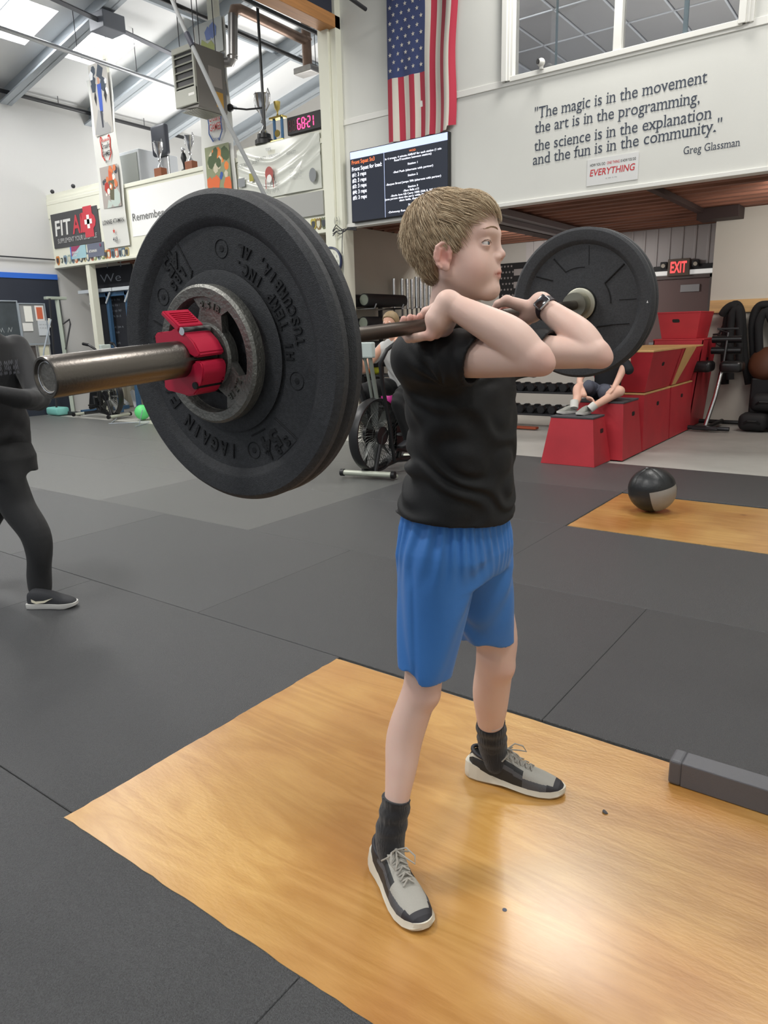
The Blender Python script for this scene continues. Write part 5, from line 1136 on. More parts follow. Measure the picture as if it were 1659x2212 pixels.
clampshape(arc(24.9, 0, 330, 24)+arc(27.5, 330, 0, 24), .206, .244, 'rubber_liner', .0005, black)
lv = MB(); M_ = []
L0 = [c2(.200, -6, 36), c2(.200, 22, 38), c2(.200, 18, 48), c2(.200, -12, 46)]
lv.prism([c2(.196, -22, 62), c2(.196, -16, 67), c2(.196, 14, 44), c2(.196, 10, 36)], BD*.046); bmesh.ops.bevel(lv.bm, geom=lv.bm.edges[:], offset=.002, segments=2, affect='EDGES'); lv.build('lever', redc, t, smooth=40)
for k in range(6):
    f0, f1 = .2+.11*k, .25+.11*k
    p, q = Vector((-16, 67, 0)).lerp(Vector((14, 44, 0)), f0), Vector((-16, 67, 0)).lerp(Vector((14, 44, 0)), f1)
    mb = MB(); mb.prism([c2(.202, p.x, p.y), c2(.202, q.x, q.y), c2(.202, q.x+1, q.y+1.2), c2(.202, p.x+1, p.y+1.2)], BD*.034); mb.build('lever_rib', redc, t)
MB().cyl(c2(.198, 16, 38), c2(.246, 16, 38), .0055, seg=16).build('hinge_pin', chrome, t, smooth=40)
MB().cyl(c2(.199, 26, -36), c2(.246, 26, -36), .005, seg=16).build('hinge_pin', black, t, smooth=40)
# far side: plates, inner one faces the camera
s_in = S2-.002
s_in = S2+.048
def segface(s, par):
    gm = mat('groove_black', '0e0e10', .9)
    mb = MB(); mb.lathe([(.176, .0), (.1795, -.0008), (.183, .0)], bp(s-.0), BD, 96); mb.build('groove_ring', gm, par, smooth=40)
    def L(r0, a0, r1, a1, w_=.0022):
        p, q = bpol(s-.0003, r0, a0), bpol(s-.0003, r1, a1); MB().tube([p, q], w_, 6).build('moulded_line', gm, par)
    L(.172, 148, .118, 140); L(.165, 122, .11, 116); L(.172, 40, .095, 38, .003); L(.088, -52, .12, -32, .0025); L(.12, -32, .165, -22, .0015); L(.172, 3, .12, 4, .001); L(.118, 78, .172, 82, .0008)
    MB().tube([bpol(s-.0003, .095, a) for a in range(0, 40, 4)], .002, 6).build('moulded_line', gm, par); MB().tube([bpol(s-.0003, .11, a) for a in range(84, 118, 4)], .0012, 6).build('moulded_line', gm, par)
t3 = bumper(s_in, .028, 'far black bumper plate whose inner face shows behind the boy\'s elbow'); segface(s_in+.010, t3)
mb = MB(); mb.lathe([(.044, .0), (.050, -.001), (.052, .004)], bp(s_in+.004), BD, 60); mb.build('hub_ring', black, t3, smooth=40)
mb = MB(); mb.lathe([(.0265, .004), (.028, .0), (.046, .0), (.049, .002), (.049, .012), (.0265, .012)], bp(s_in-.003), BD, 60, closed=True); mb.build('steel_insert', mat('insert_zinc', 'b5b2a2', .4, metal=.7), t3, smooth=35)
TX().poly([bpol(s_in-.0015, .204, -1), bpol(s_in-.0015, .209, -1.2), bpol(s_in-.0015, .2065, 1)]).build('white_mark', paper, t3)
t4 = bumper(s_in+.031, .028, 'outer black bumper plate behind the far one on the same sleeve')
# ------------------------------------------------------------------ implicit surfaces for bodies and cloth
def axis(lo, hi, st, fine=()):
    """coordinates from lo to hi with step st, finer inside the intervals (a, b, step)"""
    xs = [lo]
    while xs[-1] < hi:
        x = xs[-1]; s = st
        for a, b, f in fine:
            if a <= x < b: s = min(s, f)
            elif x < a: s = min(s, max(f, (a-x)*.35+f))
            else: s = min(s, max(f, (x-b)*.35+f))
        xs.append(x+s)
    return np.array(xs, np.float32)
def seg_(P, a, b):
    ba = [b[i]-a[i] for i in range(3)]; L2 = sum(x*x for x in ba)+1e-12
    pa = [P[i]-a[i] for i in range(3)]
    h = np.clip((pa[0]*ba[0]+pa[1]*ba[1]+pa[2]*ba[2])/L2, 0, 1)
    return h, np.sqrt((pa[0]-ba[0]*h)**2+(pa[1]-ba[1]*h)**2+(pa[2]-ba[2]*h)**2)
class Grid:
    def __init__(s, xs, ys, zs): s.ax = (xs, ys, zs); s.D = np.full((len(xs), len(ys), len(zs)), 1.0, np.float32)
    def sl(s, lo, hi):
        r = []
        for a, l, h in zip(s.ax, lo, hi):
            i0 = max(0, np.searchsorted(a, l)-1); i1 = min(len(a), np.searchsorted(a, h)+1)
            if i1 <= i0: return None
            r.append(slice(int(i0), int(i1)))
        return tuple(r)
    def P(s, r): return s.ax[0][r[0]][:, None, None], s.ax[1][r[1]][None, :, None], s.ax[2][r[2]][None, None, :]
    def comb(s, r, d, k, op):
        D = s.D[r]; d = d.astype(np.float32)
        if op == '+':
            h = np.clip(.5+.5*(D-d)/k, 0, 1); s.D[r] = D*(1-h)+d*h-k*h*(1-h)
        else:
            h = np.clip(.5-.5*(D+d)/k, 0, 1); s.D[r] = D*(1-h)-d*h+k*h*(1-h)
    def cap(s, a, b, ra, rb=None, k=.01, op='+'):
        rb = ra if rb is None else rb; m_ = max(ra, rb)+k+.012
        r = s.sl([min(a[i], b[i])-m_ for i in range(3)], [max(a[i], b[i])+m_ for i in range(3)])
        if r is None: return s
        h, d = seg_(s.P(r), a, b); s.comb(r, d-(ra+(rb-ra)*h), k, op); return s
    def chain(s, pts, rad, k=.01, op='+'):
        for i in range(len(pts)-1): s.cap(pts[i], pts[i+1], rad[i], rad[i+1], k, op)
        return s
    def limb(s, pts, rad, k=.012, n=7, join=None):
        """smooth tapered tube through points (Catmull-Rom), blended once into the field"""
        P = [np.array(p, float) for p in pts]; Q = []; R = []
        for i in range(len(P)-1):
            a, b, c, d = P[max(i-1, 0)], P[i], P[i+1], P[min(i+2, len(P)-1)]; ra, rb, rc, rd = rad[max(i-1, 0)], rad[i], rad[i+1], rad[min(i+2, len(P)-1)]
            for j in range(n):
                q = j/n; f = lambda a, b, c, d: .5*(2*b+(c-a)*q+(2*a-5*b+4*c-d)*q*q+(3*b-a-3*c+d)*q**3)
                Q.append(f(a, b, c, d)); R.append(f(ra, rb, rc, rd))
        Q.append(P[-1]); R.append(rad[-1]); m_ = max(R)+k+.012; A = np.array(Q)
        r = s.sl(A.min(0)-m_, A.max(0)+m_)
        if r is None: return s
        X = s.P(r); D = None
        for i in range(len(Q)-1):
            h, d = seg_(X, Q[i], Q[i+1]); d = d-(R[i]+(R[i+1]-R[i])*h); D = d if D is None else np.minimum(D, d)
        s.comb(r, D, k, '+'); return s
    def ell(s, c, R, rot=None, k=.01, op='+', pw=2):
        m_ = max(R)+k+.012; r = s.sl([c[i]-m_ for i in range(3)], [c[i]+m_ for i in range(3)])
        if r is None: return s
        P = s.P(r); p = [P[i]-c[i] for i in range(3)]
        if rot is not None: p = [p[0]*rot[0][i]+p[1]*rot[1][i]+p[2]*rot[2][i] for i in range(3)]
        if pw == 2:
            k0 = np.sqrt((p[0]/R[0])**2+(p[1]/R[1])**2+(p[2]/R[2])**2); k1 = np.sqrt((p[0]/R[0]**2)**2+(p[1]/R[1]**2)**2+(p[2]/R[2]**2)**2)+1e-9
            d = k0*(k0-1)/k1
        else: d = ((abs(p[0]/R[0])**pw+abs(p[1]/R[1])**pw+abs(p[2]/R[2])**pw)**(1/pw)-1)*min(R)
        s.comb(r, d, k, op); return s
    def loft(s, tab, pw=2.2, k=.02, rot=0.):
        """tab rows: z, cx, cy, ax, by (elliptical slices)"""
        T_ = np.array(tab, np.float32); z0, z1 = T_[0, 0], T_[-1, 0]; R_ = T_[:, 3:5].max()+.05
        r = s.sl((T_[:, 1].min()-R_, T_[:, 2].min()-R_, z0-.03), (T_[:, 1].max()+R_, T_[:, 2].max()+R_, z1+.03)); X, Y, Z = s.P(r)
        f = lambda c: np.interp(Z.ravel(), T_[:, 0], T_[:, c]).reshape(Z.shape)
        x, y = X-f(1), Y-f(2); c_, s_ = math.cos(rot), math.sin(rot); x, y = x*c_+y*s_, -x*s_+y*c_
        a, b = f(3), f(4); q = (abs(x/a)**pw+abs(y/b)**pw)**(1/pw); d = (q-1)*np.minimum(a, b)
        e = np.maximum(z0-Z, Z-z1); d = np.maximum(d, e*np.ones_like(d)); s.comb(r, d, k, '+'); return s
    def fn(s, f): s.D = f(s.D, *s.P((slice(None),)*3)).astype(np.float32); return s
    def mesh(s):
        D = s.D; xs, ys, zs = s.ax; S_ = D < 0; n = [d-1 for d in D.shape]
        c = np.zeros(n, np.uint8)
        for a in (0, 1):
            for b in (0, 1):
                for e in (0, 1): c += S_[a:n[0]+a, b:n[1]+b, e:n[2]+e]
        m = (c > 0) & (c < 8); I = np.argwhere(m); ids = np.full(n, -1, np.int32); ids[m] = np.arange(len(I))
        V = np.zeros((len(I), 3)); C = np.zeros(len(I)); cor = [(a, b, e) for a in (0, 1) for b in (0, 1) for e in (0, 1)]
        def pos(o): J = I+np.array(o); return np.stack([xs[J[:, 0]], ys[J[:, 1]], zs[J[:, 2]]], 1), D[J[:, 0], J[:, 1], J[:, 2]]
        cc = {o: pos(o) for o in cor}
        for o in cor:
            for ax_ in range(3):
                if o[ax_]: continue
                q = list(o); q[ax_] = 1; p0, d0 = cc[o]; p1, d1 = cc[tuple(q)]; x = (d0 < 0) != (d1 < 0); t_ = np.where(x, d0/(d0-d1+1e-20), 0)[:, None]
                V += np.where(x[:, None], p0+(p1-p0)*t_, 0); C += x
        V /= np.maximum(C, 1)[:, None]; F = []
        for ax_ in range(3):
            u, v = [(1, 2), (2, 0), (0, 1)][ax_]
            A = [slice(0, D.shape[i]) for i in range(3)]; B = [slice(0, D.shape[i]) for i in range(3)]; A[ax_] = slice(0, D.shape[ax_]-1); B[ax_] = slice(1, D.shape[ax_])
            x = S_[tuple(A)] != S_[tuple(B)]; J = np.argwhere(x); ok = (J[:, u] > 0) & (J[:, v] > 0) & (J[:, u] < n[u]) & (J[:, v] < n[v]) & (J[:, ax_] < n[ax_]); J = J[ok]; sg = S_[J[:, 0], J[:, 1], J[:, 2]]
            def cid(du, dv): K = J.copy(); K[:, u] -= du; K[:, v] -= dv; return ids[K[:, 0], K[:, 1], K[:, 2]]
            q = np.stack([cid(0, 0), cid(1, 0), cid(1, 1), cid(0, 1)], 1); q[~sg] = q[~sg][:, ::-1]; F.append(q)
        F = np.concatenate(F); F = F[(F >= 0).all(1)]
        return V, F
def smoothv(V, F, it=2, lam=.5):
    e = np.concatenate([F[:, [0, 1]], F[:, [1, 2]], F[:, [2, 3]], F[:, [3, 0]]]); e = np.concatenate([e, e[:, ::-1]])
    n = np.bincount(e[:, 0], minlength=len(V))[:, None]
    for i in range(it):
        for l in (lam, -lam*.9):
            A = np.stack([np.bincount(e[:, 0], V[e[:, 1], c], len(V)) for c in range(3)], 1)/np.maximum(n, 1); V = V+(A-V)*l
    return V
def meshobj(name, V, F, m, parent=None, attr=None, midx=None, **tags):
    me = bpy.data.meshes.new(name); me.vertices.add(len(V)); me.vertices.foreach_set('co', np.asarray(V, np.float32).ravel())
    k = F.shape[1]; me.loops.add(len(F)*k); me.loops.foreach_set('vertex_index', F.astype(np.int32).ravel())
    me.polygons.add(len(F)); me.polygons.foreach_set('loop_start', np.arange(0, len(F)*k, k, dtype=np.int32)); me.polygons.foreach_set('loop_total', np.full(len(F), k, np.int32))
    for x in (m if isinstance(m, (list, tuple)) else [m]): me.materials.append(x)
    if midx is not None: me.polygons.foreach_set('material_index', midx.astype(np.int32))
    me.update(calc_edges=True); me.validate(); me.shade_smooth()
    if attr is not None:
        at = me.attributes.new('flush', 'FLOAT', 'POINT'); at.data.foreach_set('value', attr.astype(np.float32))
    return link(name, me, parent, **tags)
def skinmat(name, col, flush):
    m = bpy.data.materials.new(name); m.use_nodes = True; nt = m.node_tree; b = nt.nodes['Principled BSDF']; L = nt.links.new
    at = nt.nodes.new('ShaderNodeAttribute'); at.attribute_name = 'flush'
    n = nt.nodes.new('ShaderNodeTexNoise'); n.inputs['Scale'].default_value = 14; n.inputs['Detail'].default_value = 5; tc = nt.nodes.new('ShaderNodeTexCoord'); L(tc.outputs['Object'], n.inputs['Vector'])
    r = nt.nodes.new('ShaderNodeMapRange'); r.inputs[3].default_value = -.14; r.inputs[4].default_value = .18; L(n.outputs[0], r.inputs[0])
    ad = nt.nodes.new('ShaderNodeMath'); ad.use_clamp = True; L(at.outputs['Fac'], ad.inputs[0]); L(r.outputs[0], ad.inputs[1])
    mx = nt.nodes.new('ShaderNodeMix'); mx.data_type = 'RGBA'; mx.inputs[6].default_value = lin(col); mx.inputs[7].default_value = lin(flush); L(ad.outputs[0], mx.inputs[0]); L(mx.outputs[2], b.inputs['Base Color'])
    b.inputs['Roughness'].default_value = .5; b.inputs['Specular IOR Level'].default_value = .4
    b.inputs['Subsurface Weight'].default_value = .12; b.inputs['Subsurface Radius'].default_value = (.010, .004, .002); b.inputs['Subsurface Scale'].default_value = 1
    n2 = nt.nodes.new('ShaderNodeTexNoise'); n2.inputs['Scale'].default_value = 700; L(tc.outputs['Object'], n2.inputs['Vector'])
    bp_ = nt.nodes.new('ShaderNodeBump'); bp_.inputs['Strength'].default_value = .12; bp_.inputs['Distance'].default_value = .001; L(n2.outputs[0], bp_.inputs['Height']); L(bp_.outputs[0], b.inputs['Normal'])
    return m
def gaussat(V, pts):
    f = np.zeros(len(V))
    for c, r, a in pts: f = np.maximum(f, a*np.exp(-((V-np.array(c))**2).sum(1)/(r*r)))
    return f
# ------------------------------------------------------------------ the boy with the barbell
boy = thing('person', (-.87, 1.46, 0), 'fair haired boy in a black T-shirt and blue shorts holding the barbell at his shoulders', 'person')
skin = skinmat('boy_skin', 'e2c1b3', 'cc8276')
AZ = math.radians(14); HS = 1.08; HO = np.array([-.8690, 1.4726, 1.498])
HX = np.array([math.cos(AZ), math.sin(AZ), 0]); HY = np.array([-math.sin(AZ), math.cos(AZ), 0]); HZ = np.array([0, 0, 1.])
HR = np.stack([HX, HY, HZ], 1)
def hp(x, y, z): return HO+HS*(HX*x+HY*y+HZ*z)
def A_(v): return np.array([v.x, v.y, v.z])
def barpt(y): return A_(BA+BD*((y-BA.y)/BD.y))
G = Grid(axis(-1.0, -.5, .0036, [(-.99, -.735, .0018)]), axis(1.17, 1.83, .0034, [(1.358, 1.56, .0018)]), axis(1.12, 1.60, .0034, [(1.375, 1.625, .0018)]))
def E_(c, R, k=.02, op='+', rz=0, rx=0, ry=0):
    M_ = (Matrix.Rotation(rz, 3, 'Z') @ Matrix.Rotation(ry, 3, 'Y') @ Matrix.Rotation(rx, 3, 'X'))
    rot = HR @ np.array(M_); G.ell(hp(*c), [HS*r for r in R], rot, HS*k, op)
def C_(a, b, ra, rb=None, k=.01, op='+'): G.cap(hp(*a), hp(*b), HS*ra, HS*(ra if rb is None else rb), HS*k, op)
# head
E_((-.012, 0, .032), (.089, .070, .079), ry=.33); E_((.026, 0, -.010), (.060, .058, .072)); E_((.040, 0, -.050), (.050, .046, .043)); E_((.036, 0, .046), (.054, .056, .050))
for s_ in (-1, 1):
    C_((.002, s_*.049, -.045), (.068, s_*.017, -.082), .016, .014, .022); E_((.052, s_*.036, -.034), (.028, .024, .030), .024)
    C_((.072, s_*.038, .033), (.083, s_*.012, .030), .010, .009, .018)
C_((.0785, -.006, -.078), (.0785, .006, -.078), .0155, .0155, .018)
for s_ in (-1, 1): E_((.100, s_*.035, .009), (.016, .017, .011), .014, '-')
C_((.084, 0, .024), (.095, 0, -.006), .0065, .0078, .014); E_((.0985, 0, -.0105), (.0088, .0080, .0075), .008)
for s_ in (-1, 1): E_((.0925, s_*.0095, -.0155), (.0085, .006, .0062), .006)
C_((.082, 0, -.028), (.087, 0, -.040), .012, .010, .014); E_((.064, 0, -.044), (.024, .033, .026), .016)
for s_ in (-1, 1): C_((.0815, s_*.0225, -.0468), (.0930, s_*.007, -.0430), .0026, .0042, .004); C_((.0930, s_*.007, -.0430), (.0940, 0, -.0436), .0042, .0040, .003); C_((.0810, s_*.0205, -.0500), (.0920, 0, -.0522), .0028, .0054, .004)
for s_ in (-1, 1): C_((.0825, s_*.0245, -.0484), (.1010, 0, -.0476), .0013, .0013, .0015, '-'); E_((.0985, s_*.0052, -.0205), (.0046, .0028, .0030), .002, '-')
for s_ in (-1, 1):
    E_((.0705, s_*.0335, .010), (.0142, .0142, .0134), .006); E_((.0705+.0118*math.cos(.66), s_*(.0335+.0118*math.sin(.66)), .0095), (.0070, .0140, .0033), .0010, '-', rz=s_*.66)
    # ear: shell, hollow, helix and lobe
    E_((.0, s_*.074, -.014), (.016, .0062, .0255), .006, rz=s_*-.38, rx=0, ry=.18)
    E_((.0035, s_*.0805, -.012), (.0095, .0062, .0165), .003, '-', rz=s_*-.38, ry=.18)
    C_((-.012, s_*.0825, .004), (-.016, s_*.084, -.014), .0032, .0032, .003); C_((-.012, s_*.0825, .004), (.0, s_*.079, .0125), .0032, .003, .003)
    C_((.009, s_*.072, -.008), (.010, s_*.072, -.018), .0045, .004, .004); E_((.005, s_*.0745, -.035), (.0068, .0042, .0075), .005)
    hx_ = [(-.0+.0150*math.cos(t_), s_*(.0775-.42*.0150*math.cos(t_)), -.012+.0240*math.sin(t_)) for t_ in [math.radians(q) for q in (15, 45, 75, 105, 135, 165, 195, 225, 250)]]
    for q in range(len(hx_)-1): C_(hx_[q], hx_[q+1], .0031, .0029, .0025)
    C_((-.006, s_*.0815, .0), (-.0085, s_*.083, -.020), .0026, .0024, .003)
# neck and upper trunk under the shirt
G.cap((-.905, 1.49, 1.24), (-.880, 1.480, 1.425), .060, .046, .03)
G.cap((-.89, 1.40, 1.285), (-.89, 1.58, 1.295), .045, .045, .03); G.cap((-.87, 1.49, 1.13), (-.885, 1.49, 1.26), .085, .075, .03)
# arms
def arm(sh, el, tip, mid, wr):
    sh, el, tip, mid, wr = map(np.array, (sh, el, tip, mid, wr))
    G.limb([sh, sh*.5+el*.5+np.array((0, 0, -.003)), el], [.045, .0415, .033], .010)
    G.limb([el+np.array((-.004, 0, -.002)), el*.55+mid*.45, mid, mid*.5+wr*.5, wr], [.031, .0365, .0372, .0305, .0225], .004); G.cap(el, tip, .027, .021, .014)
nS, nE, nT, nM, nW = (-.885, 1.345, 1.28), (-.590, 1.300, 1.272), (-.570, 1.299, 1.262), (-.645, 1.292, 1.318), A_(aty(968, 655, 1.272))
fS, fE, fT, fM, fW = (-.885, 1.635, 1.285), (-.608, 1.680, 1.266), (-.590, 1.682, 1.255), (-.662, 1.692, 1.315), A_(aty(1168, 657, 1.718))
arm(nS, nE, nT, nM, nW); arm(fS, fE, fT, fM, fW)
def hand(W, ys, sg, kn_u, kn_v, th=1.):
    """W wrist, ys four finger lanes from little to index along the bar, sg side of the thumb"""
    W = np.array(W); first = None; tips = []
    K0 = A_(aty(kn_u, kn_v, ys[0]))
    off = K0-barpt(ys[0])
    for i, y in enumerate(ys):
        B = barpt(y); ln = (.86, .98, 1.04, .98)[i]; kx = B+off+np.array([.002*i, 0, .002*(i if i < 3 else 1)])
        def at(an, r): a = math.radians(an); return B+np.array([r*math.cos(a), 0, r*math.sin(a)])
        root = W*.25+kx*.75
        G.chain([W+(kx-W)*.28+np.array([0, (y-W[1])*.30, 0]), kx], [.0135, .0115], .010)
        p1, p2, p3 = at(-98, .0235*ln**.5), at(-172, .0230), at(128 if i % 2 == 0 else 118, .0225)
        G.chain([kx, p1, p2, p3], [.0100, .0086, .0078, .0070], .0035); tips.append(p3); tips.append(kx)
    # palm body, heel and thumb
    c = (W+K0+off*0)/2
    kl = barpt(ys[-1])+off; G.chain([W, W*.45+K0*.55+np.array([-.006, 0, .004])], [.0240*th, .0225*th], .010); G.chain([W, (W+kl)/2], [.0215*th, .0200*th], .010)
    G.cap(K0*.6+W*.4, kl*.6+W*.4, .014, .014, .014)
    B = barpt(ys[-1]+sg*.028); t0 = W*.62+kl*.38+np.array([-.004, sg*.008, .006]); t1 = B+np.array([.012, 0, .034]); t2 = B+np.array([-.012, 0, .027]); t3 = B+np.array([-.027, sg*-.004, .012])
    G.chain([W, t0, t1, t2, t3], [.020*th, .0150*th, .0110*th, .0095, .0082], .006); tips.append(t3)
    return tips
tN = hand(nW, [1.250, 1.269, 1.288, 1.306], 1, 930, 724)
tF = hand(fW, [1.762, 1.744, 1.725, 1.707], -1, 1142, 692, 1.18)
# wrist creases
V, F_ = G.mesh(); V = smoothv(V, F_, 1)
del G.D
# legs
nK, nC, nA = A_(aty(911, 1478, 1.318)), A_(aty(876, 1585, 1.290)), A_(aty(857, 1728, 1.240)); nF = np.array((-.905, 1.212, .085))
fK, fC, fA = A_(aty(1069, 1425, 1.648)), A_(aty(1061, 1492, 1.668)), A_(aty(1060, 1568, 1.690)); fF = np.array((-.884, 1.718, .085))
nK2, fK2 = nK+np.array((.012, -.004, -.01)), fK+np.array((.014, 0, -.005))
G = Grid(axis(-1.0, -.74, .004), axis(1.13, 1.80, .004), axis(.05, .68, .004))
G.limb([(-.872, 1.39, .72), nK+np.array((0, .018, .08)), nK, nC, nC*.5+nA*.5, nA, nF], [.068, .052, .0435, .0455, .039, .0305, .029], .01, 8).cap(nK+np.array((.006, 0, .012)), nK2+np.array((.002, 0, -.01)), .036, .034, .02)
G.limb([(-.872, 1.59, .72), fK+np.array((0, 0, .08)), fK, fC, fC*.5+fA*.5, fA, fF], [.070, .060, .052, .0525, .046, .037, .029], .01, 8).cap(fK+np.array((.006, 0, .012)), fK2+np.array((.002, 0, -.01)), .042, .040, .02)
V2, F2 = G.mesh(); V2 = smoothv(V2, F2, 1); VV = np.concatenate([V, V2]); FF = np.concatenate([F_, F2+len(V)])
fl_ = [(hp(.099, 0, -.0480), .0088, 1), (hp(.095, -.009, -.0475), .0075, 1), (hp(.095, .009, -.0475), .0075, .8), (hp(.088, -.018, -.048), .0060, .8), (hp(.002, -.08, -.012), .024, .8), (hp(.106, 0, -.016), .012, .35), (hp(.06, -.045, -.03), .03, .25), (hp(.06, .045, -.03), .03, .25), (nT, .028, .5), (fT, .028, .5), (nK2, .035, .3), (fK2, .035, .35), (hp(.09, -.031, .0), .012, .3), (hp(.09, .031, .0), .012, .3)]+[(p, .016, .55) for p in tN+tF]
body = meshobj('body', VV, FF, skin, boy, attr=gaussat(VV, fl_))
# eyes with iris, brows and lashes
from mathutils.bvhtree import BVHTree
_hm = (V[F_[:, 0]] > np.array([-.95, 1.36, 1.36])).all(1); bvh = BVHTree.FromPolygons([tuple(v) for v in V], [tuple(int(i) for i in f) for f in F_[_hm]])
def HV(x, y, z): return Vector(hp(x, y, z))
for s_ in (-1, 1):
    c = HV(.0705, s_*.0335, .010); gz = (Vector(HX)*.98+Vector(HY)*s_*.14+Vector((0, 0, .02))).normalized(); mb = MB(); r = .0124*HS
    for mi, (a0, a1, n) in enumerate(((0, 12, 3), (12, 27, 4), (27, 100, 8))):
        mb.mi = mi; mb.lathe([(r*math.sin(math.radians(a0+(a1-a0)*i/n)), r*math.cos(math.radians(a0+(a1-a0)*i/n))) for i in range(n+1)], c, gz, 28)
    mb.build('eye', [mat('pupil', '0a0a0c', .1, coat=1), mat('iris', '46525c', .2, coat=1), mat('sclera', 'd8d2cf', .25, coat=.6)], boy, smooth=60)
    pts = [HV(*p) for p in ((.0705, s_*.0490, .0100), (.0755, s_*.0462, .0146), (.0805, s_*.0415, .0158), (.0840, s_*.0345, .0148), (.0848, s_*.0275, .0105))]
    MB().tube(pts, [.0004, .0008, .0009, .0007, .0004], 6).build('eyelash', mat('lash_brown', '4a352c', .8), boy, smooth=60)
    bm2 = MB(); br = random.Random(3)
    def onface(y, z):
        o = HV(.14, s_*y, z); h = bvh.ray_cast(o, -Vector(HX)); return h[0] if h[0] else o
    for k in range(110):
        q = k/109; y = .013+.034*q; z = .0375+.0032*math.sin(math.pi*min(1, q*1.0))-.001*q
        for _ in range(3):
            dy, dz = br.uniform(-.001, .001), br.uniform(-.0018, .0018)*(1-.6*q); a = onface(y+dy, z+dz); b = onface(y+dy+.0045, z+dz+.0022*(1-1.6*q)); bm2.tube([a, b+Vector(HX)*.0006], [.00042, .00012], 4, caps=False)
    bm2.build('eyebrow', mat('brow_hair', 'a3876b', .8), boy, kind='stuff')
# hair: a cap and combed locks
hm = [mat('hair_light', 'cdb898', .6, spec=.3, sheen=.2), mat('hair_mid', 'b59e80', .6, spec=.3), mat('hair_dark', '957e64', .6, spec=.25)]
ZL = np.array([-.095, -.075, -.055, -.030, -.012, .004, .02, .036, .050, .064, .080, .094, .14]); XL_ = np.array([-.045, -.026, -.022, -.026, -.020, .020, .026, .036, .044, .054, .072, .12, .14])
G = Grid(axis(-1.01, -.76, .0026), axis(1.36, 1.58, .0026), axis(1.38, 1.65, .0026))
E_((-.014, 0, .034), (.0985, .0775, .0865), .01, ry=.33); E_((-.030, 0, -.004), (.052, .062, .060), .003); E_((.030, 0, .054), (.0625, .061, .060), .003)
def cutf(D, X, Y, Z):
    px = (X-HO[0])/HS; py = (Y-HO[1])/HS; pz = (Z-HO[2])/HS+0*X+0*Y; lx = px*HX[0]+py*HX[1]; ly = px*HY[0]+py*HY[1]
    lim = np.interp(pz.ravel(), ZL, XL_).reshape(pz.shape)+.020*np.clip(1-abs(ly)/.05, 0, 1)
    D = np.maximum(D, (lx-lim)*HS); return np.maximum(D, -(pz+.085+.25*(lx+.06))*HS)
G.fn(cutf); V, F_ = G.mesh(); V = smoothv(V, F_, 2)
hair = meshobj('hair', V, F_, hm[1], boy)
hr = random.Random(11); vs = []; fs = []; mi_ = []
c_, s__ = math.cos(.33), math.sin(.33); RE = np.array([[c_, 0, s__], [0, 1, 0], [-s__, 0, c_]]); I3 = np.eye(3)
EC = np.array([-.014, 0, .034]); ELL = [(EC, np.array([.0985, .0775, .0865]), RE), (np.array([-.030, 0, -.004]), np.array([.052, .062, .060]), I3), (np.array([.030, 0, .054]), np.array([.0625, .061, .060]), I3)]
crown = np.array([-.060, .012, .103])
def surf(p, o):   # push a local point out to the hair surface plus an offset
    d = p-EC; d = d/(np.linalg.norm(d)+1e-9); best = -1; n = d
    for C0, R0, M0 in ELL:
        e = (M0.T@(EC-C0))/R0; g = (M0.T@d)/R0; A = g@g; B = e@g; disc = B*B-A*(e@e-1)
        if disc > 0:
            t2 = (-B+math.sqrt(disc))/A
            if t2 > best: best = t2; n = M0@((M0.T@(EC+d*t2-C0))/R0**2)
    n = n/np.linalg.norm(n); return EC+d*best+n*o, n
def lock(root, ln, wd, off0, off1, col, flow=None, seg=6, lift=0):
    p = root.copy(); P = []; 
    for k in range(seg+1):
        f = k/seg; q, n = surf(p, off0+(off1-off0)*math.sin(math.pi*min(1, f*.75))+lift*f*f); P.append(q)
        d = p-crown; 
        if flow is not None: d = d/np.linalg.norm(d)*(1-f*.0)*.55+np.array(flow)
        d = d-n*np.dot(d, n); d /= (np.linalg.norm(d)+1e-9); p = p+d*ln/seg
    k0 = len(vs); wob = hr.uniform(-.0012, .0012)
    for k, q in enumerate(P):
        t_ = P[min(k+1, seg)]-P[max(k-1, 0)]; t_ /= np.linalg.norm(t_)+1e-9; _, n = surf(q, 0); b = np.cross(t_, n); r = wd*(1-(k/seg)**1.8*.92)*(.55 if k == 0 else 1)
        for an in (90, 210, 330): a = math.radians(an); w_ = HO+HS*((q+b*(r*math.cos(a)+wob*math.sin(3.1*k/seg))+n*r*.55*math.sin(a))@np.stack([HX, HY, HZ])); vs.append(tuple(w_))
    for k in range(seg):
        for j in range(3): a = k0+3*k+j; b_ = k0+3*k+(j+1) % 3; fs.append((a, b_, b_+3, a+3)); mi_.append(col)
n_ = 0
while n_ < 6800:
    v = np.array([hr.gauss(0, 1) for _ in range(3)]); v /= np.linalg.norm(v); p, _n = surf(EC+v*.08, 0)
    lim = np.interp(p[2], ZL, XL_)+.012*max(0, 1-abs(p[1])/.05)
    if p[0] > lim-.004 or p[2] < -.07 or (p[2] < -.085-.25*(p[0]+.06)+.01): continue
    n_ += 1; f = None; ln = hr.uniform(.022, .034); lift = 0
    if p[0] > -.02 and p[2] > .055: f = (.9, -.12 if p[1] < .02 else .1, -.1); ln = hr.uniform(.030, .046)
    if p[2] < .02: ln = hr.uniform(.014, .022)
    if p[0] < -.06 and p[2] < .03 and hr.random() < .25: lift = .006
    c = hr.random(); col = 0 if c < .42 else 1 if c < .8 else 2
    if p[2] < .0 and p[0] > -.06: col = min(2, col+1) if hr.random() < .4 else col
    lock(p, ln, hr.uniform(.0006, .0012), .0015, hr.uniform(.003, .0065), col, f, lift=lift)
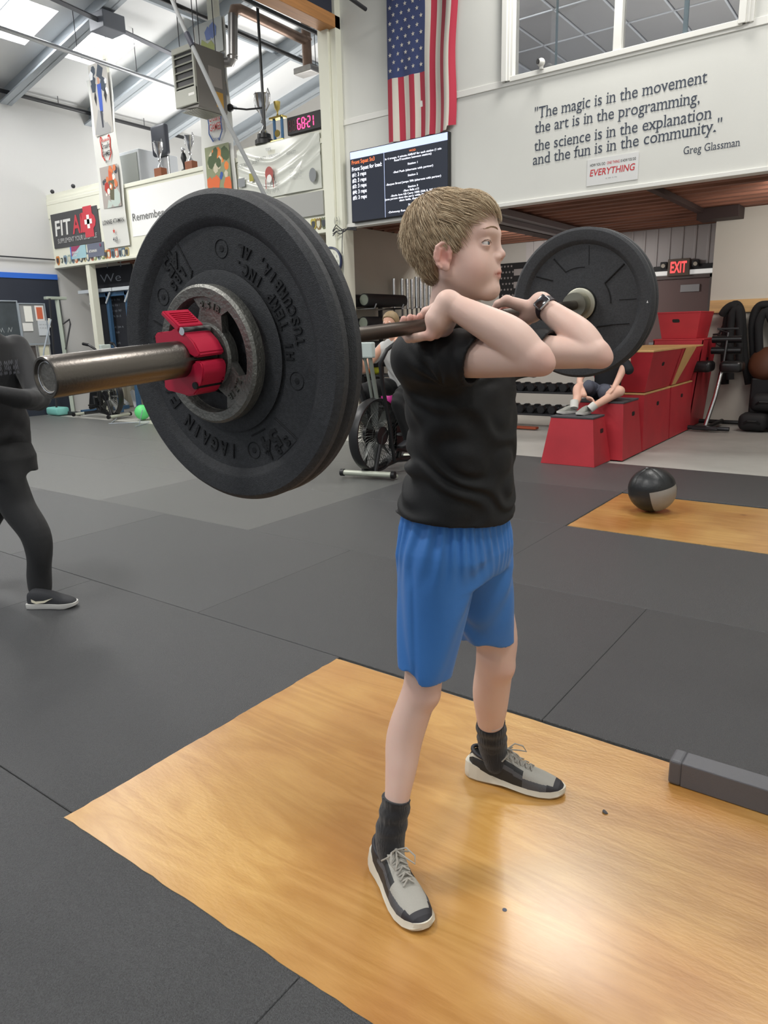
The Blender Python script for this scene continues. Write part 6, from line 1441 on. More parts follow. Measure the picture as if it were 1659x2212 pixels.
# fringe falling over the forehead and sideburns
for k in range(560):
    y = hr.uniform(-.060, .060); x = .078-.35*max(0, abs(y)-.02); p = np.array([x+hr.uniform(-.03, .004), y, .100-5*y*y+hr.uniform(-.008, .010)]); q, n = surf(p, 0)
    c = hr.random(); lock(q, hr.uniform(.012, .025)*(1-.2*abs(y)/.06), hr.uniform(.0009, .0017), .001, hr.uniform(.002, .004), 0 if c < .4 else 1 if c < .8 else 2, (.35, hr.uniform(-.5, .15), -1.0))
for k in range(200):
    for s_ in (-1, 1):
        p = np.array([hr.uniform(.004, .030), s_*.066, hr.uniform(.004, .035)]); q, n = surf(p, 0); lock(q, hr.uniform(.012, .022), .0008, -.004, 0, hr.randint(0, 2), (.1, 0, -1))
for k in range(60):     # tufts standing off the back of the head
    p = np.array([-.10+hr.uniform(-.01, .01), hr.uniform(-.05, .03), hr.uniform(.03, .065)]); q, n = surf(p, 0); lock(q, hr.uniform(.024, .036), .0010, .001, .003, 0, None, lift=hr.uniform(.006, .014))
me = bpy.data.meshes.new('hair_locks'); me.from_pydata(vs, [], fs)
for m_ in hm: me.materials.append(m_)
me.polygons.foreach_set('material_index', mi_); me.shade_smooth(); link('hair_locks', me, hair, kind='stuff')
# T-shirt
G = Grid(axis(-1.03, -.67, .0034), axis(1.25, 1.76, .0034), axis(.85, 1.385, .0034))
G.cap((-.885, 1.350, 1.272), (-.70, 1.318, 1.270), .066, .056, .01).cap((-.885, 1.63, 1.278), (-.70, 1.664, 1.266), .066, .056, .01)
G.fn(lambda D, X, Y, Z: np.maximum(D, (X+.726-.34*(Z-1.27)+0*Y)))
G.loft([(.875, -.882, 1.49, .136, .168), (.91, -.876, 1.49, .131, .163), (1.0, -.860, 1.49, .114, .149), (1.1, -.857, 1.49, .114, .151), (1.2, -.864, 1.49, .116, .160), (1.265, -.874, 1.49, .106, .162), (1.305, -.888, 1.49, .082, .140), (1.335, -.90, 1.49, .066, .095), (1.36, -.90, 1.49, .05, .06)], 2.25, .03)
def wr_(D, X, Y, Z):
    n1 = np.sin(31*X+17*Z+2)+np.sin(23*Y-29*Z)+np.sin(13*X+19*Y+41*Z)
    low = np.clip((1.22-Z)/.12, 0, 1)*np.clip((Z-.87)/.03, 0, 1)
    w1 = .0034*np.sin(70*(Z*.9+.55*(X+.9)+.25*(Y-1.49))+2.2*n1)*low
    back = np.exp(-((X+.95)/.05)**2)*np.exp(-((Z-.985)/.06)**2); w2 = .007*np.sin(105*(Z+.5*(X+.9))+1.3*n1)*back
    dA = np.sqrt((X+.80)**2+(Y-1.36)**2+(Z-1.215)**2); an = np.arctan2(Z-1.215, X+.80); w3 = .0030*np.sin(7*an+1.6*n1)*np.exp(-((dA-.08)/.04)**2)*(1-np.exp(-(dA/.045)**2))
    sl_ = .0028*np.sin(120*X+40*Z+n1)*np.exp(-((Z-1.27)/.07)**2)*np.clip((X+.87)/.04, 0, 1)*np.clip((abs(Y-1.49)-.12)/.03, 0, 1)
    return D+w1+w2+w3+sl_
G.fn(wr_)
G.cap((-.745, 1.328, 1.271), (-.6, 1.30, 1.270), .050, .047, .002, '-').cap((-.745, 1.653, 1.268), (-.6, 1.68, 1.262), .050, .047, .002, '-')
G.cap((-.890, 1.486, 1.345), (-.880, 1.482, 1.45), .056, .052, .004, '-')
G.fn(lambda D, X, Y, Z: np.maximum(D, .883-.02*np.sin(6*(Y-1.49))-.06*(X+.88)*1.0-Z))
G.ell((-.878, 1.49, .865), (.118, .147, .045), None, .003, '-')
V, F_ = G.mesh(); V = smoothv(V, F_, 2)
def clothmat(name, col, rough, sheen, bs, weave=.3):
    m = mat(name, col, rough, spec=.35, sheen=sheen, bump=weave, bscale=bs); return m
sh = clothmat('black_jersey', '0b0c0f', .62, .03, 1100); shirt = meshobj('tshirt', V, F_, sh, boy)
def hemline(name, pts, r, m, par): MB().tube(pts, r, 6, closed=False).build(name, m, par, smooth=60)
# shorts
G = Grid(axis(-1.03, -.73, .0034), axis(1.24, 1.74, .0034), axis(.46, .93, .0034))
G.cap((-.874, 1.408, .79), (-.868, 1.316, .50), .099, .064, .01).cap((-.874, 1.575, .79), (-.860, 1.636, .46), .097, .079, .01)
def hemcut(D, X, Y, Z):
    q = (X+.868)*.808+(Y-1.332)*.588; zn = .536-.05*q-.013*np.tanh((q+.032)/.010); zf = .500+.02*np.exp(-((Y-1.55)/.03)**2); zz = np.where(Y+0*X < 1.485, zn, zf)
    return np.maximum(D, zz-Z)
G.loft([(.74, -.876, 1.49, .112, .158), (.80, -.878, 1.49, .122, .166), (.86, -.880, 1.49, .118, .156), (.925, -.878, 1.49, .108, .143)], 2.3, .02)
G.fn(hemcut)
def wr2(D, X, Y, Z):
    n1 = np.sin(37*X+11*Z+1)+np.sin(29*Y-17*Z); top = np.clip((Z-.74)/.1, 0, 1)
    an = np.arctan2(Y-1.49, X+.878); g = .0035*np.sin(30*an+1.5*n1)*top*np.clip((.93-Z)/.03, 0, 1)
    d = .0030*np.sin(55*(Z*.5+.9*X-.5*Y)+1.7*n1)*(1-top*.7)
    # side seam and centre crease
    q = (X+.868)*.808+(Y-1.36)*.588; return D+g+d+.004*np.exp(-((q+.045)/.006)**2)*np.clip((.82-Z)/.05, 0, 1)*(Y < 1.45)
G.fn(wr2)
G.cap((-.868, 1.332, .55), (-.866, 1.30, .44), .057, .055, .002, '-').cap((-.862, 1.632, .53), (-.858, 1.640, .40), .073, .073, .002, '-')
V, F_ = G.mesh(); V = smoothv(V, F_, 2)
meshobj('shorts', V, F_, clothmat('blue_shorts', '3a78c2', .5, .15, 900, .15), boy)
# socks
def sock(a, b, c, ra, rb, name='sock', rc=None):
    a, b, c = map(np.array, (a, b, c)); lo = np.minimum(a, np.minimum(b, c))-.06; hi = np.maximum(a, np.maximum(b, c))+.06
    global G
    G = Grid(*[axis(lo[i], hi[i], .0028) for i in range(3)]); G.limb([a, a*.5+b*.5, b, c], [ra, (ra+rb)/2, rb, rb*.85], .01)
    n = a-b; n = n/np.linalg.norm(n)
    G.fn(lambda D, X, Y, Z: np.maximum(D+.0008*np.sin(420*np.arctan2(Y-b[1], X-b[0])*.1)+.0018*np.sin(160*Z)*np.clip((Z-b[2]-.0)/.03, 0, 1), (X-a[0])*n[0]+(Y-a[1])*n[1]+(Z-a[2])*n[2]))
    V, F_ = G.mesh(); return meshobj(name, V, F_, clothmat('black_sock', '1b1b1f', .8, .3, 1400, .5), boy)
sock(A_(aty(857, 1722, 1.2405)), nF+np.array((0, .004, .03)), nF+np.array((.01, -.004, -.02)), .0355, .037)
s2 = sock(A_(aty(1060, 1560, 1.689)), fF+np.array((0, 0, .03)), fF+np.array((.012, 0, -.02)), (.0435), .043)
_s = [aty(u, v, 1.689) for u, v in ((1046, 1574), (1054, 1578), (1064, 1579), (1074, 1577), (1085, 1571))]
MB().tube([p-(p-O0).normalized()*(.0455-.35*abs(i-2)**2*.004) for i, p in enumerate(_s)], .0008, 6).build('sock_mark', mat('sock_mark_pale', 'b8b8bc', .8), s2)
# shoes
sm = [mat('shoe_knit', '55565a', .7, bump=.5, bscale=500), mat('shoe_grey', 'a7a49c', .75, bump=.4, bscale=600), mat('shoe_cap', '2e2d32', .6), mat('shoe_cream', 'c9c3b4', .7), mat('shoe_black', '2b2c2d', .6)]
solem = mat('shoe_sole', 'd6d0c0', .6)
def shoe(heel, toe, side, label=None):
    """heel, toe: floor points; side=+1 when the camera sees the outer side on the left"""
    h0, t0 = Vector((heel[0], heel[1], 0)), Vector((toe[0], toe[1], 0)); ux = (t0-h0).normalized(); uy = Vector((-ux.y, ux.x, 0)); L_ = (t0-h0).length
    def W_(x, y, z): return h0+ux*x+uy*y+Vector((0, 0, z))
    sx = [0, .015, .06, .15, .28, .40, .52, .66, .78, .88, .95, .985, 1.0]; hw = [.008, .019, .029, .033, .031, .032, .037, .042, .043, .037, .027, .015, .005]; tp = [.066, .076, .088, .086, .080, .092, .080, .064, .052, .043, .036, .028, .022]; sl0 = [.030, .033, .036, .034, .026, .020, .017, .017, .018, .018, .020, .021, .022]
    N, M_ = 220, 96; vs = []; fs = []; mi = []
    for i in range(N+1):
        s = i/N; w_ = np.interp(s, sx, hw); t_ = np.interp(s, sx, tp); b = np.interp(s, sx, sl0)*.75; cy = .006*math.sin(math.pi*s)*-side
        for j in range(M_+1):
            a = math.pi*j/M_; cx_ = math.cos(a); sn = math.sin(a); yy = math.copysign(abs(cx_)**.75, cx_)*w_; zz = b+(t_-b)*sn**(.62 if s > .5 else .5)
            if .04 < s < .36 and sn > .8: zz -= .030*(sn-.8)/.2*math.sin(math.pi*(s-.04)/.32)       # ankle opening
            vs.append(tuple(W_(s*L_, yy+cy, zz)))
    for i in range(N):
        for j in range(M_):
            q = i*(M_+1)+j; fs.append((q, q+1, q+M_+2, q+M_+1)); s = (i+.5)/N; a = math.degrees(math.pi*(j+.5)/M_); c = min(a, 180-a)   # c: 0 at sole, 90 on top
            k = 4 if s < .60 else 0
            if s > .90 or (s > .84 and c < 48): k = 2
            elif s > .60 and c > 30+ (s-.6)*60: k = 1
            elif .36 < s <= .60 and c > 62: k = 1
            elif s < .24 and 38 < c < 60+40*s: k = 3
            elif .24 <= s < .60 and 22 < c < 40: k = 0
            elif s < .36 and c > 80: k = 4
            mi.append(k)
    me = bpy.data.meshes.new('shoe'); me.from_pydata(vs, [], fs); [me.materials.append(x) for x in sm]; me.polygons.foreach_set('material_index', mi); me.shade_smooth(); o = link('shoe', me, boy)
    # sole
    vs = []; fs = []; N = 110; ring_ = []
    for i in range(N+1):
        s = i/N; w_ = np.interp(s, sx, hw)+.0035; b = np.interp(s, sx, sl0); x = s*(L_+.014)-.012; fl2 = .010*max(0, 1-s/.12); tz = .010*max(0, (s-.85)/.15)**2; wa = -.008*math.exp(-((s-.45)/.13)**2)
        cy = .006*math.sin(math.pi*s)*-side
        for (yy, zz) in ((-w_*.9, .0015+tz-wa*.5), (-w_-.002, .008+tz-wa*.4), (-w_-fl2*.3, b*.7), (-w_+.004, b+.006+ (.012 if s < .3 else 0)*math.cos(s/.3*1.57)), (w_-.004, b+.006+(.012 if s < .3 else 0)*math.cos(s/.3*1.57)), (w_+fl2*.3, b*.7), (w_+.002, .008+tz-wa*.4), (w_*.9, .0015+tz-wa*.5)): vs.append(tuple(W_(x, yy+cy, zz)))
    for i in range(N):
        for j in range(8): a, b_ = i*8+j, i*8+(j+1) % 8; fs.append((a, b_, b_+8, a+8))
    fs.append(tuple(range(7, -1, -1))); fs.append(tuple(N*8+j for j in range(8)))
    me = bpy.data.meshes.new('sole'); me.from_pydata(vs, [], fs); me.materials.append(solem); me.shade_smooth(); me.set_sharp_from_angle(angle=.7); link('sole', me, o)
    MB().tube([W_(L_*(.03+.33*(.5-.5*math.cos(a))), .031*math.sin(a)*1.0, .078+.012*math.cos(a)) for a in [i*math.pi/12 for i in range(24)]], .006, 8, closed=True).build('ankle_cuff', sm[2], o, smooth=60)
    # tongue
    mb = MB(); 
    rr = [(.36, .112, .020), (.40, .104, .022), (.46, .092, .021), (.54, .082, .019), (.60, .074, .017)]; prev = None
    for s, z, w_ in rr:
        R_ = [mb.bm.verts.new(W_(s*L_, w_*q, z-.008*abs(q)**2)) for q in (-1, -.6, -.2, .2, .6, 1)]+[mb.bm.verts.new(W_(s*L_-.004, w_*q, z-.008-.008*abs(q)**2)) for q in (1, .6, .2, -.2, -.6, -1)]
        if prev: mb.skin(prev, R_)
        else: mb.cap(R_, True)
        prev = R_
    mb.cap(prev); mb.build('tongue', sm[1], o, smooth=50)
    # laces
    lc = mat('lace_grey', 'b0aba2', .85, bump=.6, bscale=900)
    for k in range(5):
        s = .41+.055*k; z = np.interp(s, sx, tp)+.006; w_ = .019-.0012*k; d = .012
        for q in (-1, 1): MB().tube([W_(s*L_, -q*w_, z-.007), W_(s*L_+d*.5, 0, z+.003+(.001 if q > 0 else 0)), W_(s*L_+d, q*w_, z-.009)], .0024, 6).build('lace', lc, o, smooth=60)
    zc = .108; c0 = W_(.40*L_, 0, zc)
    for q in (-1, 1):
        MB().tube([c0, c0+ux*.018+uy*q*.020+Vector((0, 0, .012)), c0+ux*.040+uy*q*.032+Vector((0, 0, .002)), c0+ux*.052+uy*q*.026-Vector((0, 0, .010)), c0+ux*.034+uy*q*.012-Vector((0, 0, .002)), c0], .0022, 6).build('lace', lc, o, smooth=60)
        MB().tube([c0, c0+ux*.01+uy*q*.022-Vector((0, 0, .004)), c0-ux*.006+uy*q*.036-Vector((0, 0, .022))], .0022, 6).build('lace', lc, o, smooth=60)
    MB().sphere(c0, .0055, 10).build('lace_knot', lc, o, smooth=60)
    return o
shoe((-.962, 1.246), (-.742, 1.122), 1); shoe((-.958, 1.712), (-.674, 1.768), 1)
# watch on the far wrist
wd = np.array(fM)-fW; wd = Vector(wd/np.linalg.norm(wd)); wc_ = Vector(fW)+wd*.018
strap = mat('watch_strap', '2a1a20', .6); ref = Vector((.2, -1, .35)); ref = (ref-wd*ref.dot(wd)).normalized(); b3 = wd.cross(ref)
mb = MB(); R_ = []
for i in range(36):
    a = i*math.pi/18; d = ref*math.cos(a)+b3*math.sin(a); R_.append([mb.bm.verts.new(wc_+d*r+wd*z) for r, z in ((.0268, -.009), (.0292, -.009), (.0292, .009), (.0268, .009))])
for i in range(36): mb.skin(R_[i], R_[(i+1) % 36])
w_ = mb.build('watch', strap, boy, smooth=50)
Mw = Matrix((( wd.x, b3.x, ref.x, 0), (wd.y, b3.y, ref.y, 0), (wd.z, b3.z, ref.z, 0), (0, 0, 0, 1))); cpos = wc_+ref*.0315
mb = MB(); mb.box((-.014, -.018, -.004), (.014, .018, .004), bev=.004, M=Matrix.Translation(cpos) @ Mw, seg=3); mb.build('watch_case', chrome, w_, smooth=40)
mb = MB(); mb.box((-.0115, -.0155, .0035), (.0115, .0155, .0046), bev=.001, M=Matrix.Translation(cpos) @ Mw); mb.build('watch_face', mat('watch_glass', '1c0f14', .12, coat=1), w_, smooth=40)
# ------------------------------------------------------------------ people in the background
def figure(name, loc, label, skinm, parts, st=.009):
    """parts: list of (child name, material, build(G), lo, hi)"""
    t = thing(name, loc, label, 'person'); out = {}
    for nm, m, f, lo, hi, s_ in parts:
        global G
        G = Grid(*[axis(lo[i], hi[i], s_) for i in range(3)]); f(G); V, F_ = G.mesh(); V = smoothv(V, F_, 2)
        out[nm] = meshobj(nm, V, F_, m, t, attr=np.zeros(len(V)))
    return t, out
N3 = lambda *a: np.array(a, float)
def handat(G, w, d, side, r=.012, curl=.5):
    """a small hand: palm and five separate fingers from wrist w along d; side points to the thumb"""
    w, d, side = N3(*w), N3(*d), N3(*side); d /= np.linalg.norm(d); side /= np.linalg.norm(side); n = np.cross(d, side)
    for i in range(4):
        k = w+d*.075+side*(.028-.018*i); G.chain([w+side*(.012-.008*i), k], [.015, .011], .008)
        p = k+(d*math.cos(curl)+n*math.sin(curl))*.032; q = p+(d*math.cos(2*curl)+n*math.sin(2*curl))*.026*(1, 1.1, 1, .85)[i]; G.chain([k, p, q], [.0095, .0085, .007], .003)
    a = w+d*.03+side*.03; G.chain([w, a, a+d*.03+side*.012, a+d*.052+side*.008], [.016, .013, .010, .008], .004)
def head(G, c, fwd, s=1., k=.012):
    c, f = N3(*c), N3(*fwd); f /= np.linalg.norm(f); l = np.cross([0, 0, 1], f); R = np.stack([f, l, np.cross(f, l)], 1); P = lambda x, y, z: c+(f*x+l*y)*s+N3(0, 0, z*s)
    G.ell(P(-.012, 0, .03), [.09*s, .07*s, .08*s], R, k).ell(P(.025, 0, -.015), [.06*s, .056*s, .075*s], R, k).ell(P(.035, 0, -.05), [.045*s, .04*s, .045*s], R, k)
    G.cap(P(.085, 0, .018), P(.1, 0, -.01), .007*s, .010*s, .008).cap(P(.075, -.015, -.048), P(.075, .015, -.048), .012*s, .012*s, .008)
    for q in (-1, 1): G.ell(P(.0, q*.073, -.012), [.016*s, .007*s, .028*s], R, .004).ell(P(.098, q*.03, .01), [.016*s, .014*s, .010*s], R, .008, '-').cap(P(.078, q*.03, .01), P(.079, q*.03, .01), .011*s, .011*s, .003)
def hairf(G, c, fwd, s=1.):
    c, f = N3(*c), N3(*fwd); f /= np.linalg.norm(f); l = np.cross([0, 0, 1], f); R = np.stack([f, l, np.cross(f, l)], 1); P = lambda x, y, z: c+(f*x+l*y)*s+N3(0, 0, z*s)
    G.ell(P(-.014, 0, .036), [.099*s, .079*s, .087*s], R, .01).ell(P(-.045, 0, .0), [.06*s, .067*s, .07*s], R, .02)
    def cut(D, X, Y, Z):
        lx = ((X-c[0])*f[0]+(Y-c[1])*f[1])/s; pz = (Z-c[2])/s+0*X+0*Y; lim = np.interp(pz.ravel(), [-.09, -.03, .0, .04, .06, .075, .14], [-.03, -.02, .012, .045, .065, .11, .13]).reshape(pz.shape)
        return np.maximum(D+.0015*np.sin(180*X+60*Z)*np.sin(170*Y), (lx-lim)*s)
    G.fn(cut)
eyem = [mat('pupil', '0a0a0c', .1, coat=1), mat('iris', '55646e', .2, coat=1), mat('sclera', 'd8d2cf', .25, coat=.6)]
def eyes(t, c, fwd, s=1.):
    c, f = Vector(c), Vector(fwd).normalized(); l = Vector((0, 0, 1)).cross(f)
    for q in (-1, 1):
        mb = MB(); o = c+(f*.0775+l*q*.03)*s+Vector((0, 0, .01*s)); mb.mi = 2; mb.sphere(o, .0105*s, 14); mb.mi = 1; mb.sphere(o+f*.0062*s, .0052*s, 10); mb.build('eye', eyem, t, smooth=60)
# the watching man at the left edge
skin2 = skinmat('man_skin', 'd2a08e', 'b8685c')
hood = mat('hoodie_black', '0e0f13', .75, bump=.4, bscale=500, sheen=.15); pants = mat('sweatpants_black', '0f1013', .75, bump=.4, bscale=500, sheen=.1)
OX, OY = -3.82, 1.79
fw_ = N3(.93, -.2, 0); HC = (OX+.05, OY-.06, 1.575)
def man_skin(G):
    head(G, HC, fw_); G.cap((OX, OY-.02, 1.36), (OX+.02, OY-.04, 1.52), .055, .05, .03)
    G.limb([(OX, OY-.02, 1.36), (OX+.02, OY-.15, 1.29), N3(*aty(-50, 868, 1.55)), N3(*aty(-10, 838, 1.52)), N3(*aty(40, 822, 1.56))], [.04, .04, .032, .028, .022], .01)
    handat(G, aty(38, 822, 1.56), (.9, .25, -.28), (-.1, .3, 1), curl=.30)
def man_top(G):
    G.loft([(.78, OX, OY, .12, .165), (.86, OX, OY, .13, .18), (1.05, OX, OY, .12, .17), (1.22, OX, OY, .13, .19), (1.32, OX, OY, .11, .17), (1.38, OX, OY, .07, .09)], 2.3, .03)
    e1 = N3(*aty(84, 862, 1.90)); G.limb([(OX+.02, OY+.17, 1.30), (OX+.16, OY+.15, 1.16), e1], [.066, .06, .052], .02).limb([e1, N3(*aty(50, 862, 1.76)), N3(*aty(-10, 850, 1.64))], [.052, .048, .040], .015)
    e2 = N3(*aty(-50, 868, 1.55)); G.limb([(OX+.02, OY-.17, 1.30), (OX+.06, OY-.2, 1.18), e2], [.066, .06, .05], .02).limb([e2, N3(*aty(-10, 838, 1.52)), N3(*aty(30, 822, 1.56))], [.05, .044, .036], .012)
    G.fn(lambda D, X, Y, Z: D+.003*np.sin(50*Z+25*X+2*np.sin(20*Y))*np.clip((1.1-Z)/.1, 0, 1)+.0015*np.sin(90*X+40*Z))
def man_pants(G):
    G.loft([(.66, OX+.03, OY+.01, .115, .16), (.74, OX+.03, OY+.01, .12, .168), (.86, OX, OY, .115, .155)], 2.3, .03)
    kn = N3(*aty(86, 1165, 1.80)); an = N3(*aty(86, 1268, 1.77))
    G.limb([(OX+.05, OY-.01, .72), (-3.70, 1.79, .5), kn+N3(-.03, 0, 0), an+N3(-.0, 0, 0)], [.10, .085, .070, .056], .03)
    G.limb([(OX+.02, OY, .72), (-3.95, 1.74, .42), (-4.12, 1.62, .10)], [.105, .085, .06], .03)
    G.fn(lambda D, X, Y, Z: D+.005*np.sin(28*Z+30*X+2*np.sin(15*Y))*np.clip((.75-Z)/.1, 0, 1)*.7)
man, mo = figure('person', (-3.62, 1.85, 0), 'watching man in black hooded top and black trousers with folded arms at the left edge', skin2, [
    ('body', skin2, man_skin, (-4.35, 1.34, .95), (-3.3, 2.0, 1.72), .006), ('hoodie', hood, man_top, (-4.1, 1.36, .74), (-3.3, 2.12, 1.42), .008), ('trousers', pants, man_pants, (-4.25, 1.5, .05), (-3.4, 2.05, .9), .009),
    ('hair', mat('man_hair', '3f332c', .6), lambda G: hairf(G, HC, fw_), (-3.95, 1.55, 1.45), (-3.6, 1.9, 1.75), .006)])
eyes(man, HC, fw_)
a = aty(-2, 790, 1.71)
t_ = TX(); 
for k, (u0, v0, u1, v1, c) in enumerate(((-35, 796, 40, 788, .028), (-35, 806, 45, 799, .028), (-35, 815, 46, 808, .018))):
    A0, B0 = aty(u0, v0, 1.655), aty(u1, v1, 1.655); scribble(t_, A0, (B0-A0).normalized(), Z3, (B0-A0).length, c, 0, k)
t_.build('chest_print', mat('chest_print_grey', '6d6d74', .7), mo['hoodie'])
def simpleshoe(par, heel, toe, m, ms, hgt=.085, w_=.045, swoosh=None):
    h0, t0 = Vector(heel), Vector(toe); ux = (t0-h0).normalized(); up = Vector((0, 0, 1)); uy = up.cross(ux).normalized(); up = ux.cross(uy); L_ = (t0-h0).length
    W_ = lambda x, y, z: h0+ux*x+uy*y+up*z
    sx = [0, .1, .3, .5, .7, .85, .95, 1]; hw = [.6, .8, .78, .82, 1, .92, .7, .3]; tp = [.8, 1, .95, .85, .62, .5, .4, .28]
    mb = MB(); pr = None
    for i in range(25):
        s = i/24; w2 = np.interp(s, sx, hw)*w_; tt = np.interp(s, sx, tp)*hgt; R_ = [mb.bm.verts.new(W_(s*L_, math.copysign(abs(math.cos(a))**.7, math.cos(a))*w2, .022+(tt-.022)*math.sin(a)**.6)) for a in [math.pi*j/12 for j in range(13)]]
        if pr: mb.skin(pr, R_, False)
        pr = R_
    o = mb.build('shoe', m, par, smooth=60)
    mb = MB(); pr = None
    for i in range(25):
        s = i/24; w2 = np.interp(s, sx, hw)*w_+.004; x = s*(L_+.012)-.008; up_ = .012*max(0, s-.8)/.2; R_ = [mb.bm.verts.new(W_(x, y, z)) for y, z in ((-w2*.9, .001+up_), (-w2, .012+up_), (-w2, .028), (w2, .028), (w2, .012+up_), (w2*.9, .001+up_))]
        if pr: mb.skin(pr, R_)
        else: mb.cap(R_, True)
        pr = R_
    mb.cap(pr); mb.build('sole', ms, o, smooth=50); return o, W_
wsole = mat('white_sole', 'd2d0cc', .6); dshoe = mat('charcoal_shoe', '2c2d31', .7, bump=.4, bscale=400)
hz = atz(52, 1316, 0); tz = atz(158, 1312, 0); so, W_ = simpleshoe(man, (hz.x, hz.y+.035, 0), (tz.x, tz.y+.02, 0), dshoe, wsole, .10, .045)
tx = TX(); y_ = -.0462; tx.poly([W_(x*.28, y_-.002, z) for x, z in ((.12, .060), (.2, .048), (.34, .050), (.52, .064), (.36, .040), (.2, .034), (.12, .044))]).build('shoe_mark', mat('shoe_mark_cream', 'e6dfc8', .6), so)
simpleshoe(man, (-4.2, 1.64, 0), (-3.94, 1.58, 0), dshoe, wsole, .10, .045)
# the boy on the fan bike
skin3 = skinmat('rider_skin', 'd8a890', 'c07060'); BX = -4.05
HC3 = (-4.04, 5.66, 1.40); f3 = N3(.15, -1, -.25)
def rider_skin(G):
    head(G, HC3, N3(.15, -1, 0), .95); G.cap((-4.04, 5.74, 1.17), (-4.04, 5.69, 1.34), .05, .045, .03).cap((-4.2, 5.75, 1.17), (-3.88, 5.75, 1.17), .036, .036, .02)
    # the near arm reaches forward and up to the grip; the far one bends down
    for s_, sh_, el, wr in ((1, (-3.88, 5.74, 1.18), (-3.72, 5.60, 1.12), (-3.78, 5.50, 1.24)), (-1, (-4.2, 5.74, 1.18), (-4.30, 5.56, .98), (-4.29, 5.44, 1.14))):
        G.limb([sh_, el], [.044, .036], .01).limb([el, (N3(*el)+N3(*wr))/2, wr], [.036, .033, .024], .01); handat(G, wr, (0, -.8, .25) if s_ > 0 else (.2, -.5, .6), (-s_, 0, .1), curl=.7)
def rider_shirt(G):
    G.loft([(.80, BX, 5.88, .13, .095), (.9, BX, 5.86, .135, .10), (1.05, BX, 5.80, .15, .10), (1.17, BX, 5.76, .165, .09), (1.23, BX, 5.74, .12, .07), (1.26, BX, 5.73, .07, .06)], 2.3, .03)
    for s_ in (-1, 1): G.cap((BX+s_*.14, 5.76, 1.18), (BX+s_*.21, 5.70, 1.09), .06, .056, .02)
    G.fn(lambda D, X, Y, Z: D+.005*np.sin(70*X+30*Z+2*np.sin(20*Z))*np.clip((1.15-Z)/.1, 0, 1))
def rider_pants(G):
    G.loft([(.76, BX, 5.92, .14, .12), (.86, BX, 5.90, .135, .11)], 2.3, .02)
    G.limb([(BX+.09, 5.88, .80), (BX+.16, 5.58, .72), (BX+.17, 5.55, .62), (BX+.17, 5.66, .42), (BX+.17, 5.69, .31)], [.09, .072, .066, .054, .046], .02)
    G.limb([(BX-.09, 5.88, .80), (BX-.15, 5.50, .80), (BX-.16, 5.47, .74), (BX-.17, 5.58, .62), (BX-.17, 5.62, .59)], [.09, .072, .066, .054, .046], .02)
    G.fn(lambda D, X, Y, Z: D+.004*np.sin(60*Y+50*Z))
rider, ro = figure('person', (BX, 5.9, .8), 'boy in a white T-shirt and black trousers riding the fan bike', skin3, [
    ('body', skin3, rider_skin, (-4.45, 5.3, .85), (-3.6, 5.9, 1.58), .006), ('tshirt', mat('white_cotton', 'c9cac8', .8, sheen=.2), rider_shirt, (-4.4, 5.6, .78), (-3.75, 6.02, 1.3), .009), ('trousers', pants, rider_pants, (-4.4, 5.3, .22), (-3.75, 6.1, .92), .009),
    ('hair', mat('rider_hair', '8f7a5a', .6), lambda G: hairf(G, HC3, N3(.15, -1, 0), .95), (-4.2, 5.5, 1.25), (-3.88, 5.85, 1.55), .006)])
eyes(rider, HC3, (.15, -1, 0), .95)
simpleshoe(rider, (BX+.17, 5.74, .235), (BX+.18, 5.52, .24), dshoe, black, .085, .042); simpleshoe(rider, (BX-.17, 5.70, .505), (BX-.17, 5.48, .52), dshoe, black, .085, .042)
# the boy sitting on the red box
skin4 = skinmat('sitter_skin', 'dcb09c', 'c47868')
sx_, sy_ = -2.60, 7.45; HC4 = (-2.50, 7.36, 1.22)
def sit_skin(G):
    head(G, HC4, N3(-.5, -.85, 0), .92); G.cap((-2.53, 7.45, .98), (-2.50, 7.38, 1.16), .048, .042, .03).cap((-2.70, 7.45, .97), (-2.38, 7.46, .97), .034, .034, .02)
    a1 = N3(*aty(1345, 845, 7.28)); G.limb([(-2.58, 7.44, .66), a1+N3(-.03, 0, 0), a1+N3(-.10, -.05, -.05), N3(*aty(1286, 876, 7.0))], [.07, .052, .045, .034], .01)
    b1 = N3(*aty(1250, 838, 7.18)); G.limb([(-2.72, 7.44, .66), b1, N3(*aty(1247, 860, 7.08)), N3(*aty(1241, 874, 7.0))], [.07, .05, .043, .034], .01)
    G.limb([(-2.38, 7.46, .98), N3(*aty(1338, 815, 7.35)), N3(*aty(1326, 838, 7.25))], [.042, .034, .026], .01); handat(G, aty(1326, 838, 7.25), (-.4, -.5, -.5), (-.7, .5, 0), curl=.5)
    G.limb([(-2.70, 7.44, .98), (-2.80, 7.30, .80), N3(*aty(1262, 862, 7.1))+N3(0, 0, .04)], [.042, .034, .026], .01); handat(G, N3(*aty(1270, 860, 7.12)), (.7, -.3, -.2), (0, -.6, .4), curl=.4)
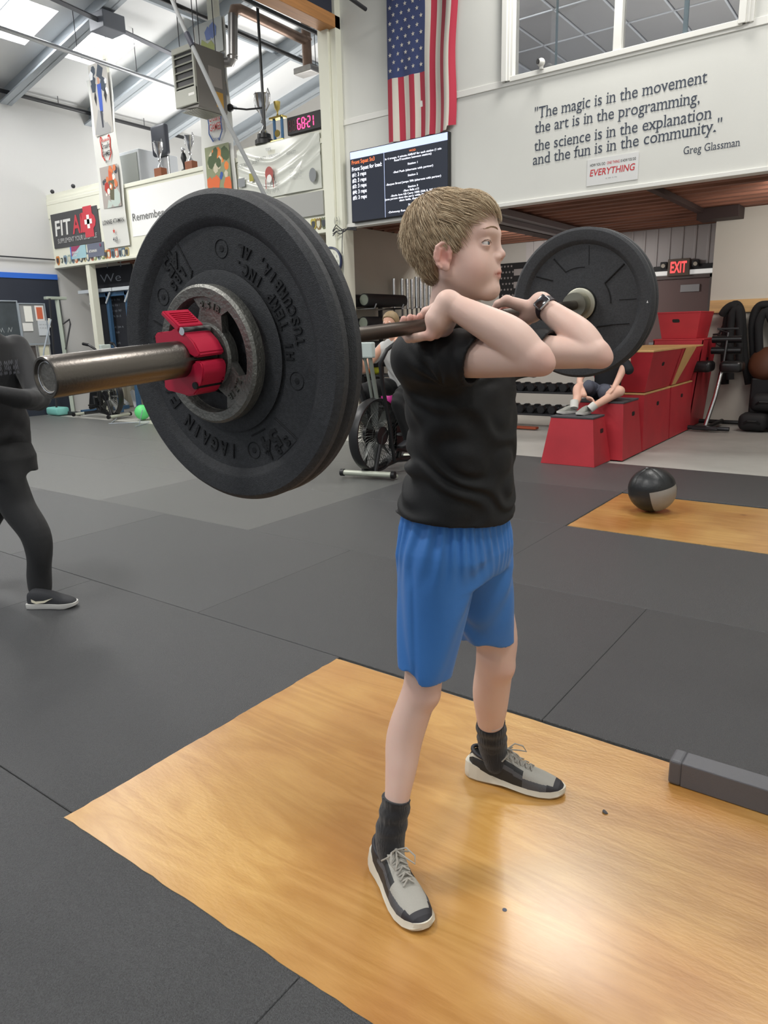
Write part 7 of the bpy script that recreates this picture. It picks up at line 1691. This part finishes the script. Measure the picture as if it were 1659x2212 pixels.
def sit_shirt(G):
    G.loft([(.62, -2.58, 7.47, .13, .10), (.75, -2.57, 7.48, .135, .10), (.92, -2.55, 7.46, .15, .095), (1.0, -2.54, 7.45, .15, .085), (1.06, -2.53, 7.44, .07, .06)], 2.3, .03)
    for s_ in (-1, 1): G.cap((-2.54+s_*.13, 7.45, .98), (-2.54+s_*.20, 7.42, .89), .056, .05, .02)
def sit_shorts(G):
    a1 = N3(*aty(1325, 848, 7.28)); G.limb([(-2.58, 7.46, .66), a1+N3(-.08, 0, .0)], [.095, .075], .02); b1 = N3(*aty(1258, 836, 7.2)); G.limb([(-2.70, 7.46, .66), b1+N3(.05, .04, 0)], [.09, .068], .02)
    G.fn(lambda D, X, Y, Z: D+.004*np.sin(60*Y+50*X))
sit, so_ = figure('person', (-2.6, 7.45, .57), 'boy in grey shorts and dark shirt sitting on a red box behind the far plate', skin4, [
    ('body', skin4, sit_skin, (-3.0, 6.9, .44), (-2.2, 7.65, 1.38), .006), ('shirt', mat('dark_shirt', '15161b', .8), sit_shirt, (-2.85, 7.3, .58), (-2.25, 7.62, 1.1), .008), ('shorts', mat('grey_shorts', '4a4d5a', .8), sit_shorts, (-2.9, 7.05, .54), (-2.25, 7.62, .8), .007),
    ('hair', mat('sitter_hair', '4e3c2e', .6), lambda G: hairf(G, HC4, N3(-.5, -.85, 0), .92), (-2.65, 7.2, 1.08), (-2.35, 7.52, 1.36), .006)])
eyes(sit, HC4, (-.5, -.85, 0), .92)
wsock = mat('white_sock', 'd0cec8', .8); gs = mat('grey_trainer', '8d8c86', .7)
for (u0, v0, y0, u1, v1, y1) in ((1286, 874, 7.0, 1274, 884, 6.97), (1241, 866, 7.02, 1240, 882, 6.98)): MB().tube([aty(u0, v0, y0), aty(u1, v1, y1)], .042, 12).build('sock', wsock, sit, smooth=60)
z_ = .475
simpleshoe(sit, (-2.60, 7.04, z_), (-2.62, 6.82, z_), gs, wsole, .085, .042); simpleshoe(sit, (-2.74, 7.04, z_), (-2.85, 6.86, z_), gs, wsole, .085, .042)
